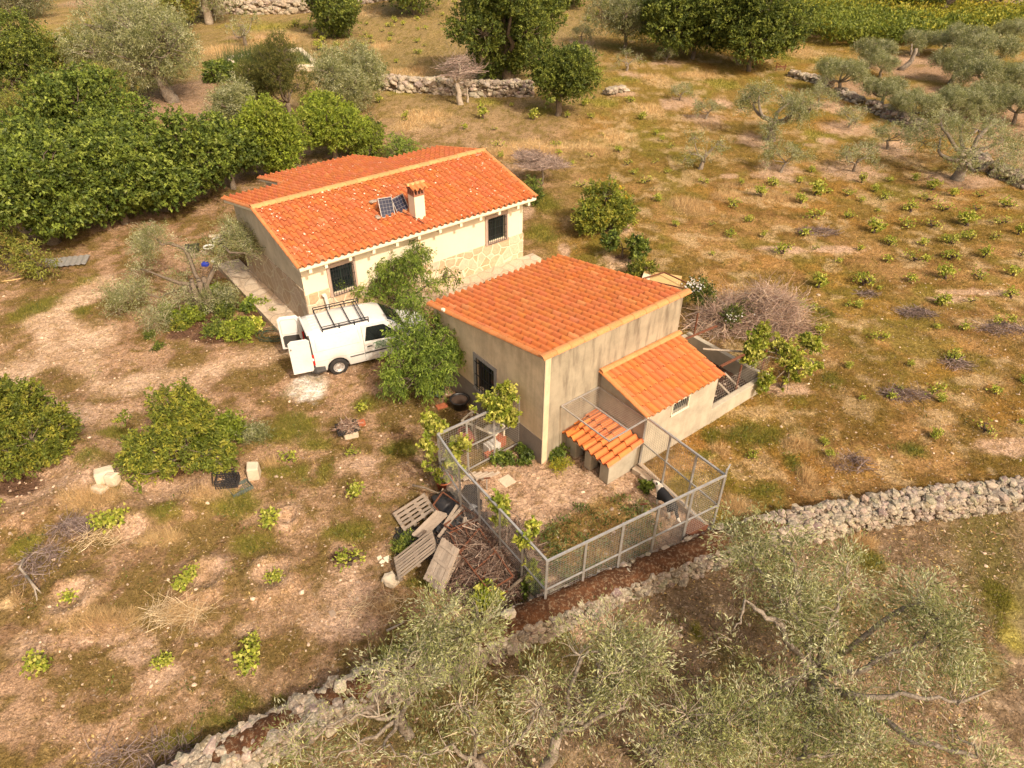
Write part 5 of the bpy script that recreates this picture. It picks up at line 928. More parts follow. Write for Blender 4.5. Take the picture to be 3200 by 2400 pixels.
# inner pen clutter (behind the inner fence line)
def pen(name, mb, m, lab, cat, p, rz=ST, bevel=.01, z=0.0): o = mb.build(name, m, None, bevel=bevel, label=lab, cat=cat); place(o, sw(*p, z), rz); return o
pen('white_table_frame', MB().beam((-.6, 0, .72), (.6, 0, .72), .07, .05).beam((-.6, .5, .72), (.6, .5, .72), .05, .04).beam((-.6, 0, .70), (-.6, .5, .70), .05, .04).beam((.6, 0, .70), (.6, .5, .70), .05, .04).beam((-.58, .02, 0), (-.58, .02, .7), .05).beam((.58, .02, 0), (.58, .02, .7), .05).beam((-.58, .48, 0), (-.58, .48, .7), .05).beam((.58, .48, 0), (.58, .48, .7), .05), M['white_trim'], 'white painted wooden table frame inside the small pen', 'table frame', (-.95, -1.75), rz=ST-1.25)
jr = empty('clay_jar', (0, 0, 0), 0, 'big dark brown clay jar behind the inner fence', 'jar'); place(jr, sw(-1.35, -1.9)); MB().lathe([(0, 0), (.16, 0), (.30, .25), (.32, .42), (.22, .62), (.15, .68), (.18, .74), (.13, .74)], n=22).build('jar_body', mat('brown_clay', (.22, .075, .05), .7), jr, True)
pen('white_crate', MB().box((0, 0, .15), (.42, .3, .3)), M['white_plastic'], 'dirty white open box behind the inner fence', 'box', (-.75, -1.35)); pen('hollow_brick', MB().box((0, 0, .1), (.34, .18, .18)), M['terracotta'], 'red hollow brick in front of the white box', 'brick', (-.95, -1.18)); pen('clay_block', MB().box((0, 0, .18), (.28, .26, .34)), M['terracotta'], 'orange clay block right of the white box', 'brick', (-.42, -1.40))
pen('leaning_board', MB().box((0, 0, .38), (.40, .03, .75), R=Matrix.Rotation(.5, 3, 'X')), M['wood_grey'], 'grey board leaning in the pen against the shed', 'board', (-.25, -1.75), rz=ST-.3); pen('white_basin', MB().lathe([(0, 0), (.14, 0), (.2, .1), (.22, .1), (.2, .12)], n=18), M['white_plastic'], 'small white basin beside the leaning board', 'basin', (-.55, -1.65), z=.40)
# hose and sundries by van
hp = []; hc = at(*Z4(190, 640)); 
for k in range(120): a_ = k*.33; rr = .42+.10*math.sin(k*.21)+.04*math.sin(k*1.7); hp.append((hc[0]+math.cos(a_)*rr*1.25, hc[1]+math.sin(a_)*rr*.9, .03+.0012*k+.03*math.sin(k*.5)**2))
MB().tube(hp, .011, 5).build('garden_hose', M['greenhose'], None, True, label='loosely coiled green garden hose beside the open van doors', cat='hose')
MB().tube([at(*R4(*q), .04) for q in [(10, 618), (80, 610), (160, 595), (190, 560), (170, 510), (150, 480), (60, 470)]], .03, 7).build('pale_hose', M['board'], None, True, label='thick pale curved hose on the ground under the left trees', cat='hose')
cs = MB(); n = 40; V = []; 
for i in range(n+1):
    for y in (-.45, .45): V.append((-1.1+2.2*i/n, y, .12+.02*math.sin(i*1.57)))
cs.add(V, [(2*i, 2*i+2, 2*i+3, 2*i+1) for i in range(n)]); o = cs.build('corrugated_sheet', M['galv'], None, label='grey corrugated sheet lying in the shade under the fig trees', cat='metal sheet'); place(o, at(*R4(420, 500)), .25); o.modifiers.new('s', 'SOLIDIFY').thickness = .004
gb = at(*Z4(505, 430), .9); MB().box((0, 0, 0), (.26, .26, .30), jit=.02).build('white_sack', M['white_plastic'], None, bevel=.05, label='white sack standing just behind the van roof edge', cat='sack').location = (-7.35, 21.15, .5); 
wsk = bpy.data.objects['white_sack']; wsk.location.z = .45; MB().bx(-.2, .2, -.2, .2, 0, .30).build('sack_stand', M['concrete'], wsk).location = (0, 0, -.45)
# yellow board, frame behind the shed
yb_ = MB().box((0, 0, .35), (1.5, .9, .05), R=Matrix.Rotation(.12, 3, 'X')).build('plywood_sheet', M['board'], None, label='ochre plywood sheet propped behind the tall shed', cat='board'); place(yb_, at(*Z2(1300, 235)), -.3); MB().box((-.62, .1, .39), (.3, .7, .03)).build('white_patch', M['white_trim'], yb_)
rframe([(1200, 190), (1320, 155), (1450, 215), (1420, 240)], Z2, [.5, .6, .6, .5], 'rusty angle iron frame standing behind the tall shed', 0, .05)
for a, b, z0, z1, w_, lab in (((1425, 512), (1600, 440), 1.5, 1.4, .06, 'rusty beam spanning the poultry run next to the shed corner'), ((1620, 655), (1745, 592), 1.35, 1.3, .07, 'rusty beam spanning the poultry run beside the lean-to eave')): MB().beam(at(*Z2(*a), z0), at(*Z2(*b), z1), w_, w_*.7).build('rusty_beam', M['rust'], None, label=lab, cat='beam', group='rusty beams over the poultry run')
for a, b, z0, z1, lab in (((1525, 562), (1740, 577), 1.1, 1.0, 'grey pole lying level across the poultry run'), ((1608, 742), (1665, 800), .9, .5, 'pale grey plank propped on the low wall'), ((1640, 690), (1720, 770), 1.0, .5, 'bent pole leaning inside the poultry run')): MB().tube([at(*Z2(*a), z0), at(*Z2(*b), z1)], .035, 6).build('wooden_pole', M['palebark'], None, label=lab, cat='pole', group='poles in the poultry run')
pp = [sw(5.4, 1.5), sw(8.05, 1.5), sw(8.05, -1.3), sw(6.7, 1.55)]
for i, p_ in enumerate(pp): MB().tube([p_, p_+np.array([0, 0, 1.45])], .03, 6).build('fence_post', M['rust'], None, label=['rusty post at the lean-to end of the poultry run', 'rusty post at the outer corner of the poultry run', 'rusty post at the rear corner of the poultry run', 'rusty post halfway along the low wall'][i], cat='post', group='posts of the poultry run')
nm = MB(); wires(nm, sw(5.3, 1.66), sw(8.05, 1.66), .56, 1.35, .5, 1.3, .11, .004); nm.build('chicken_wire', M['wire'], None, label='sagging chicken wire above the low wall of the run', cat='wire netting')
# reservoir
rp = [at(*R1(*q)) for q in [(1445, 385), (1885, 330), (2005, 440), (1480, 445)]]; rc_ = sum(rp)/4; res = empty('water_reservoir', tuple(rc_), 0, 'whitewashed stone-rimmed reservoir with yellow-green water', 'reservoir'); rm = MB()
for i in range(4): a, b = rp[i]-rc_, rp[(i+1) % 4]-rc_; rm.beam(a+np.array([0, 0, .15]), b+np.array([0, 0, .15]), .45, .5, colr=(.55, .5, .42))
rm.build('stone_rim', M['pale_stone'], res, bevel=.06); MB().poly([tuple(p-rc_+np.array([0, 0, .12])) for p in rp]).build('algae_water', mat('algae_water', (.34, .31, .09), .4, n1=(1.2, .5, (.24, .25, .07))), res)
bgt = MB().box((0, 0, .3), (.9, .1, .08)).beam((-.4, 0, 0), (-.4, 0, .6), .06).beam((.4, 0, 0), (.4, 0, .5), .06).beam((-.4, 0, .6), (.4, 0, .1), .05); o = bgt.build('rusty_gate', M['rust'], None, label='small rusty gate frame beside the tall green hedge trees', cat='gate'); place(o, at(*R3(680, 440)), .2)
# ---------------------------------------------------------------- dry stone walls
def smooth_path(P, step):
    P = np.array(P); d = np.r_[0, np.cumsum(np.linalg.norm(np.diff(P, axis=0), axis=1))]; t = np.arange(0, d[-1], step); Q = np.c_[np.interp(t, d, P[:, 0]), np.interp(t, d, P[:, 1])]
    k = np.ones(7)/7; 
    for j in range(2): Q[3:-3, j] = np.convolve(Q[:, j], k, 'valid')
    return Q
def stone_wall(name, path, width, height, size, rs, label, colr=(.46, .38, .28), per=1.0, moss=None, ragged=.15):
    Q = smooth_path(path, size*.35); T = np.gradient(Q, axis=0); T /= np.linalg.norm(T, axis=1)[:, None]+1e-9; Nn = np.c_[-T[:, 1], T[:, 0]]
    hv = height*(1+(fbm(Q, .8, 3, 7)-.5)*ragged*3); o_ = empty(name, (Q[0][0], Q[0][1], 0), 0, label, 'stone wall'); O3 = np.array([Q[0][0], Q[0][1], 0]); P = []; S = []; n = len(Q)
    k = int(n*per*(2*height+width)/size*1.1)
    idx = rs.randint(0, n, k); u = rs.rand(k)*(2*height+width); h = hv[idx]; off = np.where(u < height, -width/2*(1.15-.25*u/height), np.where(u < height+width, u-height-width/2, width/2)); z = np.where(u < height, u/height*h, np.where(u < height+width, h, (2*height+width-u)/height*h))
    off = off+rs.normal(0, size*.12, k); z = z+rs.normal(0, size*.1, k)-size*.15; P = np.c_[Q[idx]+Nn[idx]*off[:, None], z]; S = size*rs.gamma(6, 1/6., k)*.52
    cc = C(*colr)*rs.uniform(.6, 1.4, (k, 1))+rs.normal(0, .012, (k, 3)); V, Fc, c3 = stones(P-O3, S, rs, base=ICO1 if size < .2 else ICO2, colr=cc, ang=.24)
    link_mesh('stonework', V, Fc, M['stone'], o_, colr=c3)
    # rubble core
    st = 6 if n > 40 else 2; Qs, Ns, hs_ = Q[::st], Nn[::st], hv[::st]; m_ = len(Qs); ring = [(-.5, 0), (-.42, .86), (-.2, .95), (.2, .95), (.42, .86), (.5, 0)]; V = []; c4 = []
    for j in range(m_):
        for a, b in ring:
            p = Qs[j]+Ns[j]*a*width; V.append((p[0], p[1], b*hs_[j]+rs.normal(0, size*.08)))
    K = len(ring); Fq = [(j*K+k_, j*K+k_+1, (j+1)*K+k_+1, (j+1)*K+k_) for j in range(m_-1) for k_ in range(K-1)]
    V = np.array(V); link_mesh('rubble_core', V-O3, np.array(Fq), M['core'], o_, smooth=True)
    if moss is not None:
        mm = moss(Q); V = []; cc = []; ids = []; Wn = 7; cnt = 0; Fq = []
        Qm, Nm, hm = Q[::2], Nn[::2], hv[::2]; mv = mm[::2]
        for j in range(len(Qm)):
            for i in range(Wn):
                a = -.5+i/(Wn-1); p = Qm[j]+Nm[j]*a*width*.98*(1+.3*(rs.rand()-.5)); V.append((p[0], p[1], hm[j]+(.19-.34*abs(a)**2*2)*mv[j]-(1-mv[j])*.25+rs.normal(0, .018)))
        Fq = np.array([(j*Wn+i, j*Wn+i+1, (j+1)*Wn+i+1, (j+1)*Wn+i) for j in range(len(Qm)-1) for i in range(Wn-1)]); link_mesh('rust_brown_moss', np.array(V)-O3, Fq, M['moss'], o_, smooth=True)
    return o_
M['core'] = mat('rubble_core', (.13, .09, .06), 1, n1=(6, .6, (.26, .2, .14)), bump=(14, 1, .04), spec=.05)
M['moss'] = mat('rust_brown_moss', (.075, .036, .02), 1, n1=(5, .7, (.17, .075, .035)), n2=(16, .7, (.27, .19, .12), (.52, .62)), bump=(26, 1, .04), spec=.05)
rs = np.random.RandomState(31)
xw = WALL[:, 0]; stone_wall('dry_stone_wall', WALL, .62, .52, .145, rs, 'long lichen-covered dry stone wall with rust-brown moss crossing the foreground', per=1.15, colr=(.31, .25, .185), moss=lambda Q: np.clip(np.maximum(sm(Q[:, 0], -2.4, -.8)*(1-sm(Q[:, 0], 5.5, 7.5))*1.35, .62*(1-sm(Q[:, 0], 7, 9)))*(1.0+.8*(fbm(Q, 1.3, 3, 2)-.5)*2), 0, 1))
def wp(f, pts): return [at(*f(*q))[:2] for q in pts]
for f, pts, w_, h, s_, lab in ((R2, [(385, 560), (560, 575), (800, 585), (1000, 600), (1330, 600)], .6, .95, .30, 'rough grey retaining wall of stacked stones beyond the farmhouse'), (R1, [(1255, 110), (1420, 85), (1700, 85), (1890, 80), (2040, 60)], .8, 1.2, .42, 'far stacked stone wall at the top left of the picture'), (R2, [(60, 45), (200, 30), (330, 12), (430, -8)], .8, 1.0, .42, 'far stone wall between the two round trees at the top'),
   (R3, [(750, 470), (830, 500), (930, 525), (990, 550)], .5, .4, .30, 'short low run of pale stones above the leafy olive'), (R3, [(1050, 590), (1120, 630), (1190, 660)], .5, .4, .30, 'short low run of pale stones in the gap between olives'), (R3, [(1240, 685), (1350, 730), (1460, 770), (1570, 830)], .6, .55, .32, 'dark low tumbled stone wall edging the olive grove'),
   (R3, [(1870, 1010), (2000, 1080), (2150, 1140), (2260, 1190)], .6, .5, .35, 'dark tumbled stones behind the spreading right olive tree'), (R3, [(1480, 135), (1700, 120), (1900, 105), (2212, 60)], .8, .7, .5, 'faint far field wall below the top right tree line'), (R1, [(845, 60), (950, 80)], 1.2, 1.9, .42, 'square ruined stone pile standing at the top left'), (R2, [(1810, 595), (1870, 580), (1920, 575)], .5, .35, .30, 'few pale stones in a low line right of the round tree')):
    stone_wall('dry_stone_wall', wp(f, pts), w_, h, s_, rs, lab, colr=(.36, .29, .215) if 'dark' not in lab else (.24, .19, .15))
# loose pale stones on the moss, and larger scattered stones
for q, s_, lab in (((1400, 195), .22, 'angular pale stone below the grey pallets'), ((1372, 195), .13, 'small pale stone left of the angular one below the pallets'), ((2025, 385), .2, 'rounded pale stone on top of the wall below the brushwood'), ((1130, 760), .13, 'round pale stone on the edge of the foreground wall')):
    P = at(*B2(*q), .05 if q[0] < 1500 and q[0] > 1300 else .62); V, Fc, cc = stones(np.array([[0, 0, 0]]), [s_], rs, base=ICO2, colr=C(.6, .5, .38)[None], ang=.2); o = link_mesh('loose_stone', V, Fc, M['pale_stone'], colr=cc); o.location = tuple(P+np.array([0, 0, .03])); tag(o, lab, 'stone', 'loose pale stones')
wd = MB()
for k in range(9): c_ = at(*B2(1365+rs.uniform(-28, 28), 95+rs.uniform(-26, 26)), .03); wd.box(c_+np.array([0, 0, k*.006]), (rs.uniform(.05, .16), rs.uniform(.04, .12), .004), rz=rs.rand()*3)
wd.build('torn_paper', M['white_trim'], None, label='torn white scraps lying left of the pallets', cat='litter')
# ---------------------------------------------------------------- foliage
def leafset(P, D, L, W, colr, rs, fold=.25):
    """diamond leaves at P pointing along D (N,3); returns V,F,C"""
    n = len(P); D = D/(np.linalg.norm(D, axis=1)[:, None]+1e-9); r = rs.normal(0, 1, (n, 3)); S = np.cross(D, r); S /= np.linalg.norm(S, axis=1)[:, None]+1e-9; U = np.cross(S, D)
    L = np.broadcast_to(L, (n,))[:, None]*rs.uniform(.7, 1.25, (n, 1)); W = np.broadcast_to(W, (n,))[:, None]*rs.uniform(.7, 1.25, (n, 1))
    V = np.stack([P, P+D*L*.45+S*W*.5+U*W*fold, P+D*L-U*W*fold, P+D*L*.45-S*W*.5+U*W*fold], 1).reshape(-1, 3); return V, np.arange(4*n).reshape(-1, 4), np.repeat(np.clip(colr, 0, 1), 4, 0)
def rdir(n, rs): v = rs.normal(0, 1, (n, 3)); return v/np.linalg.norm(v, axis=1)[:, None]
LEAF = {  # length, width, droop, leaves per twig, twig length, colours
 'fig': (.17, .13, -.15, 7, .22, [(.12, .165, .026), (.17, .22, .032), (.075, .11, .02), (.24, .29, .05)]),
 'walnut': (.15, .08, -.1, 7, .25, [(.24, .30, .03), (.26, .32, .035), (.15, .20, .025), (.30, .34, .05)]),
 'oak': (.11, .08, -.05, 8, .22, [(.12, .155, .028), (.17, .205, .032), (.08, .11, .022), (.23, .26, .045)]),
 'olive': (.082, .022, -.1, 12, .26, [(.26, .27, .10), (.34, .345, .15), (.17, .19, .065), (.46, .46, .28)]),
 'peach': (.14, .033, -.55, 10, .25, [(.15, .22, .03), (.22, .30, .04), (.10, .15, .022), (.28, .36, .06)]),
 'citrus': (.11, .058, -.1, 9, .18, [(.15, .18, .025), (.21, .23, .03), (.10, .125, .02), (.29, .28, .04)]),
 'pale': (.12, .05, -.2, 8, .28, [(.24, .26, .045), (.19, .21, .04), (.30, .31, .06), (.26, .20, .05)]),
 'cypress': (.09, .03, .2, 10, .2, [(.13, .135, .03), (.18, .17, .04), (.09, .10, .025)]),
 'vine': (.115, .105, -.05, 8, .14, [(.38, .42, .05), (.52, .53, .08), (.26, .32, .035), (.64, .62, .14)]),
 'broom': (.10, .03, .3, 9, .22, [(.27, .27, .03), (.35, .31, .035), (.20, .22, .03)]),
 'dry': (.12, .01, 0, 6, .35, [(.34, .24, .19), (.44, .34, .27), (.24, .16, .12)]),
}
def crown(name, lobes, ntw, kind, parent, rs, scale=1., gap=.0, shell=.55, out=.8, dens_z=0, mult=1., spray=False):
    """leafy crown: lobes [(centre, (rx,ry,rz))], twigs scattered through the outer part of each lobe"""
    Ll, Lw, droop, nl, tl, cols = LEAF[kind]; nl, tl = (17, tl*1.6) if spray else (nl, tl); Ll *= scale; Lw *= scale; tl *= scale; vol = np.array([r[0]*r[1]*r[2] for c, r in lobes])**.67; pr = vol/vol.sum()
    k = rs.choice(len(lobes), ntw, p=pr); Cn = np.array([c for c, r in lobes], float)[k]; Rn = np.array([r for c, r in lobes], float)[k]
    d = rdir(ntw, rs); rad = (shell+(1-shell)*rs.rand(ntw)**.7)*(1+rs.normal(0, .10, ntw)); rad = rad*(.72+.6*fbm(Cn*.37+d*1.1, 1.6, 3, 5)); P = Cn+Rn*d*rad[:, None]
    if gap:
        g_ = fbm(P, 1.1/scale**.5, 3, 13); keep = g_ > np.quantile(g_, gap); P, d, Cn, Rn = P[keep], d[keep], Cn[keep], Rn[keep]
    P = P[P[:, 2] > .02] if len(P) else P; n = len(P); d = d[:n]
    T = d*out+rs.normal(0, .45, (n, 3))+np.array([0, 0, .35]); T /= np.linalg.norm(T, axis=1)[:, None]
    t = rs.rand(n, nl)**.8; Q = P[:, None]+T[:, None]*(t*tl)[..., None]+rs.normal(0, tl*.16, (n, nl, 3)); Q[..., 2] += droop*(t**2)*tl
    D = T[:, None]*(1.0 if spray else .6)+rs.normal(0, .38 if spray else .6, (n, nl, 3))+np.array([0, 0, droop*1.6]);
    if spray:
        sd = rs.normal(0, 1, (n, 3))*.0045; TV = np.stack([P-sd, P+sd, P+T*tl*1.05+np.array([0, 0, droop])*tl], 1).reshape(-1, 3); link_mesh('spray_stems', TV, np.arange(len(TV)).reshape(-1, 3), M['twig'], parent, colr=np.tile(C(.42, .35, .24), (len(TV), 1)))['kind'] = 'stuff'
    ci = rs.randint(0, len(cols), n); cc = np.array(cols)[ci]*rs.uniform(.75, 1.25, (n, 1)); cc = np.repeat(cc, nl, 0)*rs.uniform(.75, 1.3, (n*nl, 1))
    V, Fq, c = leafset(Q.reshape(-1, 3), D.reshape(-1, 3), Ll, Lw, cc*mult, rs)
    # the twigs themselves
    return link_mesh(name, V, Fq, M['leaf'], parent, colr=c), P
def limb(mb, a, b, r0, r1, rs, sag=.12, n=6, sides=7):
    a, b = np.array(a, float), np.array(b, float); L = np.linalg.norm(b-a); t = np.linspace(0, 1, n)[:, None]; k = rs.normal(0, sag*L*.5, 3); P = a+(b-a)*t+np.sin(t*PI)*k+rs.normal(0, L*.02, (n, 3))*np.sin(t*PI); mb.tube(P, np.linspace(r0, r1, n), sides, wob=.12); return P
def tree(name, px, lobes, kind, ntw, label, cat='tree', trunk_r=.14, trunk_h=1.2, bark='bark', lean=(0, 0), seed=1, group=None, scale=1., gap=.15, shell=.5, mult=1., twr=1., branches=14, base=None):
    """lobes relative to the foot of the tree"""
    rs_ = np.random.RandomState(seed); P = at(*px) if base is None else np.array(base, float); P[2] = gz(np.array([[P[0], P[1]]]))[0]; r = empty(name, tuple(P), 0, label, cat, group); mb = MB()
    top = np.array([lean[0], lean[1], trunk_h]); limb(mb, (0, 0, -.15), top, trunk_r*1.35, trunk_r, rs_, .1, 8, 10)
    cr, TP = crown('crown', lobes, ntw, kind, r, rs_, scale, gap, shell, mult=mult)
    for c, rr in lobes: limb(mb, top, np.array(c)+np.array([0, 0, -rr[2]*.2]), trunk_r*.62, trunk_r*.22, rs_, .15)
    cs = np.array([c for c, _ in lobes])
    for p_ in TP[rs_.choice(len(TP), min(len(TP), branches*len(lobes)), replace=False)]:
        j = np.argmin(np.linalg.norm(cs-p_, axis=1)); limb(mb, cs[j]*.9, p_, trunk_r*.2*twr, .006, rs_, .2, 5, 5)
    mb.build('trunk', M[bark], r, True); return r
def blobs(n, c, R, r, rs, zf=1.):
    "n lobes of radius r scattered inside ellipsoid c,R"
    out = []
    for _ in range(n):
        d = rdir(1, rs)[0]*rs.rand()**.4; q = np.array(c)+d*np.array(R)*.72; k = rs.uniform(.75, 1.2); out.append((q, (r*k, r*k, r*k*zf)))
    return out
rs = np.random.RandomState(101)
def T(name, px, w_, h_, kind, ntw, label, seed, cz=None, **kw):
    "tree whose crown is w_ x h_ metres, foot at photo point px"
    r_ = np.random.RandomState(seed); nb = kw.pop('nb', 12); lr = kw.pop('lr', .36); cz = cz if cz is not None else h_*.58; L = blobs(nb, (kw.pop('ox', 0), kw.pop('oy', 0), cz), (w_/2, w_/2, h_-cz), w_*lr*.6, r_, kw.pop('zf', .85)); return tree(name, px, L, kind, ntw, label, seed=seed, **kw)
# left thicket : fig trees and their neighbours
gA = 'leafy trees left of the farmhouse'
T('fig_tree', (520, 655), 6.6, 4.6, 'fig', 7500, 'broad dark green fig tree nearest the farmhouse gable', 3, trunk_r=.20, group=gA, gap=.10, nb=18, lr=.30, shell=.5)
T('fig_tree', (170, 760), 7.0, 4.6, 'fig', 7500, 'broad dark green fig tree at the left edge of the picture', 4, trunk_r=.22, group=gA, gap=.10, nb=18, lr=.30)
T('fig_tree', (300, 560), 7.5, 5.0, 'fig', 6000, 'tall dark fig tree behind the two front fig trees', 5, trunk_r=.22, group=gA, gap=.10, nb=16, lr=.30)
T('fig_tree', (730, 590), 3.6, 3.8, 'fig', 2200, 'dark fig tree squeezed against the rear corner of the house', 6, trunk_r=.12, group=gA, gap=.10)
T('fig_tree', (390, 700), 5.0, 4.0, 'fig', 4200, 'dark fig tree filling the gap between the two front fig trees', 36, trunk_r=.15, group=gA, gap=.10, nb=14)
T('walnut_tree', (860, 560), 4.4, 4.0, 'walnut', 4200, 'yellow-green tree rising behind the left half of the farmhouse roof', 7, trunk_r=.14, group=gA, gap=.12, nb=14)
T('walnut_tree', (1050, 505), 4.2, 3.5, 'walnut', 3600, 'yellow-green tree behind the middle of the farmhouse roof, right of its twin', 8, trunk_r=.14, group=gA, gap=.12, nb=13)
T('fruit_tree', (300, 420), 5.4, 3.9, 'pale', 3200, 'light green loose tree rising just behind the tall fig', 9, group=gA, gap=.22)
T('fruit_tree', (130, 480), 6.0, 4.0, 'pale', 3400, 'light green loose tree above the left edge fig', 10, group=gA, gap=.22)
T('fruit_tree', (90, 330), 6.8, 5.6, 'oak', 4200, 'round mid-green tree highest at the left edge', 11, group=gA, gap=.14, scale=1.3)
T('almond_tree', (240, 290), 6.2, 5.2, 'pale', 3000, 'thin-leaved light tree with bare stems left of the big grey olive', 12, group=gA, gap=.32, twr=1.6, scale=1.2)
T('almond_tree', (20, 600), 3.4, 3.4, 'cypress', 1800, 'brownish green bush at the far left edge behind the fig', 13, group=gA, gap=.2, mult=.9)
T('evergreen_tree', (820, 360), 3.2, 4.6, 'cypress', 3400, 'dark narrow evergreen right of the tilled ground', 14, group=gA, gap=.12, scale=1.2, zf=1.2)
T('evergreen_tree', (910, 380), 3.6, 5.2, 'cypress', 3400, 'tallest dark evergreen with a bare pale twig, below the reservoir', 15, group=gA, gap=.12, scale=1.2, zf=1.2)
T('evergreen_tree', (760, 430), 3.4, 3.4, 'olive', 2400, 'grey-green loose shrub left of the dark evergreens', 16, group=gA, gap=.2, scale=1.6)
T('young_tree', (137, 880), 1.7, 1.6, 'pale', 420, 'small young yellow-green tree at the foot of the left fig', 17, trunk_r=.05, trunk_h=.8, gap=.3)
T('young_tree', (20, 850), 2.2, 1.9, 'pale', 600, 'pale drooping sapling cut by the left picture edge', 18, trunk_r=.05, trunk_h=.8, gap=.3)
# background trees
T('olive_tree', (545, 318), 8.6, 6.4, 'olive', 6500, 'big grey-green olive with a leaning trunk on the tilled patch', 19, trunk_r=.35, trunk_h=1.8, bark='olivebark', scale=1.9, gap=.2, ox=-1.6, oy=0, lean=(-.7, 0), nb=16, group='olive trees')
T('olive_tree', (1105, 345), 4.6, 4.2, 'olive', 3600, 'rounded grey olive on the slope straight above the house roof', 20, trunk_r=.2, bark='olivebark', scale=1.7, gap=.16, nb=12, group='olive trees')
T('olive_tree', (655, 75), 7.0, 5.6, 'olive', 1400, 'olive with a pale trunk at the top edge beside a green fruit tree', 21, trunk_r=.35, trunk_h=2.4, bark='palebark', scale=3, gap=.2, group='olive trees')
T('fruit_tree', (570, 85), 6.2, 5.2, 'pale', 1900, 'bright green tree standing alone near the top left stone walls', 22, scale=2.0, gap=.14, group='background trees')
T('olive_tree', (80, 55), 7.0, 4.0, 'olive', 1200, 'dark olive clump at the top left corner', 23, scale=3, gap=.15, mult=.6, group='olive trees')
T('round_tree', (1045, 118), 7.4, 5.6, 'oak', 3400, 'round dark green tree above the reservoir path', 24, scale=1.8, gap=.1, nb=14, group='background trees')
T('round_tree', (1292, 45), 9.5, 5.8, 'oak', 3000, 'wide dark green tree at the top edge left of the largest tree', 25, scale=2.2, gap=.1, nb=14, group='background trees')
T('large_tree', (1585, 252), 9.6, 10.0, 'oak', 12000, 'largest dense green tree with two rounded tops above the stone wall', 26, trunk_r=.35, scale=1.5, gap=.10, nb=26, lr=.27, cz=5.0, group='background trees')
T('round_tree', (1742, 362), 5.2, 4.6, 'oak', 4400, 'round bright green tree right below the largest tree', 27, trunk_r=.16, scale=1.3, gap=.10, nb=14, group='background trees')
T('hedge_tree', (2165, 185), 8.2, 6.4, 'oak', 4200, 'left tree of the dense green hedge group', 28, scale=2.0, gap=.08, nb=15, group='background trees')
T('hedge_tree', (2340, 222), 8.6, 6.6, 'oak', 5200, 'right and nearest tree of the dense green hedge group', 29, scale=1.8, gap=.08, nb=16, group='background trees')
T('hedge_tree', (2270, 130), 9.0, 6.0, 'oak', 3000, 'tree between and behind the two hedge trees', 30, scale=2.2, gap=.08, nb=14, group='background trees')
T('dark_tree', (2270, 50), 9.0, 7.0, 'oak', 2600, 'very dark tree at the top edge above the hedge group', 31, scale=2.6, gap=.08, mult=.6, group='background trees')
T('round_tree', (2035, 80), 8.0, 5.6, 'oak', 2600, 'dark green round tree at the top edge left of the hedge', 32, scale=2.2, gap=.1, mult=.85, group='background trees')
T('round_tree', (1770, 18), 9.0, 4.5, 'oak', 1300, 'small far dark tree at the very top, right of the largest tree', 33, scale=3.2, gap=.15, group='background trees')
T('fruit_tree', (1952, 158), 6.2, 5.0, 'olive', 2400, 'soft grey-green bushy tree between the largest tree and the hedge', 34, scale=2.1, gap=.14, mult=.9, group='background trees')
for i, (x, y, w_, lab) in enumerate(((2800, 50, 9, 'dark leafy tree over a low shelter at the top right'), (2990, 35, 9, 'far green tree right of the leafless one'), (2900, 5, 9, 'far tree on the top edge above the leafless one'), (3120, 18, 8, 'far green tree nearest the top right corner'))): T('far_tree', (x, y), w_, 6.0, 'oak', 1300, lab, 40+i, scale=3.2, gap=.12, group='background trees')
def bare_tree(px, w_, h_, label, seed, n=60, bark='bark', r=.14, col_=None, group='leafless trees'):
    rs_ = np.random.RandomState(seed); P = at(*px); P[2] = gz(P[None])[0]; t = empty('bare_tree', tuple(P), 0, label, 'tree', group); mb = MB(); top = np.array([rs_.normal(0, .15), 0, h_*.4]); limb(mb, (0, 0, -.1), top, r*1.2, r*.8, rs_, .15, 7, 9); E_ = []
    for _ in range(7):
        e = top+rdir(1, rs_)[0]*np.array([w_*.3, w_*.3, .1])+np.array([0, 0, h_*rs_.uniform(.1, .35)]); limb(mb, top, e, r*.55, r*.2, rs_, .2); E_.append(e)
    mb.build('trunk', M[bark], t, True); c = top+np.array([0, 0, h_*.3]); ts = []
    V_, F_, C_, o_ = [], [], [], 0
    K = 3
    for e in E_:
        V, Fq, cc = twigs(n, (0, 0, 0), w_*.26, w_*.26, .01, h_*.35, .006*max(1, w_/2.5), rs_, [(.30, .22, .18), (.4, .31, .26), (.2, .14, .11)]); a = rs_.rand(); V = V-np.array([0, 0, 0]); V[:, 2] = V[:, 2]*1.6+rs_.uniform(-.1, .3); V = V+e-np.array([0, 0, .1]); V_.append(V); F_.append(Fq+o_); C_.append(cc); o_ += len(V)
    link_mesh('twigs', np.concatenate(V_), np.concatenate(F_), M['twig'], t, colr=np.concatenate(C_))['kind'] = 'stuff'; return t
bare_tree((1440, 325), 3.4, 3.6, 'dead grey tree with a gnarled trunk in front of the retaining wall', 50, 50, 'palebark', .2); bare_tree((1462, 320), 1.4, 2.6, 'slim pale dead trunk beside the gnarled dead tree', 51, 10, 'palebark', .08); bare_tree((2935, 83), 6.0, 5.0, 'purplish leafless tree in the far green meadow', 52, 70, 'bark', .3)
bare_tree((1690, 575), 2.8, 1.9, 'leafless grey bush just behind the right end of the farmhouse', 53, 160, 'bark', .06)
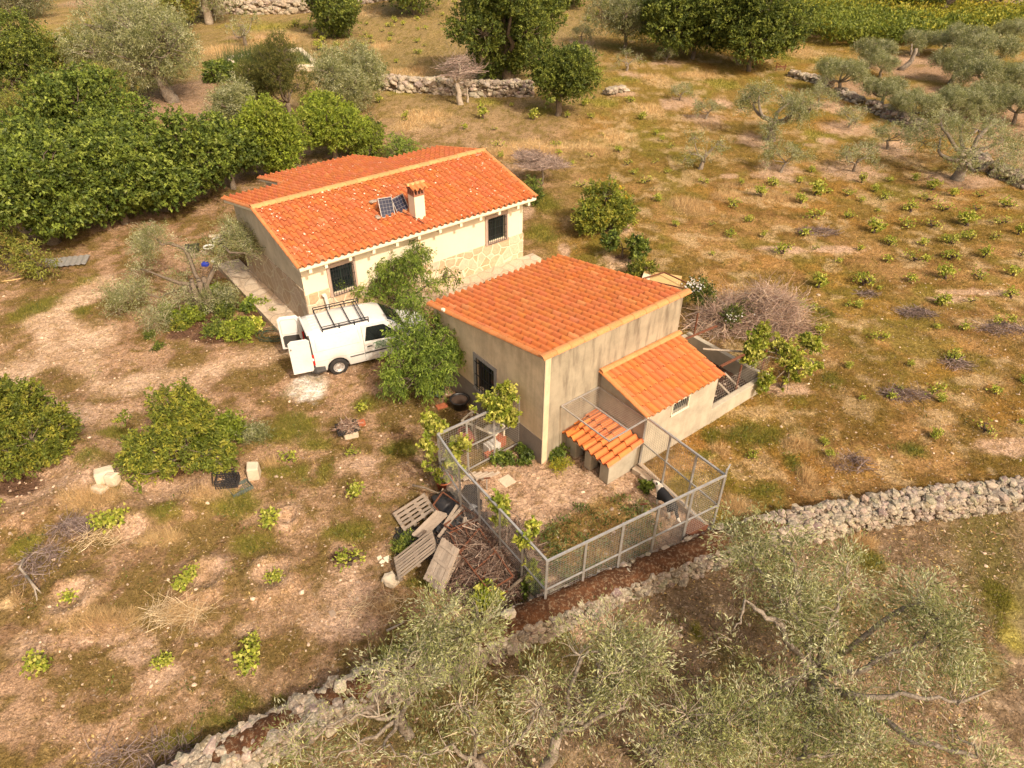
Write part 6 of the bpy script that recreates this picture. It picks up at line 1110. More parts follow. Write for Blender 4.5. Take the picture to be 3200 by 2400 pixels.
# ---------------------------------------------------------------- olives of the grove: a few prototypes, copied
def olive_proto(seed, w_, h_, ntw, gap, nb, tr, tall=.45, sc_=1.9, mult=1.):
    rs_ = np.random.RandomState(seed); r = empty('olive_tree'); mb = MB(); L = []; th = h_*tall*.75; top = np.array([rs_.normal(0, .12), rs_.normal(0, .1), th]); limb(mb, (0, 0, -.15), top, tr*1.5, tr*.9, rs_, .14, 8, 10)
    for k in range(nb):
        a = k*2*PI/nb+rs_.normal(0, .35); q = np.array([math.cos(a)*w_*.36*rs_.uniform(.6, 1.1), math.sin(a)*w_*.36*rs_.uniform(.6, 1.1), h_*rs_.uniform(tall, .85)]); P = limb(mb, top, q, tr*.6, tr*.2, rs_, .3, 7, 7); L.append((q+np.array([0, 0, .1]), (w_*.18, w_*.18, h_*.14)))
        q2 = q+np.array([math.cos(a), math.sin(a), -.5])*w_*.12; L.append((q2, (w_*.13, w_*.13, h_*.13)))
    L.append((np.array([0, 0, h_*.82]), (w_*.2, w_*.2, h_*.12)))
    cr, TP = crown('crown', L, ntw, 'olive', r, rs_, sc_, gap, .25, mult=mult); cs = np.array([c for c, _ in L])
    for p_ in TP[rs_.choice(len(TP), min(len(TP), 70), replace=False)]: j = np.argmin(np.linalg.norm(cs-p_, axis=1)); limb(mb, cs[j], p_, tr*.14, .008, rs_, .25, 4, 4)
    mb.build('trunk', M['olivebark'], r, True); r['pw'] = w_; return r
OP = {'big': olive_proto(61, 5.4, 3.9, 1500, .25, 6, .26, sc_=1.7), 'big2': olive_proto(62, 7.6, 4.1, 1900, .25, 7, .30, sc_=1.7), 'small': olive_proto(63, 2.6, 2.0, 420, .25, 4, .08, sc_=1.5), 'small2': olive_proto(64, 2.9, 1.9, 330, .3, 4, .09, sc_=1.5), 'sparse': olive_proto(65, 3.0, 2.1, 200, .4, 5, .11, sc_=1.5), 'full': olive_proto(66, 4.6, 3.6, 1900, .12, 6, .18, tall=.5, sc_=2.0, mult=.95), 'full2': olive_proto(67, 5.4, 3.8, 2200, .12, 7, .2, tall=.5, sc_=2.0)}
USED = set()
def put(proto, key, px, width_px, label, cat, group, rz, name=None, base=None):
    src = proto[key]; o = src if key not in USED else copy_thing(src); USED.add(key); P = at(*px) if base is None else base; P[2] = gz(P[None])[0]-.03; o.location = tuple(P); s = width_px/ppm(*px)/src['pw']; o.scale = (s, s, s); o.rotation_euler = (0, 0, rz); tag(o, label, cat, group); return o
OL = [(620, 885, 'big', 440, 'big old olive with crooked bare limbs in the middle of the right field'), (1800, 1125, 'big2', 600, 'widest spreading olive with a thick trunk at the right end of the vineyard'), (170, 1065, 'sparse', 300, 'nearly leafless pruned olive with pale limbs, left of the old olive foot'), (680, 1085, 'small', 230, 'young olive on a round pale earth ring directly below the old crooked olive'), (1140, 1078, 'small2', 250, 'young olive on a pale earth ring between the old and the widest olive'), (1360, 935, 'small', 190, 'little olive with umbrella crown left of the widest olive'), (1110, 800, 'small2', 180, 'little forked olive on the brightest oval earth patch'), (920, 672, 'small2', 190, 'young olive between the old crooked olive and the low stone run'), (210, 750, 'small', 150, 'small bushy olive left of the old crooked olive'), (50, 632, 'small2', 160, 'small olive on a pale patch below the hedge trees'),
 (1230, 432, 'full', 230, 'upright olive at the grove corner nearest the bramble thicket'), (1305, 485, 'full2', 190, 'olive with a straight visible trunk in front of the grove corner one'), (1040, 590, 'full2', 300, 'leafy olive just outside the grove above the low stones'), (1315, 685, 'full', 250, 'olive with a leaning trunk at the left border of the grove'), (1500, 775, 'full2', 270, 'olive leaning right at the lower left of the grove'), (1745, 525, 'full', 270, 'olive in the second row of the grove, crown cut by its neighbour'), (1760, 765, 'full2', 270, 'olive at the lower middle of the grove above the tumbled wall'), (1830, 385, 'full', 260, 'dark-crowned olive in the back row of the grove, centre'), (1825, 755, 'full', 250, 'olive with a strongly slanted trunk next to the lower middle one'), (1960, 445, 'full2', 280, 'olive behind the densest part of the grove'), (2125, 612, 'full2', 270, 'olive with a dark trunk at the right border of the grove'), (1925, 605, 'full', 270, 'olive with a slanted dark trunk in the centre of the grove'), (1545, 350, 'full', 190, 'low olive in the back row next to the brambles'), (1690, 340, 'full2', 180, 'small olive in the back row, second from the brambles'), (2200, 590, 'full', 200, 'olive cut by the right picture edge in mid grove'), (2110, 300, 'full2', 210, 'dark olive at the far right of the back row'), (2140, 780, 'full2', 260, 'olive at the right edge just above the widest olive'), (2000, 745, 'full', 260, 'olive crowded behind the crown of the widest olive')]
for i, (x, y, k, w_, lab) in enumerate(OL): put(OP, k, R3(x, y), w_*.4973*(.88 if 'full' in k else 1), lab, 'olive tree', 'olive trees', i*1.3)
for i, (x, y, k, w_, lab) in enumerate([(1650, 262, 'small', 130, 'small olive on an earth ring right of the largest tree'), (1925, 445, 'sparse', 170, 'sparse young olive below the soft grey-green tree'), (1685, 375, 'sparse', 120, 'sparse sapling right of the largest tree foot'), (2172, 395, 'small2', 130, 'thin young olive below the hedge group')]): put(OP, k, R2(x, y), w_*.4973, lab, 'olive tree', 'olive trees', i*2.1)
put(OP, 'sparse', R1(1550, 290), 250*.4973, 'sparse young olive above the reservoir', 'olive tree', 'olive trees', 1.); st_ = MB(); rs = np.random.RandomState(7); limb(st_, (0, 0, -.1), (.9, .1, 1.6), .22, .13, rs, .2, 7, 9); limb(st_, (.6, .05, 1.1), (.5, .2, 1.9), .09, .06, rs); o = st_.build('pruned_stump', M['olivebark'], None, True, label='bare sawn-off olive stump among the grove olives', cat='stump'); place(o, at(*R3(1425, 440)))
# ---------------------------------------------------------------- near olives
def near_olive(px, z_top, limbs, ntw, label, seed, tr=.2, lobe=.55, pale=(), scale=1.15, gap=.3):
    "limbs: list of pixel paths with heights [(x,y,z),...] given in photo pixels"
    rs_ = np.random.RandomState(seed); B = at(*px); B[2] = gz(B[None])[0]; r = empty('olive_tree', tuple(B), 0, label, 'olive tree', 'olive trees'); mb = MB(); top = at(*z_top[:2], z_top[2]); limb(mb, np.array([0, 0, -.15]), top-B, tr*1.4, tr, rs_, .08, 8, 10); L = []
    for lp in limbs:
        pts = [top-B]+[at(x, y, z)-B for x, y, z in lp]; P = np.array(pts); t = np.linspace(0, 1, len(P)*4); tt = np.linspace(0, 1, len(P)); Q = np.c_[np.interp(t, tt, P[:, 0]), np.interp(t, tt, P[:, 1]), np.interp(t, tt, P[:, 2])]; Q += rs_.normal(0, .03, Q.shape); mb.tube(Q, np.linspace(tr*.55, tr*.10, len(Q)), 7, wob=.12)
        for q in P[1:]: L.append((q+rs_.normal(0, .1, 3), (lobe*rs_.uniform(.8, 1.3),)*3))
        L.append((P[-1]+(P[-1]-P[-2])*.3, (lobe*.8,)*3))
    cr, TP = crown('crown', L, int(ntw*.50), 'olive', r, rs_, scale, gap, .0, mult=1.1, spray=True); cs = np.array([c for c, _ in L])
    tw = MB()
    for p_ in TP[rs_.choice(len(TP), min(len(TP), 260), replace=False)]: j = np.argmin(np.linalg.norm(cs-p_, axis=1)); limb(tw, cs[j], p_+(p_-cs[j])*.25, .012, .003, rs_, .3, 5, 4)
    mb.build('trunk', M['olivebark'], r, True); tw.build('twigs', M['palebark'], r, True)['kind'] = 'stuff'; return r
near_olive(B3(1260, 1010), (*B3(1240, 890), 1.5), [[(*B3(1215, 700), 2.1), (*B3(1130, 600), 2.6), (*B3(1000, 430), 2.8), (*B3(900, 300), 2.9)], [(*B3(1180, 560), 2.6), (*B3(1150, 380), 3.0), (*B3(1080, 270), 3.0)], [(*B3(1050, 640), 2.6), (*B3(930, 570), 2.8), (*B3(880, 700), 2.4)], [(*B3(1330, 640), 2.6), (*B3(1380, 480), 2.9)], [(*B3(1450, 880), 2.2), (*B3(1600, 800), 2.5), (*B3(1730, 760), 2.7), (*B3(1820, 640), 2.8)], [(*B3(1700, 560), 2.9), (*B3(1900, 700), 2.8)], [(*B3(1400, 1000), 2.4), (*B3(1620, 1000), 2.7), (*B3(1900, 1020), 2.8), (*B3(2080, 960), 2.9)], [(*B3(1050, 1000), 2.3), (*B3(980, 1100), 2.5), (*B3(1000, 1260), 2.4)], [(*B3(1250, 1130), 2.3), (*B3(1180, 1290), 2.4), (*B3(1450, 1250), 2.5)], [(*B3(1700, 1200), 2.6), (*B3(2000, 1280), 2.6), (*B3(1900, 1160), 2.7)]], 6000, 'largest foreground olive, spreading over the lower right of the picture', 71, tr=.13, lobe=.46, gap=.48)
near_olive(B3(-40, 1420), (*B3(60, 1180), 1.6), [[(*B3(190, 1090), 2.2), (*B3(275, 930), 2.6), (*B3(250, 840), 2.8), (*B3(300, 740), 2.9)], [(*B3(330, 1060), 2.5), (*B3(420, 980), 2.6), (*B3(380, 850), 2.8)], [(*B3(180, 790), 2.9), (*B3(420, 800), 2.8)]], 850, 'foreground olive with a long pale curved bare branch', 72, tr=.09, lobe=.42, gap=.36)
near_olive(B3(560, 1420), (*B3(520, 1290), 1.8), [[(*B3(580, 1190), 2.2), (*B3(680, 1190), 2.4), (*B3(790, 1210), 2.4)], [(*B3(650, 1110), 2.6), (*B3(740, 1130), 2.5)], [(*B3(480, 1230), 2.2), (*B3(600, 1280), 2.2)]], 700, 'foreground olive low at the bottom edge, left of the largest one', 73, tr=.09, lobe=.38)
near_olive(B2(1790, 760), (*B2(1750, 640), 1.2), [[(*B2(1680, 560), 2.0), (*B2(1650, 470), 2.4), (*B2(1620, 400), 2.6)], [(*B2(1740, 520), 2.2), (*B2(1790, 440), 2.5), (*B2(1730, 350), 2.7)], [(*B2(1830, 490), 2.3), (*B2(1880, 430), 2.5)], [(*B2(1600, 560), 1.8)]], 850, 'bushy foreground olive growing beside the wall below the brushwood', 74, tr=.06, lobe=.30)
near_olive(B2(1500, 1010), (*B2(1450, 930), 1.0), [[(*B2(1400, 800), 1.7), (*B2(1380, 700), 2.1)], [(*B2(1250, 900), 1.6), (*B2(1080, 960), 1.7), (*B2(950, 1060), 1.6)], [(*B2(1520, 780), 1.9), (*B2(1590, 700), 2.0), (*B2(1500, 640), 2.1)], [(*B2(1200, 1090), 1.3), (*B2(1050, 1150), 1.2)], [(*B2(1350, 1060), 1.3), (*B2(1500, 1150), 1.3)]], 560, 'sparse foreground olive overhanging the middle of the stone wall', 75, tr=.08, lobe=.42, gap=.35)
near_olive(B2(1900, 1240), (*B2(1850, 1150), 1.2), [[(*B2(1700, 1080), 1.7), (*B2(1550, 1130), 1.8)], [(*B2(1850, 980), 2.0), (*B2(1780, 880), 2.2)], [(*B2(2050, 1060), 1.9), (*B2(2150, 950), 2.2), (*B2(2180, 760), 2.3)], [(*B2(1750, 1220), 1.6)]], 470, 'sparse foreground olive at the bottom edge with thin crossing twigs', 76, tr=.08, lobe=.42, gap=.35)
# ---------------------------------------------------------------- courtyard trees
def near_tree(name, px, ztop, lobes_px, kind, ntw, label, seed, tr=.07, bark='bark', gap=.15, scale=1., twr=1.5, shell=.2, cat='tree', branches=16, mult=1., group=None):
    B = at(*px); L = [(at(x, y, z)-B, (r1, r1, r2)) for x, y, z, r1, r2 in lobes_px]; return tree(name, px, L, kind, ntw, label, cat, tr, ztop, bark, seed=seed, gap=gap, scale=scale, twr=twr, shell=shell, branches=branches, mult=mult, group=group)
near_tree('peach_tree', (1310, 1235), .5, [(1245, 1130, 1.6, .55, .55), (1300, 1080, 2.0, .6, .6), (1360, 1140, 1.8, .55, .5), (1290, 1180, 1.2, .6, .5), (1235, 1190, .9, .4, .4), (1385, 1070, 2.1, .4, .45), (1415, 1110, 1.7, .35, .35), (1260, 1040, 2.1, .4, .5), (1340, 1010, 2.3, .4, .45), (1350, 1190, 1.0, .5, .4), (1280, 955, 2.4, .35, .4)], 'peach', 1500, 'bushy peach tree with drooping leaves in front of the shed, right of the van', 81, tr=.07)
near_tree('peach_tree', (1240, 975), .5, [(1180, 860, 1.5, .5, .5), (1230, 840, 1.8, .5, .5), (1280, 830, 2.0, .45, .5), (1310, 790, 2.2, .4, .45), (1345, 880, 1.4, .5, .4), (1400, 850, 1.6, .45, .4), (1240, 900, 1.1, .5, .4), (1290, 920, 1.0, .5, .4), (1170, 920, .8, .4, .35)], 'peach', 1050, 'loose peach tree standing in front of the house between its two windows', 82, tr=.06, gap=.25)
near_tree('peach_tree', (1125, 960), .7, [(1020, 855, 1.5, .38, .25), (1070, 880, 1.4, .42, .28), (1050, 865, 1.7, .35, .25), (1110, 900, 1.2, .3, .3)], 'peach', 330, 'thin peach branches reaching across the left house window', 83, tr=.04, gap=.25)
near_tree('citrus_tree', at_px := (530, 1480), .35, [(500, 1400, .9, .75, .6), (590, 1370, 1.0, .75, .6), (440, 1420, .8, .55, .5), (650, 1410, .8, .6, .5), (540, 1330, 1.5, .6, .6), (600, 1290, 1.6, .5, .5), (500, 1260, 2.0, .28, .5), (580, 1240, 2.0, .25, .5), (400, 1330, 1.2, .25, .35), (690, 1430, .6, .4, .35), (480, 1470, .5, .5, .3)], 'citrus', 3000, 'bushy yellow-green citrus tree on a mound, centre of the left field', 84, tr=.07, gap=.30, scale=.9, mult=1.15)
near_tree('citrus_tree', (30, 1480), .4, [(20, 1300, 1.3, .7, .7), (70, 1260, 1.6, .55, .6), (-60, 1350, 1.2, .9, .7), (110, 1370, 1.0, .6, .6), (170, 1330, 1.0, .5, .55), (60, 1420, .7, .7, .5), (150, 1400, .7, .5, .4), (200, 1340, .8, .3, .3), (-20, 1240, 1.7, .5, .5)], 'citrus', 3300, 'glossy citrus tree with white blossom at the left picture edge', 85, tr=.09, gap=.22, scale=1., mult=1.0)
lem = near_tree('lemon_tree', (1885, 708), .35, [(1870, 650, 1.3, .85, .7), (1930, 640, 1.3, .7, .65), (1840, 680, .9, .7, .5), (1950, 670, .9, .6, .5), (1890, 600, 1.9, .6, .6), (1905, 560, 2.5, .22, .5), (1860, 610, 1.7, .5, .5), (1900, 690, .6, .8, .4)], 'citrus', 2000, 'bushy lemon tree covered in small yellow fruits right of the house', 86, tr=.08, gap=.3, scale=1.15, mult=1.25)
rsl = np.random.RandomState(9); n_ = 90; d = rdir(n_, rsl); q = np.array([0, 0, 1.1])+d*np.array([1.15, 1.15, .9])*rsl.uniform(.8, 1.05, (n_, 1))+np.array([.1, 0, 0]); V, Fc, cc = stones(q, np.full((n_, 3), .055)*rsl.uniform(.8, 1.2, (n_, 1)), rsl, base=ICO1, colr=np.tile(C(.75, .45, .03), (n_, 1)), ang=.05); fr_ = link_mesh('lemons', V, Fc, M['leaf'], lem, colr=cc, smooth=True); fr_['kind'] = 'stuff'
near_tree('orange_sapling', (1943, 803), .45, [(1910, 750, .9, .35, .3), (1990, 765, .9, .42, .35), (1930, 740, 1.1, .3, .25), (2000, 790, .5, .25, .3)], 'fig', 240, 'small dark-leaved sapling on a bare earth mound beyond the shed', 87, tr=.035, gap=.1, scale=.8, mult=.9)
near_tree('citrus_bush', (2005, 862), .3, [(1985, 840, .5, .3, .3), (2020, 835, .6, .35, .3)], 'citrus', 160, 'low dark citrus bush just behind the far corner of the shed roof', 88, tr=.03)
near_tree('leafy_shrub', (1655, 610), .3, [(1660, 590, .6, .35, .5), (1670, 615, .5, .3, .4)], 'oak', 200, 'low green shrub at the right rear corner of the farmhouse', 89, tr=.03)
# old hollow olive by the house corner
ob = at(640, 960); oo = empty('old_olive_tree', (ob[0], ob[1], 0), 0, 'old hollow olive with sawn limbs between the drive and the gable wall', 'olive tree', 'olive trees'); mb = MB(); rs = np.random.RandomState(12)
def oz(x, y, z): return at(x, y, z)-ob
for k in range(7): a_ = k*.9; mb.tube([(math.cos(a_)*.34, math.sin(a_)*.34, -.1), (math.cos(a_)*.27, math.sin(a_)*.27, .5), (math.cos(a_)*.30, math.sin(a_)*.30, 1.0+.25*rs.rand())], [.15, .12, .08], 8, wob=.3)
for P_, r0 in (([(612, 860, 1.0), (590, 800, 1.6), (575, 778, 1.8), (530, 760, 1.9), (505, 765, 2.0), (490, 745, 2.1)], .12), ([(610, 890, .9), (560, 885, 1.1), (520, 870, 1.2), (470, 850, 1.3), (440, 840, 1.4)], .11), ([(580, 910, .8), (545, 908, .7), (500, 930, .7), (450, 915, .8), (410, 905, .9)], .07), ([(670, 840, 1.1), (690, 780, 1.8), (690, 740, 2.2), (720, 720, 2.4)], .13), ([(720, 790, 2.1), (760, 790, 2.1), (800, 800, 2.0)], .07)):
    P = np.array([oz(*q) for q in P_]); 
    if r0 < .08 and P_[0][0] > 700: P = np.r_[[oz(690, 760, 2.0)], P]
    elif P_[0][0] != 720: P = np.r_[[oz(640, 900, .8)], P]
    mb.tube(P, np.linspace(r0*.8, r0*.22, len(P)), 8, wob=.25)
mb.build('trunk', M['bark'], oo, True)
crown('crown', [(oz(x, y, z), (r_, r_, r_*.8)) for x, y, z, r_ in ((480, 745, 2.1, .5), (440, 760, 1.9, .4), (450, 790, 1.7, .3), (440, 850, 1.2, .3), (430, 900, 1.0, .35), (350, 920, .8, .28), (365, 950, .6, .25), (410, 920, .9, .35), (440, 960, .7, .4), (485, 1000, .4, .45), (480, 960, .6, .4), (570, 930, .7, .3), (550, 870, 1.0, .25), (720, 715, 2.4, .35), (740, 740, 2.2, .4), (760, 760, 2.1, .35), (790, 790, 1.9, .35), (820, 810, 1.8, .3), (780, 745, 2.2, .3), (600, 800, 1.5, .3), (640, 940, .5, .35), (600, 930, .6, .3), (690, 800, 1.8, .3), (660, 770, 1.9, .25))], 1900, 'olive', oo, rs, 1.05, .25, .0, spray=True)
MB().box(oz(640, 825, 1.22), (.26, .22, .14), jit=.03).build('blue_bag', M['blue_plastic'], None, bevel=.04, label='crumpled blue bag lying in the crown of the hollow olive trunk', cat='bag').location = tuple(ob); MB().lathe([(0, 0), (.1, 0), (.14, .07), (.15, .07)], c=oz(672, 820, 1.16)).build('white_bowl', M['white_plastic'], None, label='white bowl beside the blue bag on the hollow trunk', cat='bowl').location = tuple(ob)
# garden bed and low plants
def plant(px, r, h, kind, ntw, label, seed, name='garden_plant', scale=.9, mult=1., cat='plant', group=None, flat=.6):
    rs_ = np.random.RandomState(seed); B = at(*px); B[2] = gz(B[None])[0]; o = empty(name, tuple(B), 0, label, cat, group); L = [(np.array([rs_.normal(0, r*.35), rs_.normal(0, r*.35), h*.45]), (r*.6, r*.6, h*.5)) for _ in range(4)]
    c_, TP = crown('foliage', L, ntw, kind, o, rs_, scale, .0, .1, mult=mult); mb = MB()
    for p_ in TP[:8]: limb(mb, (0, 0, -.03), p_, .012, .004, rs_, .2, 4, 4)
    mb.build('stem', M['bark'], o, True); return o
gB = 'plants of the garden bed'
for i, (q, r, h, k, n_, sc_, mu, lab) in enumerate((((1165, 870), .36, .45, 'fig', 70, .9, 1.3, 'dark leafy rosette at the left end of the garden bed'), ((1340, 880), .5, .5, 'walnut', 110, .9, .8, 'broad-leaved green plant under the olive branches'), ((1270, 930), .4, .4, 'citrus', 90, 1., 1.2, 'yellowish plant left of centre in the garden bed'), ((1430, 740), .5, .6, 'fig', 90, .9, 1.2, 'dark green plant at the foot of the hollow olive'), ((1560, 760), .75, .8, 'olive', 260, 1.3, .9, 'grey-green rosemary-like bush right of the hollow olive'), ((1550, 850), .6, .5, 'oak', 180, .8, 1., 'feathery green plant below the grey-green bush'), ((1735, 790), .36, .35, 'fig', 80, .7, 1.5, 'compact green plant alone near the walkway'), ((1830, 800), .26, .25, 'walnut', 60, .7, 1., 'small yellow-green plant next to the walkway kerb'), ((1900, 840), .2, .2, 'walnut', 30, .6, 1., 'tiny wilting plant near the walkway end'), ((1650, 985), .75, .5, 'walnut', 220, .8, 1., 'largest bright green plant at the front of the garden bed'), ((1480, 980), .5, .35, 'oak', 130, .8, 1.2, 'low green plant left of the bright front plant'), ((1600, 1010), .4, .4, 'citrus', 90, .9, 1.4, 'yellow-green leaves at the front edge of the bed'), ((1790, 930), .3, .4, 'vine', 60, .8, 1., 'pale yellow-leaved plant near the hose'), ((1410, 800), .4, .4, 'walnut', 80, .9, .9, 'lettuce-like plant behind the broad-leaved one'), ((1050, 1000), .3, .12, 'oak', 60, .6, .9, 'flat weed patch on the drive edge'), ((1100, 1075), .28, .12, 'oak', 50, .6, .9, 'second flat weed patch below the first on the drive'))): plant(R4(*q), r, h, k, n_, lab, 200+i, scale=sc_, mult=mu, group=gB)
plant(B1(1340, 460), .42, .35, 'olive', 160, 'round grey-green herb right of the bushy citrus', 230, scale=1.2, mult=.9); plant(B1(1190, 520), .75, .7, 'walnut', 420, 'bright leafy peach shoot at the right foot of the bushy citrus', 231, scale=.9, mult=.8)
plant(Z3(1100, 510), .0001+.22, .35, 'fig', 50, 'dark weed clump at the shed corner beside the kennel', 232, scale=.7); plant(Z3(1110, 560), .35, .15, 'broom', 110, 'low yellow-flowering weed at the shed foot by the kennel', 233, scale=.7, mult=1.4); plant(Z3(905, 500), .32, .3, 'fig', 80, 'dark creeper on bricks at the inner fence foot, right clump', 234, scale=.6); plant(Z3(780, 525), .35, .22, 'fig', 80, 'dark creeper at the inner fence foot, left clump', 235, scale=.6); plant(Z3(1590, 690), .2, .2, 'fig', 40, 'dark weed tuft between the concrete blocks and the dog', 236, scale=.6); plant(Z3(195, 1050), .28, .3, 'oak', 110, 'fresh green weed at the left edge of the pallets', 237, scale=.55, mult=1.2); plant(Z3(930, 1270), .25, .5, 'fig', 70, 'dark weed at the front fence corner', 238, scale=.7)
rs = np.random.RandomState(55); k = 0
yw = []  # countless weeds in the yard
V_, F_, C_, o_ = [], [], [], 0
for i in range(120):
    a_, b_ = rs.rand()*2*PI, rs.rand()**.5; s_, d_ = -.7+math.cos(a_)*b_*1.9, 3.0+math.sin(a_)*b_*1.15; p = sw(s_, d_); n_ = rs.randint(8, 40); cl = [(.20, .25, .07), (.10, .14, .03), (.32, .33, .13), (.26, .22, .05)][rs.randint(4)]; P = p+rs.normal(0, 1, (n_, 3))*np.array([.10, .10, .03])+np.array([0, 0, .06])
    V, Fq, c = leafset(P, rdir(n_, rs)+np.array([0, 0, .6]), .10, .035, np.tile(cl, (n_, 1))*rs.uniform(.7, 1.4, (n_, 1)), rs); V_.append(V); F_.append(Fq+o_); C_.append(c); o_ += len(V)
o = link_mesh('yard_weeds', np.concatenate(V_), np.concatenate(F_), M['leaf'], colr=np.concatenate(C_)); o['kind'] = 'stuff'
# low weeds clumps strewn through the fields
P = rand_view(9000, 6, 40, rs, .8); zc, dg, ds, wg, wst, far, se, bare = zone(P); kk = rs.rand(len(P)) < (.05+.9*wg)*(1-bare); P = P[kk]; big = wg[kk]; n = len(P); m_ = 10; z = gz(P)
Q = np.repeat(np.c_[P, z+.05], m_, 0)+rs.normal(0, 1, (n*m_, 3))*np.array([.13, .13, .035]); cl = np.array([(.13, .17, .03), (.20, .22, .04), (.09, .12, .025), (.27, .25, .06)])[rs.randint(0, 4, n)]; V, Fq, c = leafset(Q, rdir(n*m_, rs)+np.array([0, 0, .5]), .09, .03, np.repeat(cl, m_, 0)*rs.uniform(.7, 1.3, (n*m_, 1)), rs); o = link_mesh('low_weeds', V, Fq, M['leaf'], colr=c); o['kind'] = 'stuff'
# bramble thicket, reeds
rs = np.random.RandomState(91); PT = []
for i in range(5200):
    u, v = rs.rand(2); x = 2330+870*u; y0_, y1_ = np.interp(x, [2330, 2450, 2600, 2750, 2900, 3050, 3200], [15, 8, 0, 0, 35, 60, 70]), np.interp(x, [2330, 2450, 2600, 2750, 2900, 3050, 3200], [40, 110, 150, 150, 150, 120, 115])
    if x > 2880 and rs.rand() < .35: continue
    PT.append(at(x, y0_+(y1_-y0_)*v))
PT = np.array(PT); hgt = .8+1.3*fbm(PT[:, :2], .16, 3, 3); c0 = PT.mean(0); zz = np.c_[PT[:, 0]-c0[0], PT[:, 1]-c0[1], hgt*rs.uniform(.5, 1.05, len(PT))]; m_ = 9; Q = np.repeat(zz, m_, 0)+rs.normal(0, .28, (len(zz)*m_, 3)); pal = np.array([(.34, .33, .04), (.44, .36, .045), (.25, .28, .04), (.16, .20, .03)]); ci_ = (fbm(PT[:, :2], .12, 3, 8)*6+rs.rand(len(PT))*1.5).astype(int) % 4
V, Fq, c = leafset(Q, rdir(len(Q), rs)+np.array([0, 0, .5]), .34, .2, np.repeat(pal[ci_], m_, 0)*rs.uniform(.7, 1.3, (len(Q), 1)), rs); o = link_mesh('bramble_thicket', V, Fq, M['leaf'], colr=c); o.location = (c0[0], c0[1], 0); o['kind'] = 'stuff'; tag(o, 'yellow-green bramble thicket spreading across the upper right', 'brambles')
rd = at(*R1(1660, 400)); P = rd[None, :2]+rs.normal(0, 1, (500, 2))*np.array([1.6, .5]); V, c = blades(P, 3, np.full(500, 1.5), np.full(500, .05), np.full(500, .25), np.tile(C(.10, .13, .045), (500, 1)), rs, (.1, 0)); o = link_mesh('reeds', V, np.arange(len(V)).reshape(-1, 3), M['dryleaf'], colr=c); o['kind'] = 'stuff'
T('leafy_shrub', R1(1410, 510), 3.4, 1.5, 'fig', 500, 'low dark green shrub between the reservoir and the big olive', 92, cz=.7, trunk_r=.06, trunk_h=.3, scale=1.4)
T('leafy_shrub', R2(380, 560), 1.6, 1.6, 'oak', 200, 'dark shrub at the left end of the retaining wall', 93, cz=.8, trunk_r=.05, trunk_h=.4, scale=1.4); T('leafy_shrub', R2(340, 880), 1.5, 1.3, 'oak', 260, 'small dark shrub above the middle of the farmhouse roof', 94, cz=.7, trunk_r=.05, trunk_h=.3, scale=1.2, mult=.9); T('leafy_shrub', R2(330, 985), 2.6, 1.5, 'walnut', 420, 'low leafy shoots right of the yellow-green trees behind the roof', 95, cz=.7, trunk_r=.05, trunk_h=.3, scale=1.1, mult=.8); T('leafy_shrub', R2(510, 990), 2.4, 1.2, 'peach', 260, 'loose low shrub just behind the step in the rear roof', 96, cz=.6, trunk_r=.05, trunk_h=.3, scale=1.2)
# dry bush, oleander and vine at the poultry run
db = at(2370, 1010); BV, BF, BC, bo = [], [], [], 0
for (ox, oy, rx_, ry_, h_, n_, L_) in ((.1, .1, 1.0, .9, 1.5, 1300, 1.1), (-1.0, .2, .9, .8, 1.0, 800, 1.0), (.9, -.2, .7, .9, 1.2, 800, 1.0), (0, -.7, 1.2, .6, .8, 700, .9), (-1.7, -.5, .8, .8, .9, 420, 1.2), (.3, .9, 1.3, .5, .8, 500, .9)):
    V, Fc, cc = twigs(n_, (ox, oy, 0), rx_, ry_, h_, L_, .0055, rs, [(.36, .25, .20), (.48, .37, .29), (.26, .17, .13), (.42, .30, .2)], droop=.7); k_ = 1+.5*(fbm(V[:, :2], 1.2, 3, 4)-.5); V[:, 2] = V[:, 2]*k_+.1; BV.append(V); BF.append(Fc+bo); BC.append(cc); bo += len(V)
o = link_mesh('dry_bush', np.concatenate(BV), np.concatenate(BF), M['twig'], colr=np.concatenate(BC)); o.location = (db[0], db[1], 0); tag(o, 'large tangled leafless bush behind the poultry run', 'bush')
olp = near_tree('oleander_bush', (2190, 985), .3, [(2185, 905, 1.2, .45, .4), (2200, 925, .9, .4, .4), (2290, 985, .8, .4, .35), (2330, 960, .7, .3, .3)], 'oak', 420, 'dark bush with small white flowers behind the shed corner', 97, tr=.04, gap=.1, scale=.7, mult=.8)
rsf = np.random.RandomState(3); fp = np.array([at(*q, z_)-at(2190, 985) for q, z_ in [((2170+rsf.normal(0, 18), 890+rsf.normal(0, 10)), 1.6) for _ in range(60)]+[((2300+rsf.normal(0, 22), 985+rsf.normal(0, 10)), 1.0) for _ in range(26)]]); V, Fq, c = leafset(fp, rdir(len(fp), rsf), .07, .06, np.tile(C(.85, .82, .78), (len(fp), 1)), rsf); fo = link_mesh('white_flowers', V, Fq, M['leaf'], olp, colr=c); fo['kind'] = 'stuff'
gv = 'grapevines trained on the walls and fences'
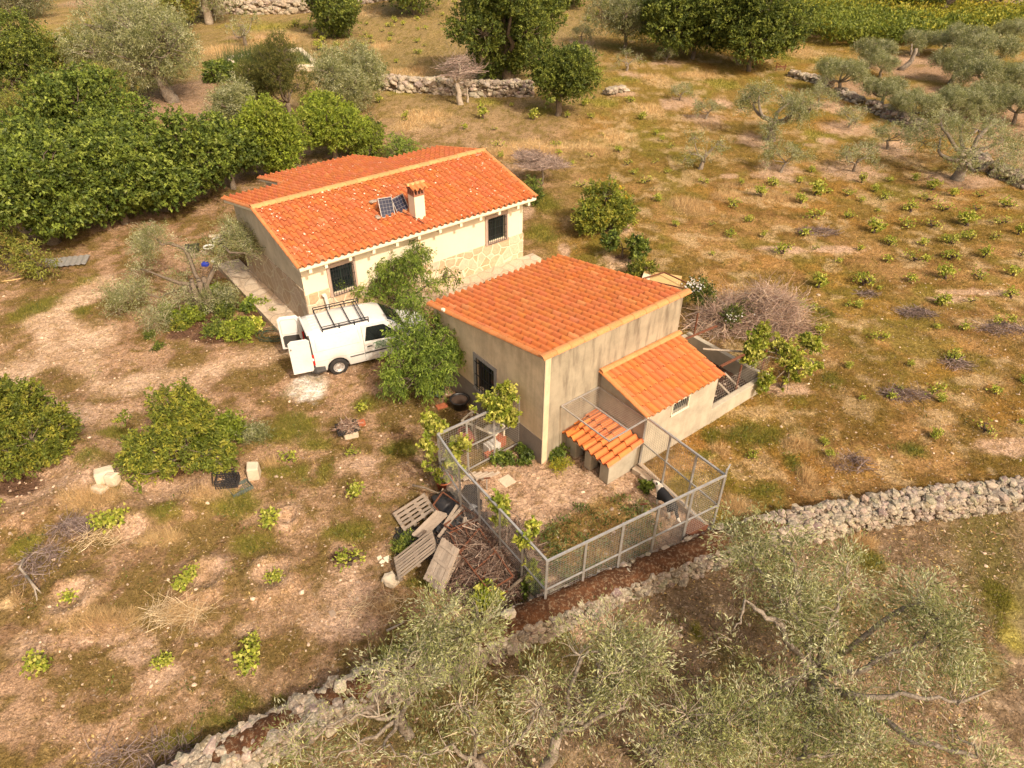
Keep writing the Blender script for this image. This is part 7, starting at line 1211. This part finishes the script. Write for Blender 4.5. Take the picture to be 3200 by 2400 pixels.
near_tree('climbing_vine', (2445, 1215), 1.1, [(2360, 1080, 1.4, .30, .35), (2345, 1110, 1.2, .32, .25), (2400, 1060, 1.5, .35, .2), (2440, 1095, 1.3, .35, .22), (2480, 1130, 1.1, .35, .35), (2500, 1150, .9, .3, .4), (2460, 1220, .4, .2, .4), (2530, 1075, 1.2, .35, .2), (2390, 1200, .6, .18, .35), (2545, 1130, .9, .22, .3), (2380, 1040, 1.4, .2, .3)], 'vine', 900, 'leafy grapevine climbing over the end of the poultry run', 98, tr=.05, scale=1., mult=.72, shell=.0, gap=.45, group=gv)
near_tree('climbing_vine', Z3(450, 560), .9, [(*Z3(370, 300), 1.9, .25, .2), (*Z3(400, 350), 1.9, .22, .2), (*Z3(350, 430), 1.6, .2, .25), (*Z3(410, 540), .9, .38, .35), (*Z3(470, 590), .6, .35, .3), (*Z3(530, 440), 1.3, .25, .2)], 'vine', 420, 'grapevine wrapping the left corner of the wire fence', 99, tr=.03, mult=.75, shell=.0, gap=.45, scale=.9, group=gv)
near_tree('climbing_vine', Z3(640, 460), 1.2, [(*Z3(570, 250), 1.9, .35, .22), (*Z3(640, 260), 1.9, .25, .2), (*Z3(680, 170), 2.0, .22, .18), (*Z3(700, 130), 2.2, .15, .2), (*Z3(730, 230), 1.9, .3, .22), (*Z3(800, 140), 2.1, .22, .28), (*Z3(780, 200), 1.9, .25, .2), (*Z3(830, 290), 1.5, .2, .12), (*Z3(770, 250), 1.8, .25, .15)], 'vine', 560, 'grapevine along the top of the inner fence below the shed window', 100, tr=.035, mult=.75, shell=.0, gap=.45, scale=.9, group=gv)
near_tree('climbing_vine', Z3(900, 1200), .9, [(*Z3(760, 775), 1.9, .14, .12), (*Z3(765, 860), 1.4, .10, .2), (*Z3(905, 985), 1.9, .12, .1), (*Z3(940, 930), 1.2, .12, .1), (*Z3(935, 1160), .9, .08, .1), (*Z3(825, 970), 1.2, .06, .06)], 'vine', 110, 'sparse grapevine shoots along the left yard fence', 101, tr=.03, mult=.8, shell=.1, branches=3, group=gv)
plant(Z3(680, 1370), .26, .7, 'vine', 70, 'bright yellow-green vine shoot at the foot of the brushwood', 240, 'grapevine', 1.1, .85, 'grapevine', 'grapevines')
# ---------------------------------------------------------------- grapevines: prototypes and copies
def vine_proto(seed, arms, nl, spread, hgt, lean=0.):
    rs_ = np.random.RandomState(seed); r = empty('grapevine'); mb = MB(); V_, F_, C_, o_ = [], [], [], 0; cols = LEAF['vine'][5]
    hgt *= .72; top = np.array([lean*.3, 0, hgt*.42]); limb(mb, (0, 0, -.08), top, .055, .045, rs_, .3, 5, 7)
    for k in range(arms):
        a = k*2*PI/max(arms, 1)+rs_.normal(0, .4); e = top+np.array([math.cos(a)*spread, math.sin(a)*spread*.8, hgt*rs_.uniform(.15, .55)]); limb(mb, top, e, .04, .022, rs_, .5, 6, 6)
        n = int(nl*1.9/arms*rs_.uniform(.6, 1.4))
        if n < 2: continue
        P = e+rs_.normal(0, 1, (n, 3))*np.array([.085, .085, .07])*(1+spread)+np.array([0, 0, .06]); cc = np.array(cols)[rs_.randint(0, len(cols), n)]*rs_.uniform(.8, 1.2, (n, 1)); V, Fq, c = leafset(P, rdir(n, rs_)+np.array([0, 0, .25]), .115, .10, cc*.88, rs_); V_.append(V); F_.append(Fq+o_); C_.append(c); o_ += len(V)
        for q in P[:5]: limb(mb, e, q, .008, .004, rs_, .1, 3, 4)
    mb.build('trunk', M['vinebark'], r, True); link_mesh('leaves', np.concatenate(V_), np.concatenate(F_), M['leaf'], r, colr=np.concatenate(C_)); return r
VP = {'bushy': vine_proto(301, 4, 95, .14, .48), 'wide': vine_proto(302, 5, 85, .34, .42), 'two-headed': vine_proto(303, 2, 60, .32, .45), 'small': vine_proto(304, 2, 30, .08, .36), 'dark gnarled': vine_proto(305, 4, 22, .30, .40), 'leaning': vine_proto(306, 3, 48, .26, .42, .6), 'upright': vine_proto(307, 3, 62, .12, .62), 'open': vine_proto(308, 5, 60, .28, .50)}
LOOK = {'bushy': 'bushy bright green', 'wide': 'wide low-armed', 'two-headed': 'two-headed', 'small': 'tiny', 'dark gnarled': 'dark gnarled nearly leafless', 'leaning': 'leaning one-sided', 'upright': 'upright leafy', 'open': 'open many-armed'}
VW = {'bushy': .62, 'wide': 1.0, 'two-headed': .95, 'small': .45, 'dark gnarled': .85, 'leaning': .8, 'upright': .6, 'open': .9}
VN = []
def vs(f, txt, m=None):
    for q in txt.split():
        a = q.split(','); x, y = f(float(a[0]), float(a[1])); w_ = float(a[2])*(f(1, 0)[0]-f(0, 0)[0]); VN.append((x, y, w_, a[3] if len(a) > 3 else None))
vs(R3, '195,1150,75,t 430,1165,42,u 635,1165,100,w 800,1150,48,s 875,1085,48,b 1185,1150,58,u 1365,1140,60,l 1525,1130,48,b 905,1228,100,b 985,1212,38,s 1090,1228,78,l 1270,1205,50,b 1350,1258,80,l 1630,1195,80,b 1600,1268,90,d 1765,1238,55,s 1930,1238,62,d 2100,1305,92,l 550,1238,80,b 715,1235,36,s 805,1282,76,b 400,1308,92,l 250,1415,45,d 480,1392,80,w 365,1485,90,o 575,1492,42,u 890,1372,125,t 1110,1368,82,l 1490,1335,100,l 1700,1328,92,d 1910,1325,70,d 1490,1438,92,l 1630,1430,92,d 1840,1415,112,b 2060,1408,92,d 1265,1465,104,b 830,1485,58,s 695,1598,112,o 1365,1545,92,o 1575,1545,52,s 1180,1572,38,s 900,1572,46,d 1740,1530,110,w 1850,1500,100,w 2020,1502,72,d 2170,1475,66,u 20,1425,52,b 1520,1640,112,d 1750,1632,102,o 1955,1625,72,u 2195,1605,62,d 1350,1645,52,s 1050,1650,38,s 255,1600,26,s 1190,1265,40,s 1290,1330,26,s 1340,1425,26,s')
vs(B4, '918,300,98,b 1205,285,132,o 795,440,88,b 882,445,62,b 1110,420,60,l 1165,420,60,b 925,595,82,b 1700,250,102,b 1495,268,62,s 1925,250,104,d 2135,228,62,s 2120,368,92,l 1695,410,92,b 1880,388,52,d 1300,312,34,s 2080,530,115,t 1665,555,38,s 1835,560,52,s 1300,620,112,t 1500,790,48,u 1765,742,112,w 1105,805,48,b 1650,960,122,t 1682,1015,60,b 1375,1000,52,s 1430,945,32,s 2025,965,62,s 2200,895,44,b 1960,1205,112,d 1645,1245,72,b 510,1365,94,o 950,1292,56,b 985,1365,66,b 1600,132,42,s 2195,1155,40,s 1190,1010,30,s')
vs(R2, '105,290,54,d 118,352,48,d 20,265,42,s 390,205,42,d 435,170,62,w 455,228,42,l 470,142,42,b 440,258,32,s 315,245,52,w 270,303,36,s 325,275,48,d 285,224,42,d 265,244,42,d 500,270,36,d 600,268,48,l 615,344,64,w 655,293,32,d 615,192,26,s 665,182,30,s 525,158,32,s 610,132,32,s 750,158,32,d 765,98,42,l 790,158,32,d 860,66,34,u 900,94,36,l 745,38,32,s 845,22,42,w 920,17,32,s 290,158,36,l 1475,104,38,b 1545,124,38,b 1690,134,42,b 1740,104,34,u 1780,52,48,b 1800,115,42,u 1875,108,34,b 1850,68,32,u 480,398,32,s 370,650,60,u 540,745,52,u 530,760,52,d 1020,745,84,u 1345,752,74,b 910,815,42,s 1095,820,52,d 1125,925,92,d 1140,995,48,u 1485,918,74,w 1500,972,42,s 1665,668,52,b 1715,748,52,l 1555,742,42,u 2025,748,58,b 1950,645,72,w 2110,845,38,s 1770,855,32,d 1875,960,54,b 1700,985,64,d 1585,1028,34,s 1935,1035,72,d 2105,1030,52,d 2170,1085,52,l 1960,1095,62,l 1640,1175,84,d 2045,1150,84,d 2120,1265,64,b 1985,1345,52,d 1205,672,32,s 2150,890,40,u 2200,935,60,d')
vs(R1, '2005,315,72,b 2112,300,52,l 2130,355,48,d 1860,168,66,l 1905,195,60,l 1880,135,36,d 1945,160,36,d 1990,240,50,b')
VN += [(*B1(1535, 580), 62, 'o'), (*B1(1885, 540), 48, 'l'), (*B1(1905, 775), 66, 'u'), (*B1(1870, 1130), 100, 'o'), (*B1(1435, 905), 72, 'bl'), (*B1(1462, 1195), 62, 'bl'), (*B1(985, 1270), 60, 'bl'), (*B1(1020, 1190), 55, 'bl'), (*B1(560, 940), 70, 'bl'), (*B1(640, 930), 70, 'bl'), (*B1(365, 1310), 45, 's'), (*B2(640, 650), 90, 'bl'), (*B2(660, 540), 60, 'bl'), (*B2(195, 640), 62, 'bl'), (120, 2090, 75, 'bl'), (*B1(1930, 315), 38, 's'), (2, 1590, 30, 's')]
KEY = {'t': 'two-headed', 'u': 'upright', 'w': 'wide', 's': 'small', 'b': 'bushy', 'l': 'leaning', 'o': 'open', 'd': 'dark gnarled', 'bl': 'bushy'}
LMK = {'the lemon tree': (1885, 708), 'the dry tangled bush': (2370, 1010), 'the grapevine on the poultry run': (2445, 1215), 'the largest tree': (1585, 252), 'the round tree beside the largest tree': (1742, 362), 'the old crooked-limbed olive': (2408, 440), 'the widest spreading olive': (2995, 560), 'the round dark tree right of the reservoir': (1045, 118), 'the dead grey tree': (1440, 325), 'the leafless bush behind the house': (1690, 575), 'the right corner of the wire fence': (2216, 1665), 'the sapling on the mound': (1943, 803), 'the nearly leafless olive': (2185, 530), 'the black crates': (715, 1510), 'the junk pile': (1400, 1700), 'the crate of sticks': (1086, 1325), 'the bottom left corner': (0, 2400), 'the forked dead branch': (90, 1780), 'the hedge tree group': (2250, 210), 'the wide dark tree at the top edge': (1292, 45), 'the olive above the house roof': (1105, 345),
 'the right picture edge at mid height': (3200, 1200), 'the right picture edge above mid height': (3200, 850), 'the right end of the foreground wall': (3200, 1500), 'the longest heap of prunings': (2870, 985), 'the oval heap of prunings': (2560, 735), 'the step of the rear roof': (1187, 497), 'the soft grey-green tree': (1952, 158), 'the reservoir': (880, 190), 'the left end of the retaining wall': (1195, 270), 'the top edge between the two round trees': (1130, 10)}
ORD = 'nearest,second nearest,third nearest,fourth nearest,fifth nearest,sixth nearest,seventh nearest,eighth nearest,ninth nearest,tenth nearest,eleventh nearest,twelfth nearest,thirteenth nearest,fourteenth nearest,fifteenth nearest,sixteenth nearest,seventeenth nearest,eighteenth nearest,nineteenth nearest,twentieth nearest'.split(',')
asg = {}
for i, v in enumerate(VN):
    d = {k: math.hypot(v[0]-p[0], (v[1]-p[1])*1.2) for k, p in LMK.items()}; k = min(d, key=d.get); asg.setdefault(k, []).append((d[k], i))
LABEL = {}
for k, l in asg.items():
    for n_, (dd, i) in enumerate(sorted(l)): LABEL[i] = (ORD[min(n_, 19)], k)
UV = set(); rs = np.random.RandomState(404)
for i, (x, y, w_, t) in enumerate(VN):
    key = KEY[t or 'b']; src = VP[key]; o = src if key not in UV else copy_thing(src); UV.add(key); P = at(x, y); P[2] = gz(P[None])[0]-(.12 if t == 'bl' else 0); s = w_/ppm(x, y)/VW[key]*.90; s = min(max(s, .45), 2.2)
    o.location = tuple(P); o.scale = (s, s, min(s, 1.35)*rs.uniform(.9, 1.1)); o.rotation_euler = (0, 0, rs.rand()*2*PI); a, b = LABEL[i]; tag(o, f'{LOOK[key]} grapevine, {a} to {b}', 'grapevine', 'grapevines')
for key in VP:
    if key not in UV: print('unused proto', key)
# heaps of prunings
for i, (q, f, rx, ry, n, lab) in enumerate((((1540, 460), B4, .75, .35, 260, 'longest grey heap of prunings lying among the right field vines'), ((920, 1462), R3, .95, .45, 240, 'oval grey heap of prunings in the upper right field'), ((2080, 560), B4, .9, .4, 200, 'heap of prunings under the big two-headed vine near the right edge'), ((1450, 975), B4, .9, .35, 220, 'heap of prunings left of the vine with a low second head'), ((1790, 780), B4, .5, .3, 120, 'heap of prunings below the wide vine on the right'), ((1130, 1410), B4, .6, .35, 140, 'dark prunings right of the two vines nearest the wall'), ((380, 930), B1, .65, .35, 260, 'dark heap of prunings left of the wide low bush'), ((210, 1120), B1, .5, .6, 160, 'purplish heap of prunings beside the forked dead branch'), ((120, 1150), B2, 1.2, .5, 260, 'brown prunings in the bottom left corner along the wall'), ((1225, 340), B4, .4, .2, 80, 'small dark prunings below the open vine near the dry bush'))):
    P = at(*f(*q)); V, Fc, cc = twigs(n, (0, 0, 0), rx, ry, .16, .55, .006, rs, [(.22, .16, .14), (.30, .23, .20), (.13, .09, .08)], flat=True); o = link_mesh('pruned_twigs', V, Fc, M['twig'], colr=cc); o.location = (P[0], P[1], gz(P[None])[0]); tag(o, lab, 'prunings', 'heaps of vine prunings')
# tall dry grass stalks lying in the fields
for nm, f, q, n, L_ in (('dry_stalks', B1, (930, 1390), 160, .9), ('dry_stalks', B2, (1330, 340), 60, .7), ('dry_stalks', B1, (540, 1000), 80, .6)):
    P = at(*f(*q)); V, Fc, cc = twigs(n, (P[0], P[1], .02), .7, .35, .12, L_, .0035, rs, [(.66, .52, .33), (.58, .44, .26)], flat=True); o = link_mesh(nm, V, Fc, M['twig'], colr=cc); o['kind'] = 'stuff'
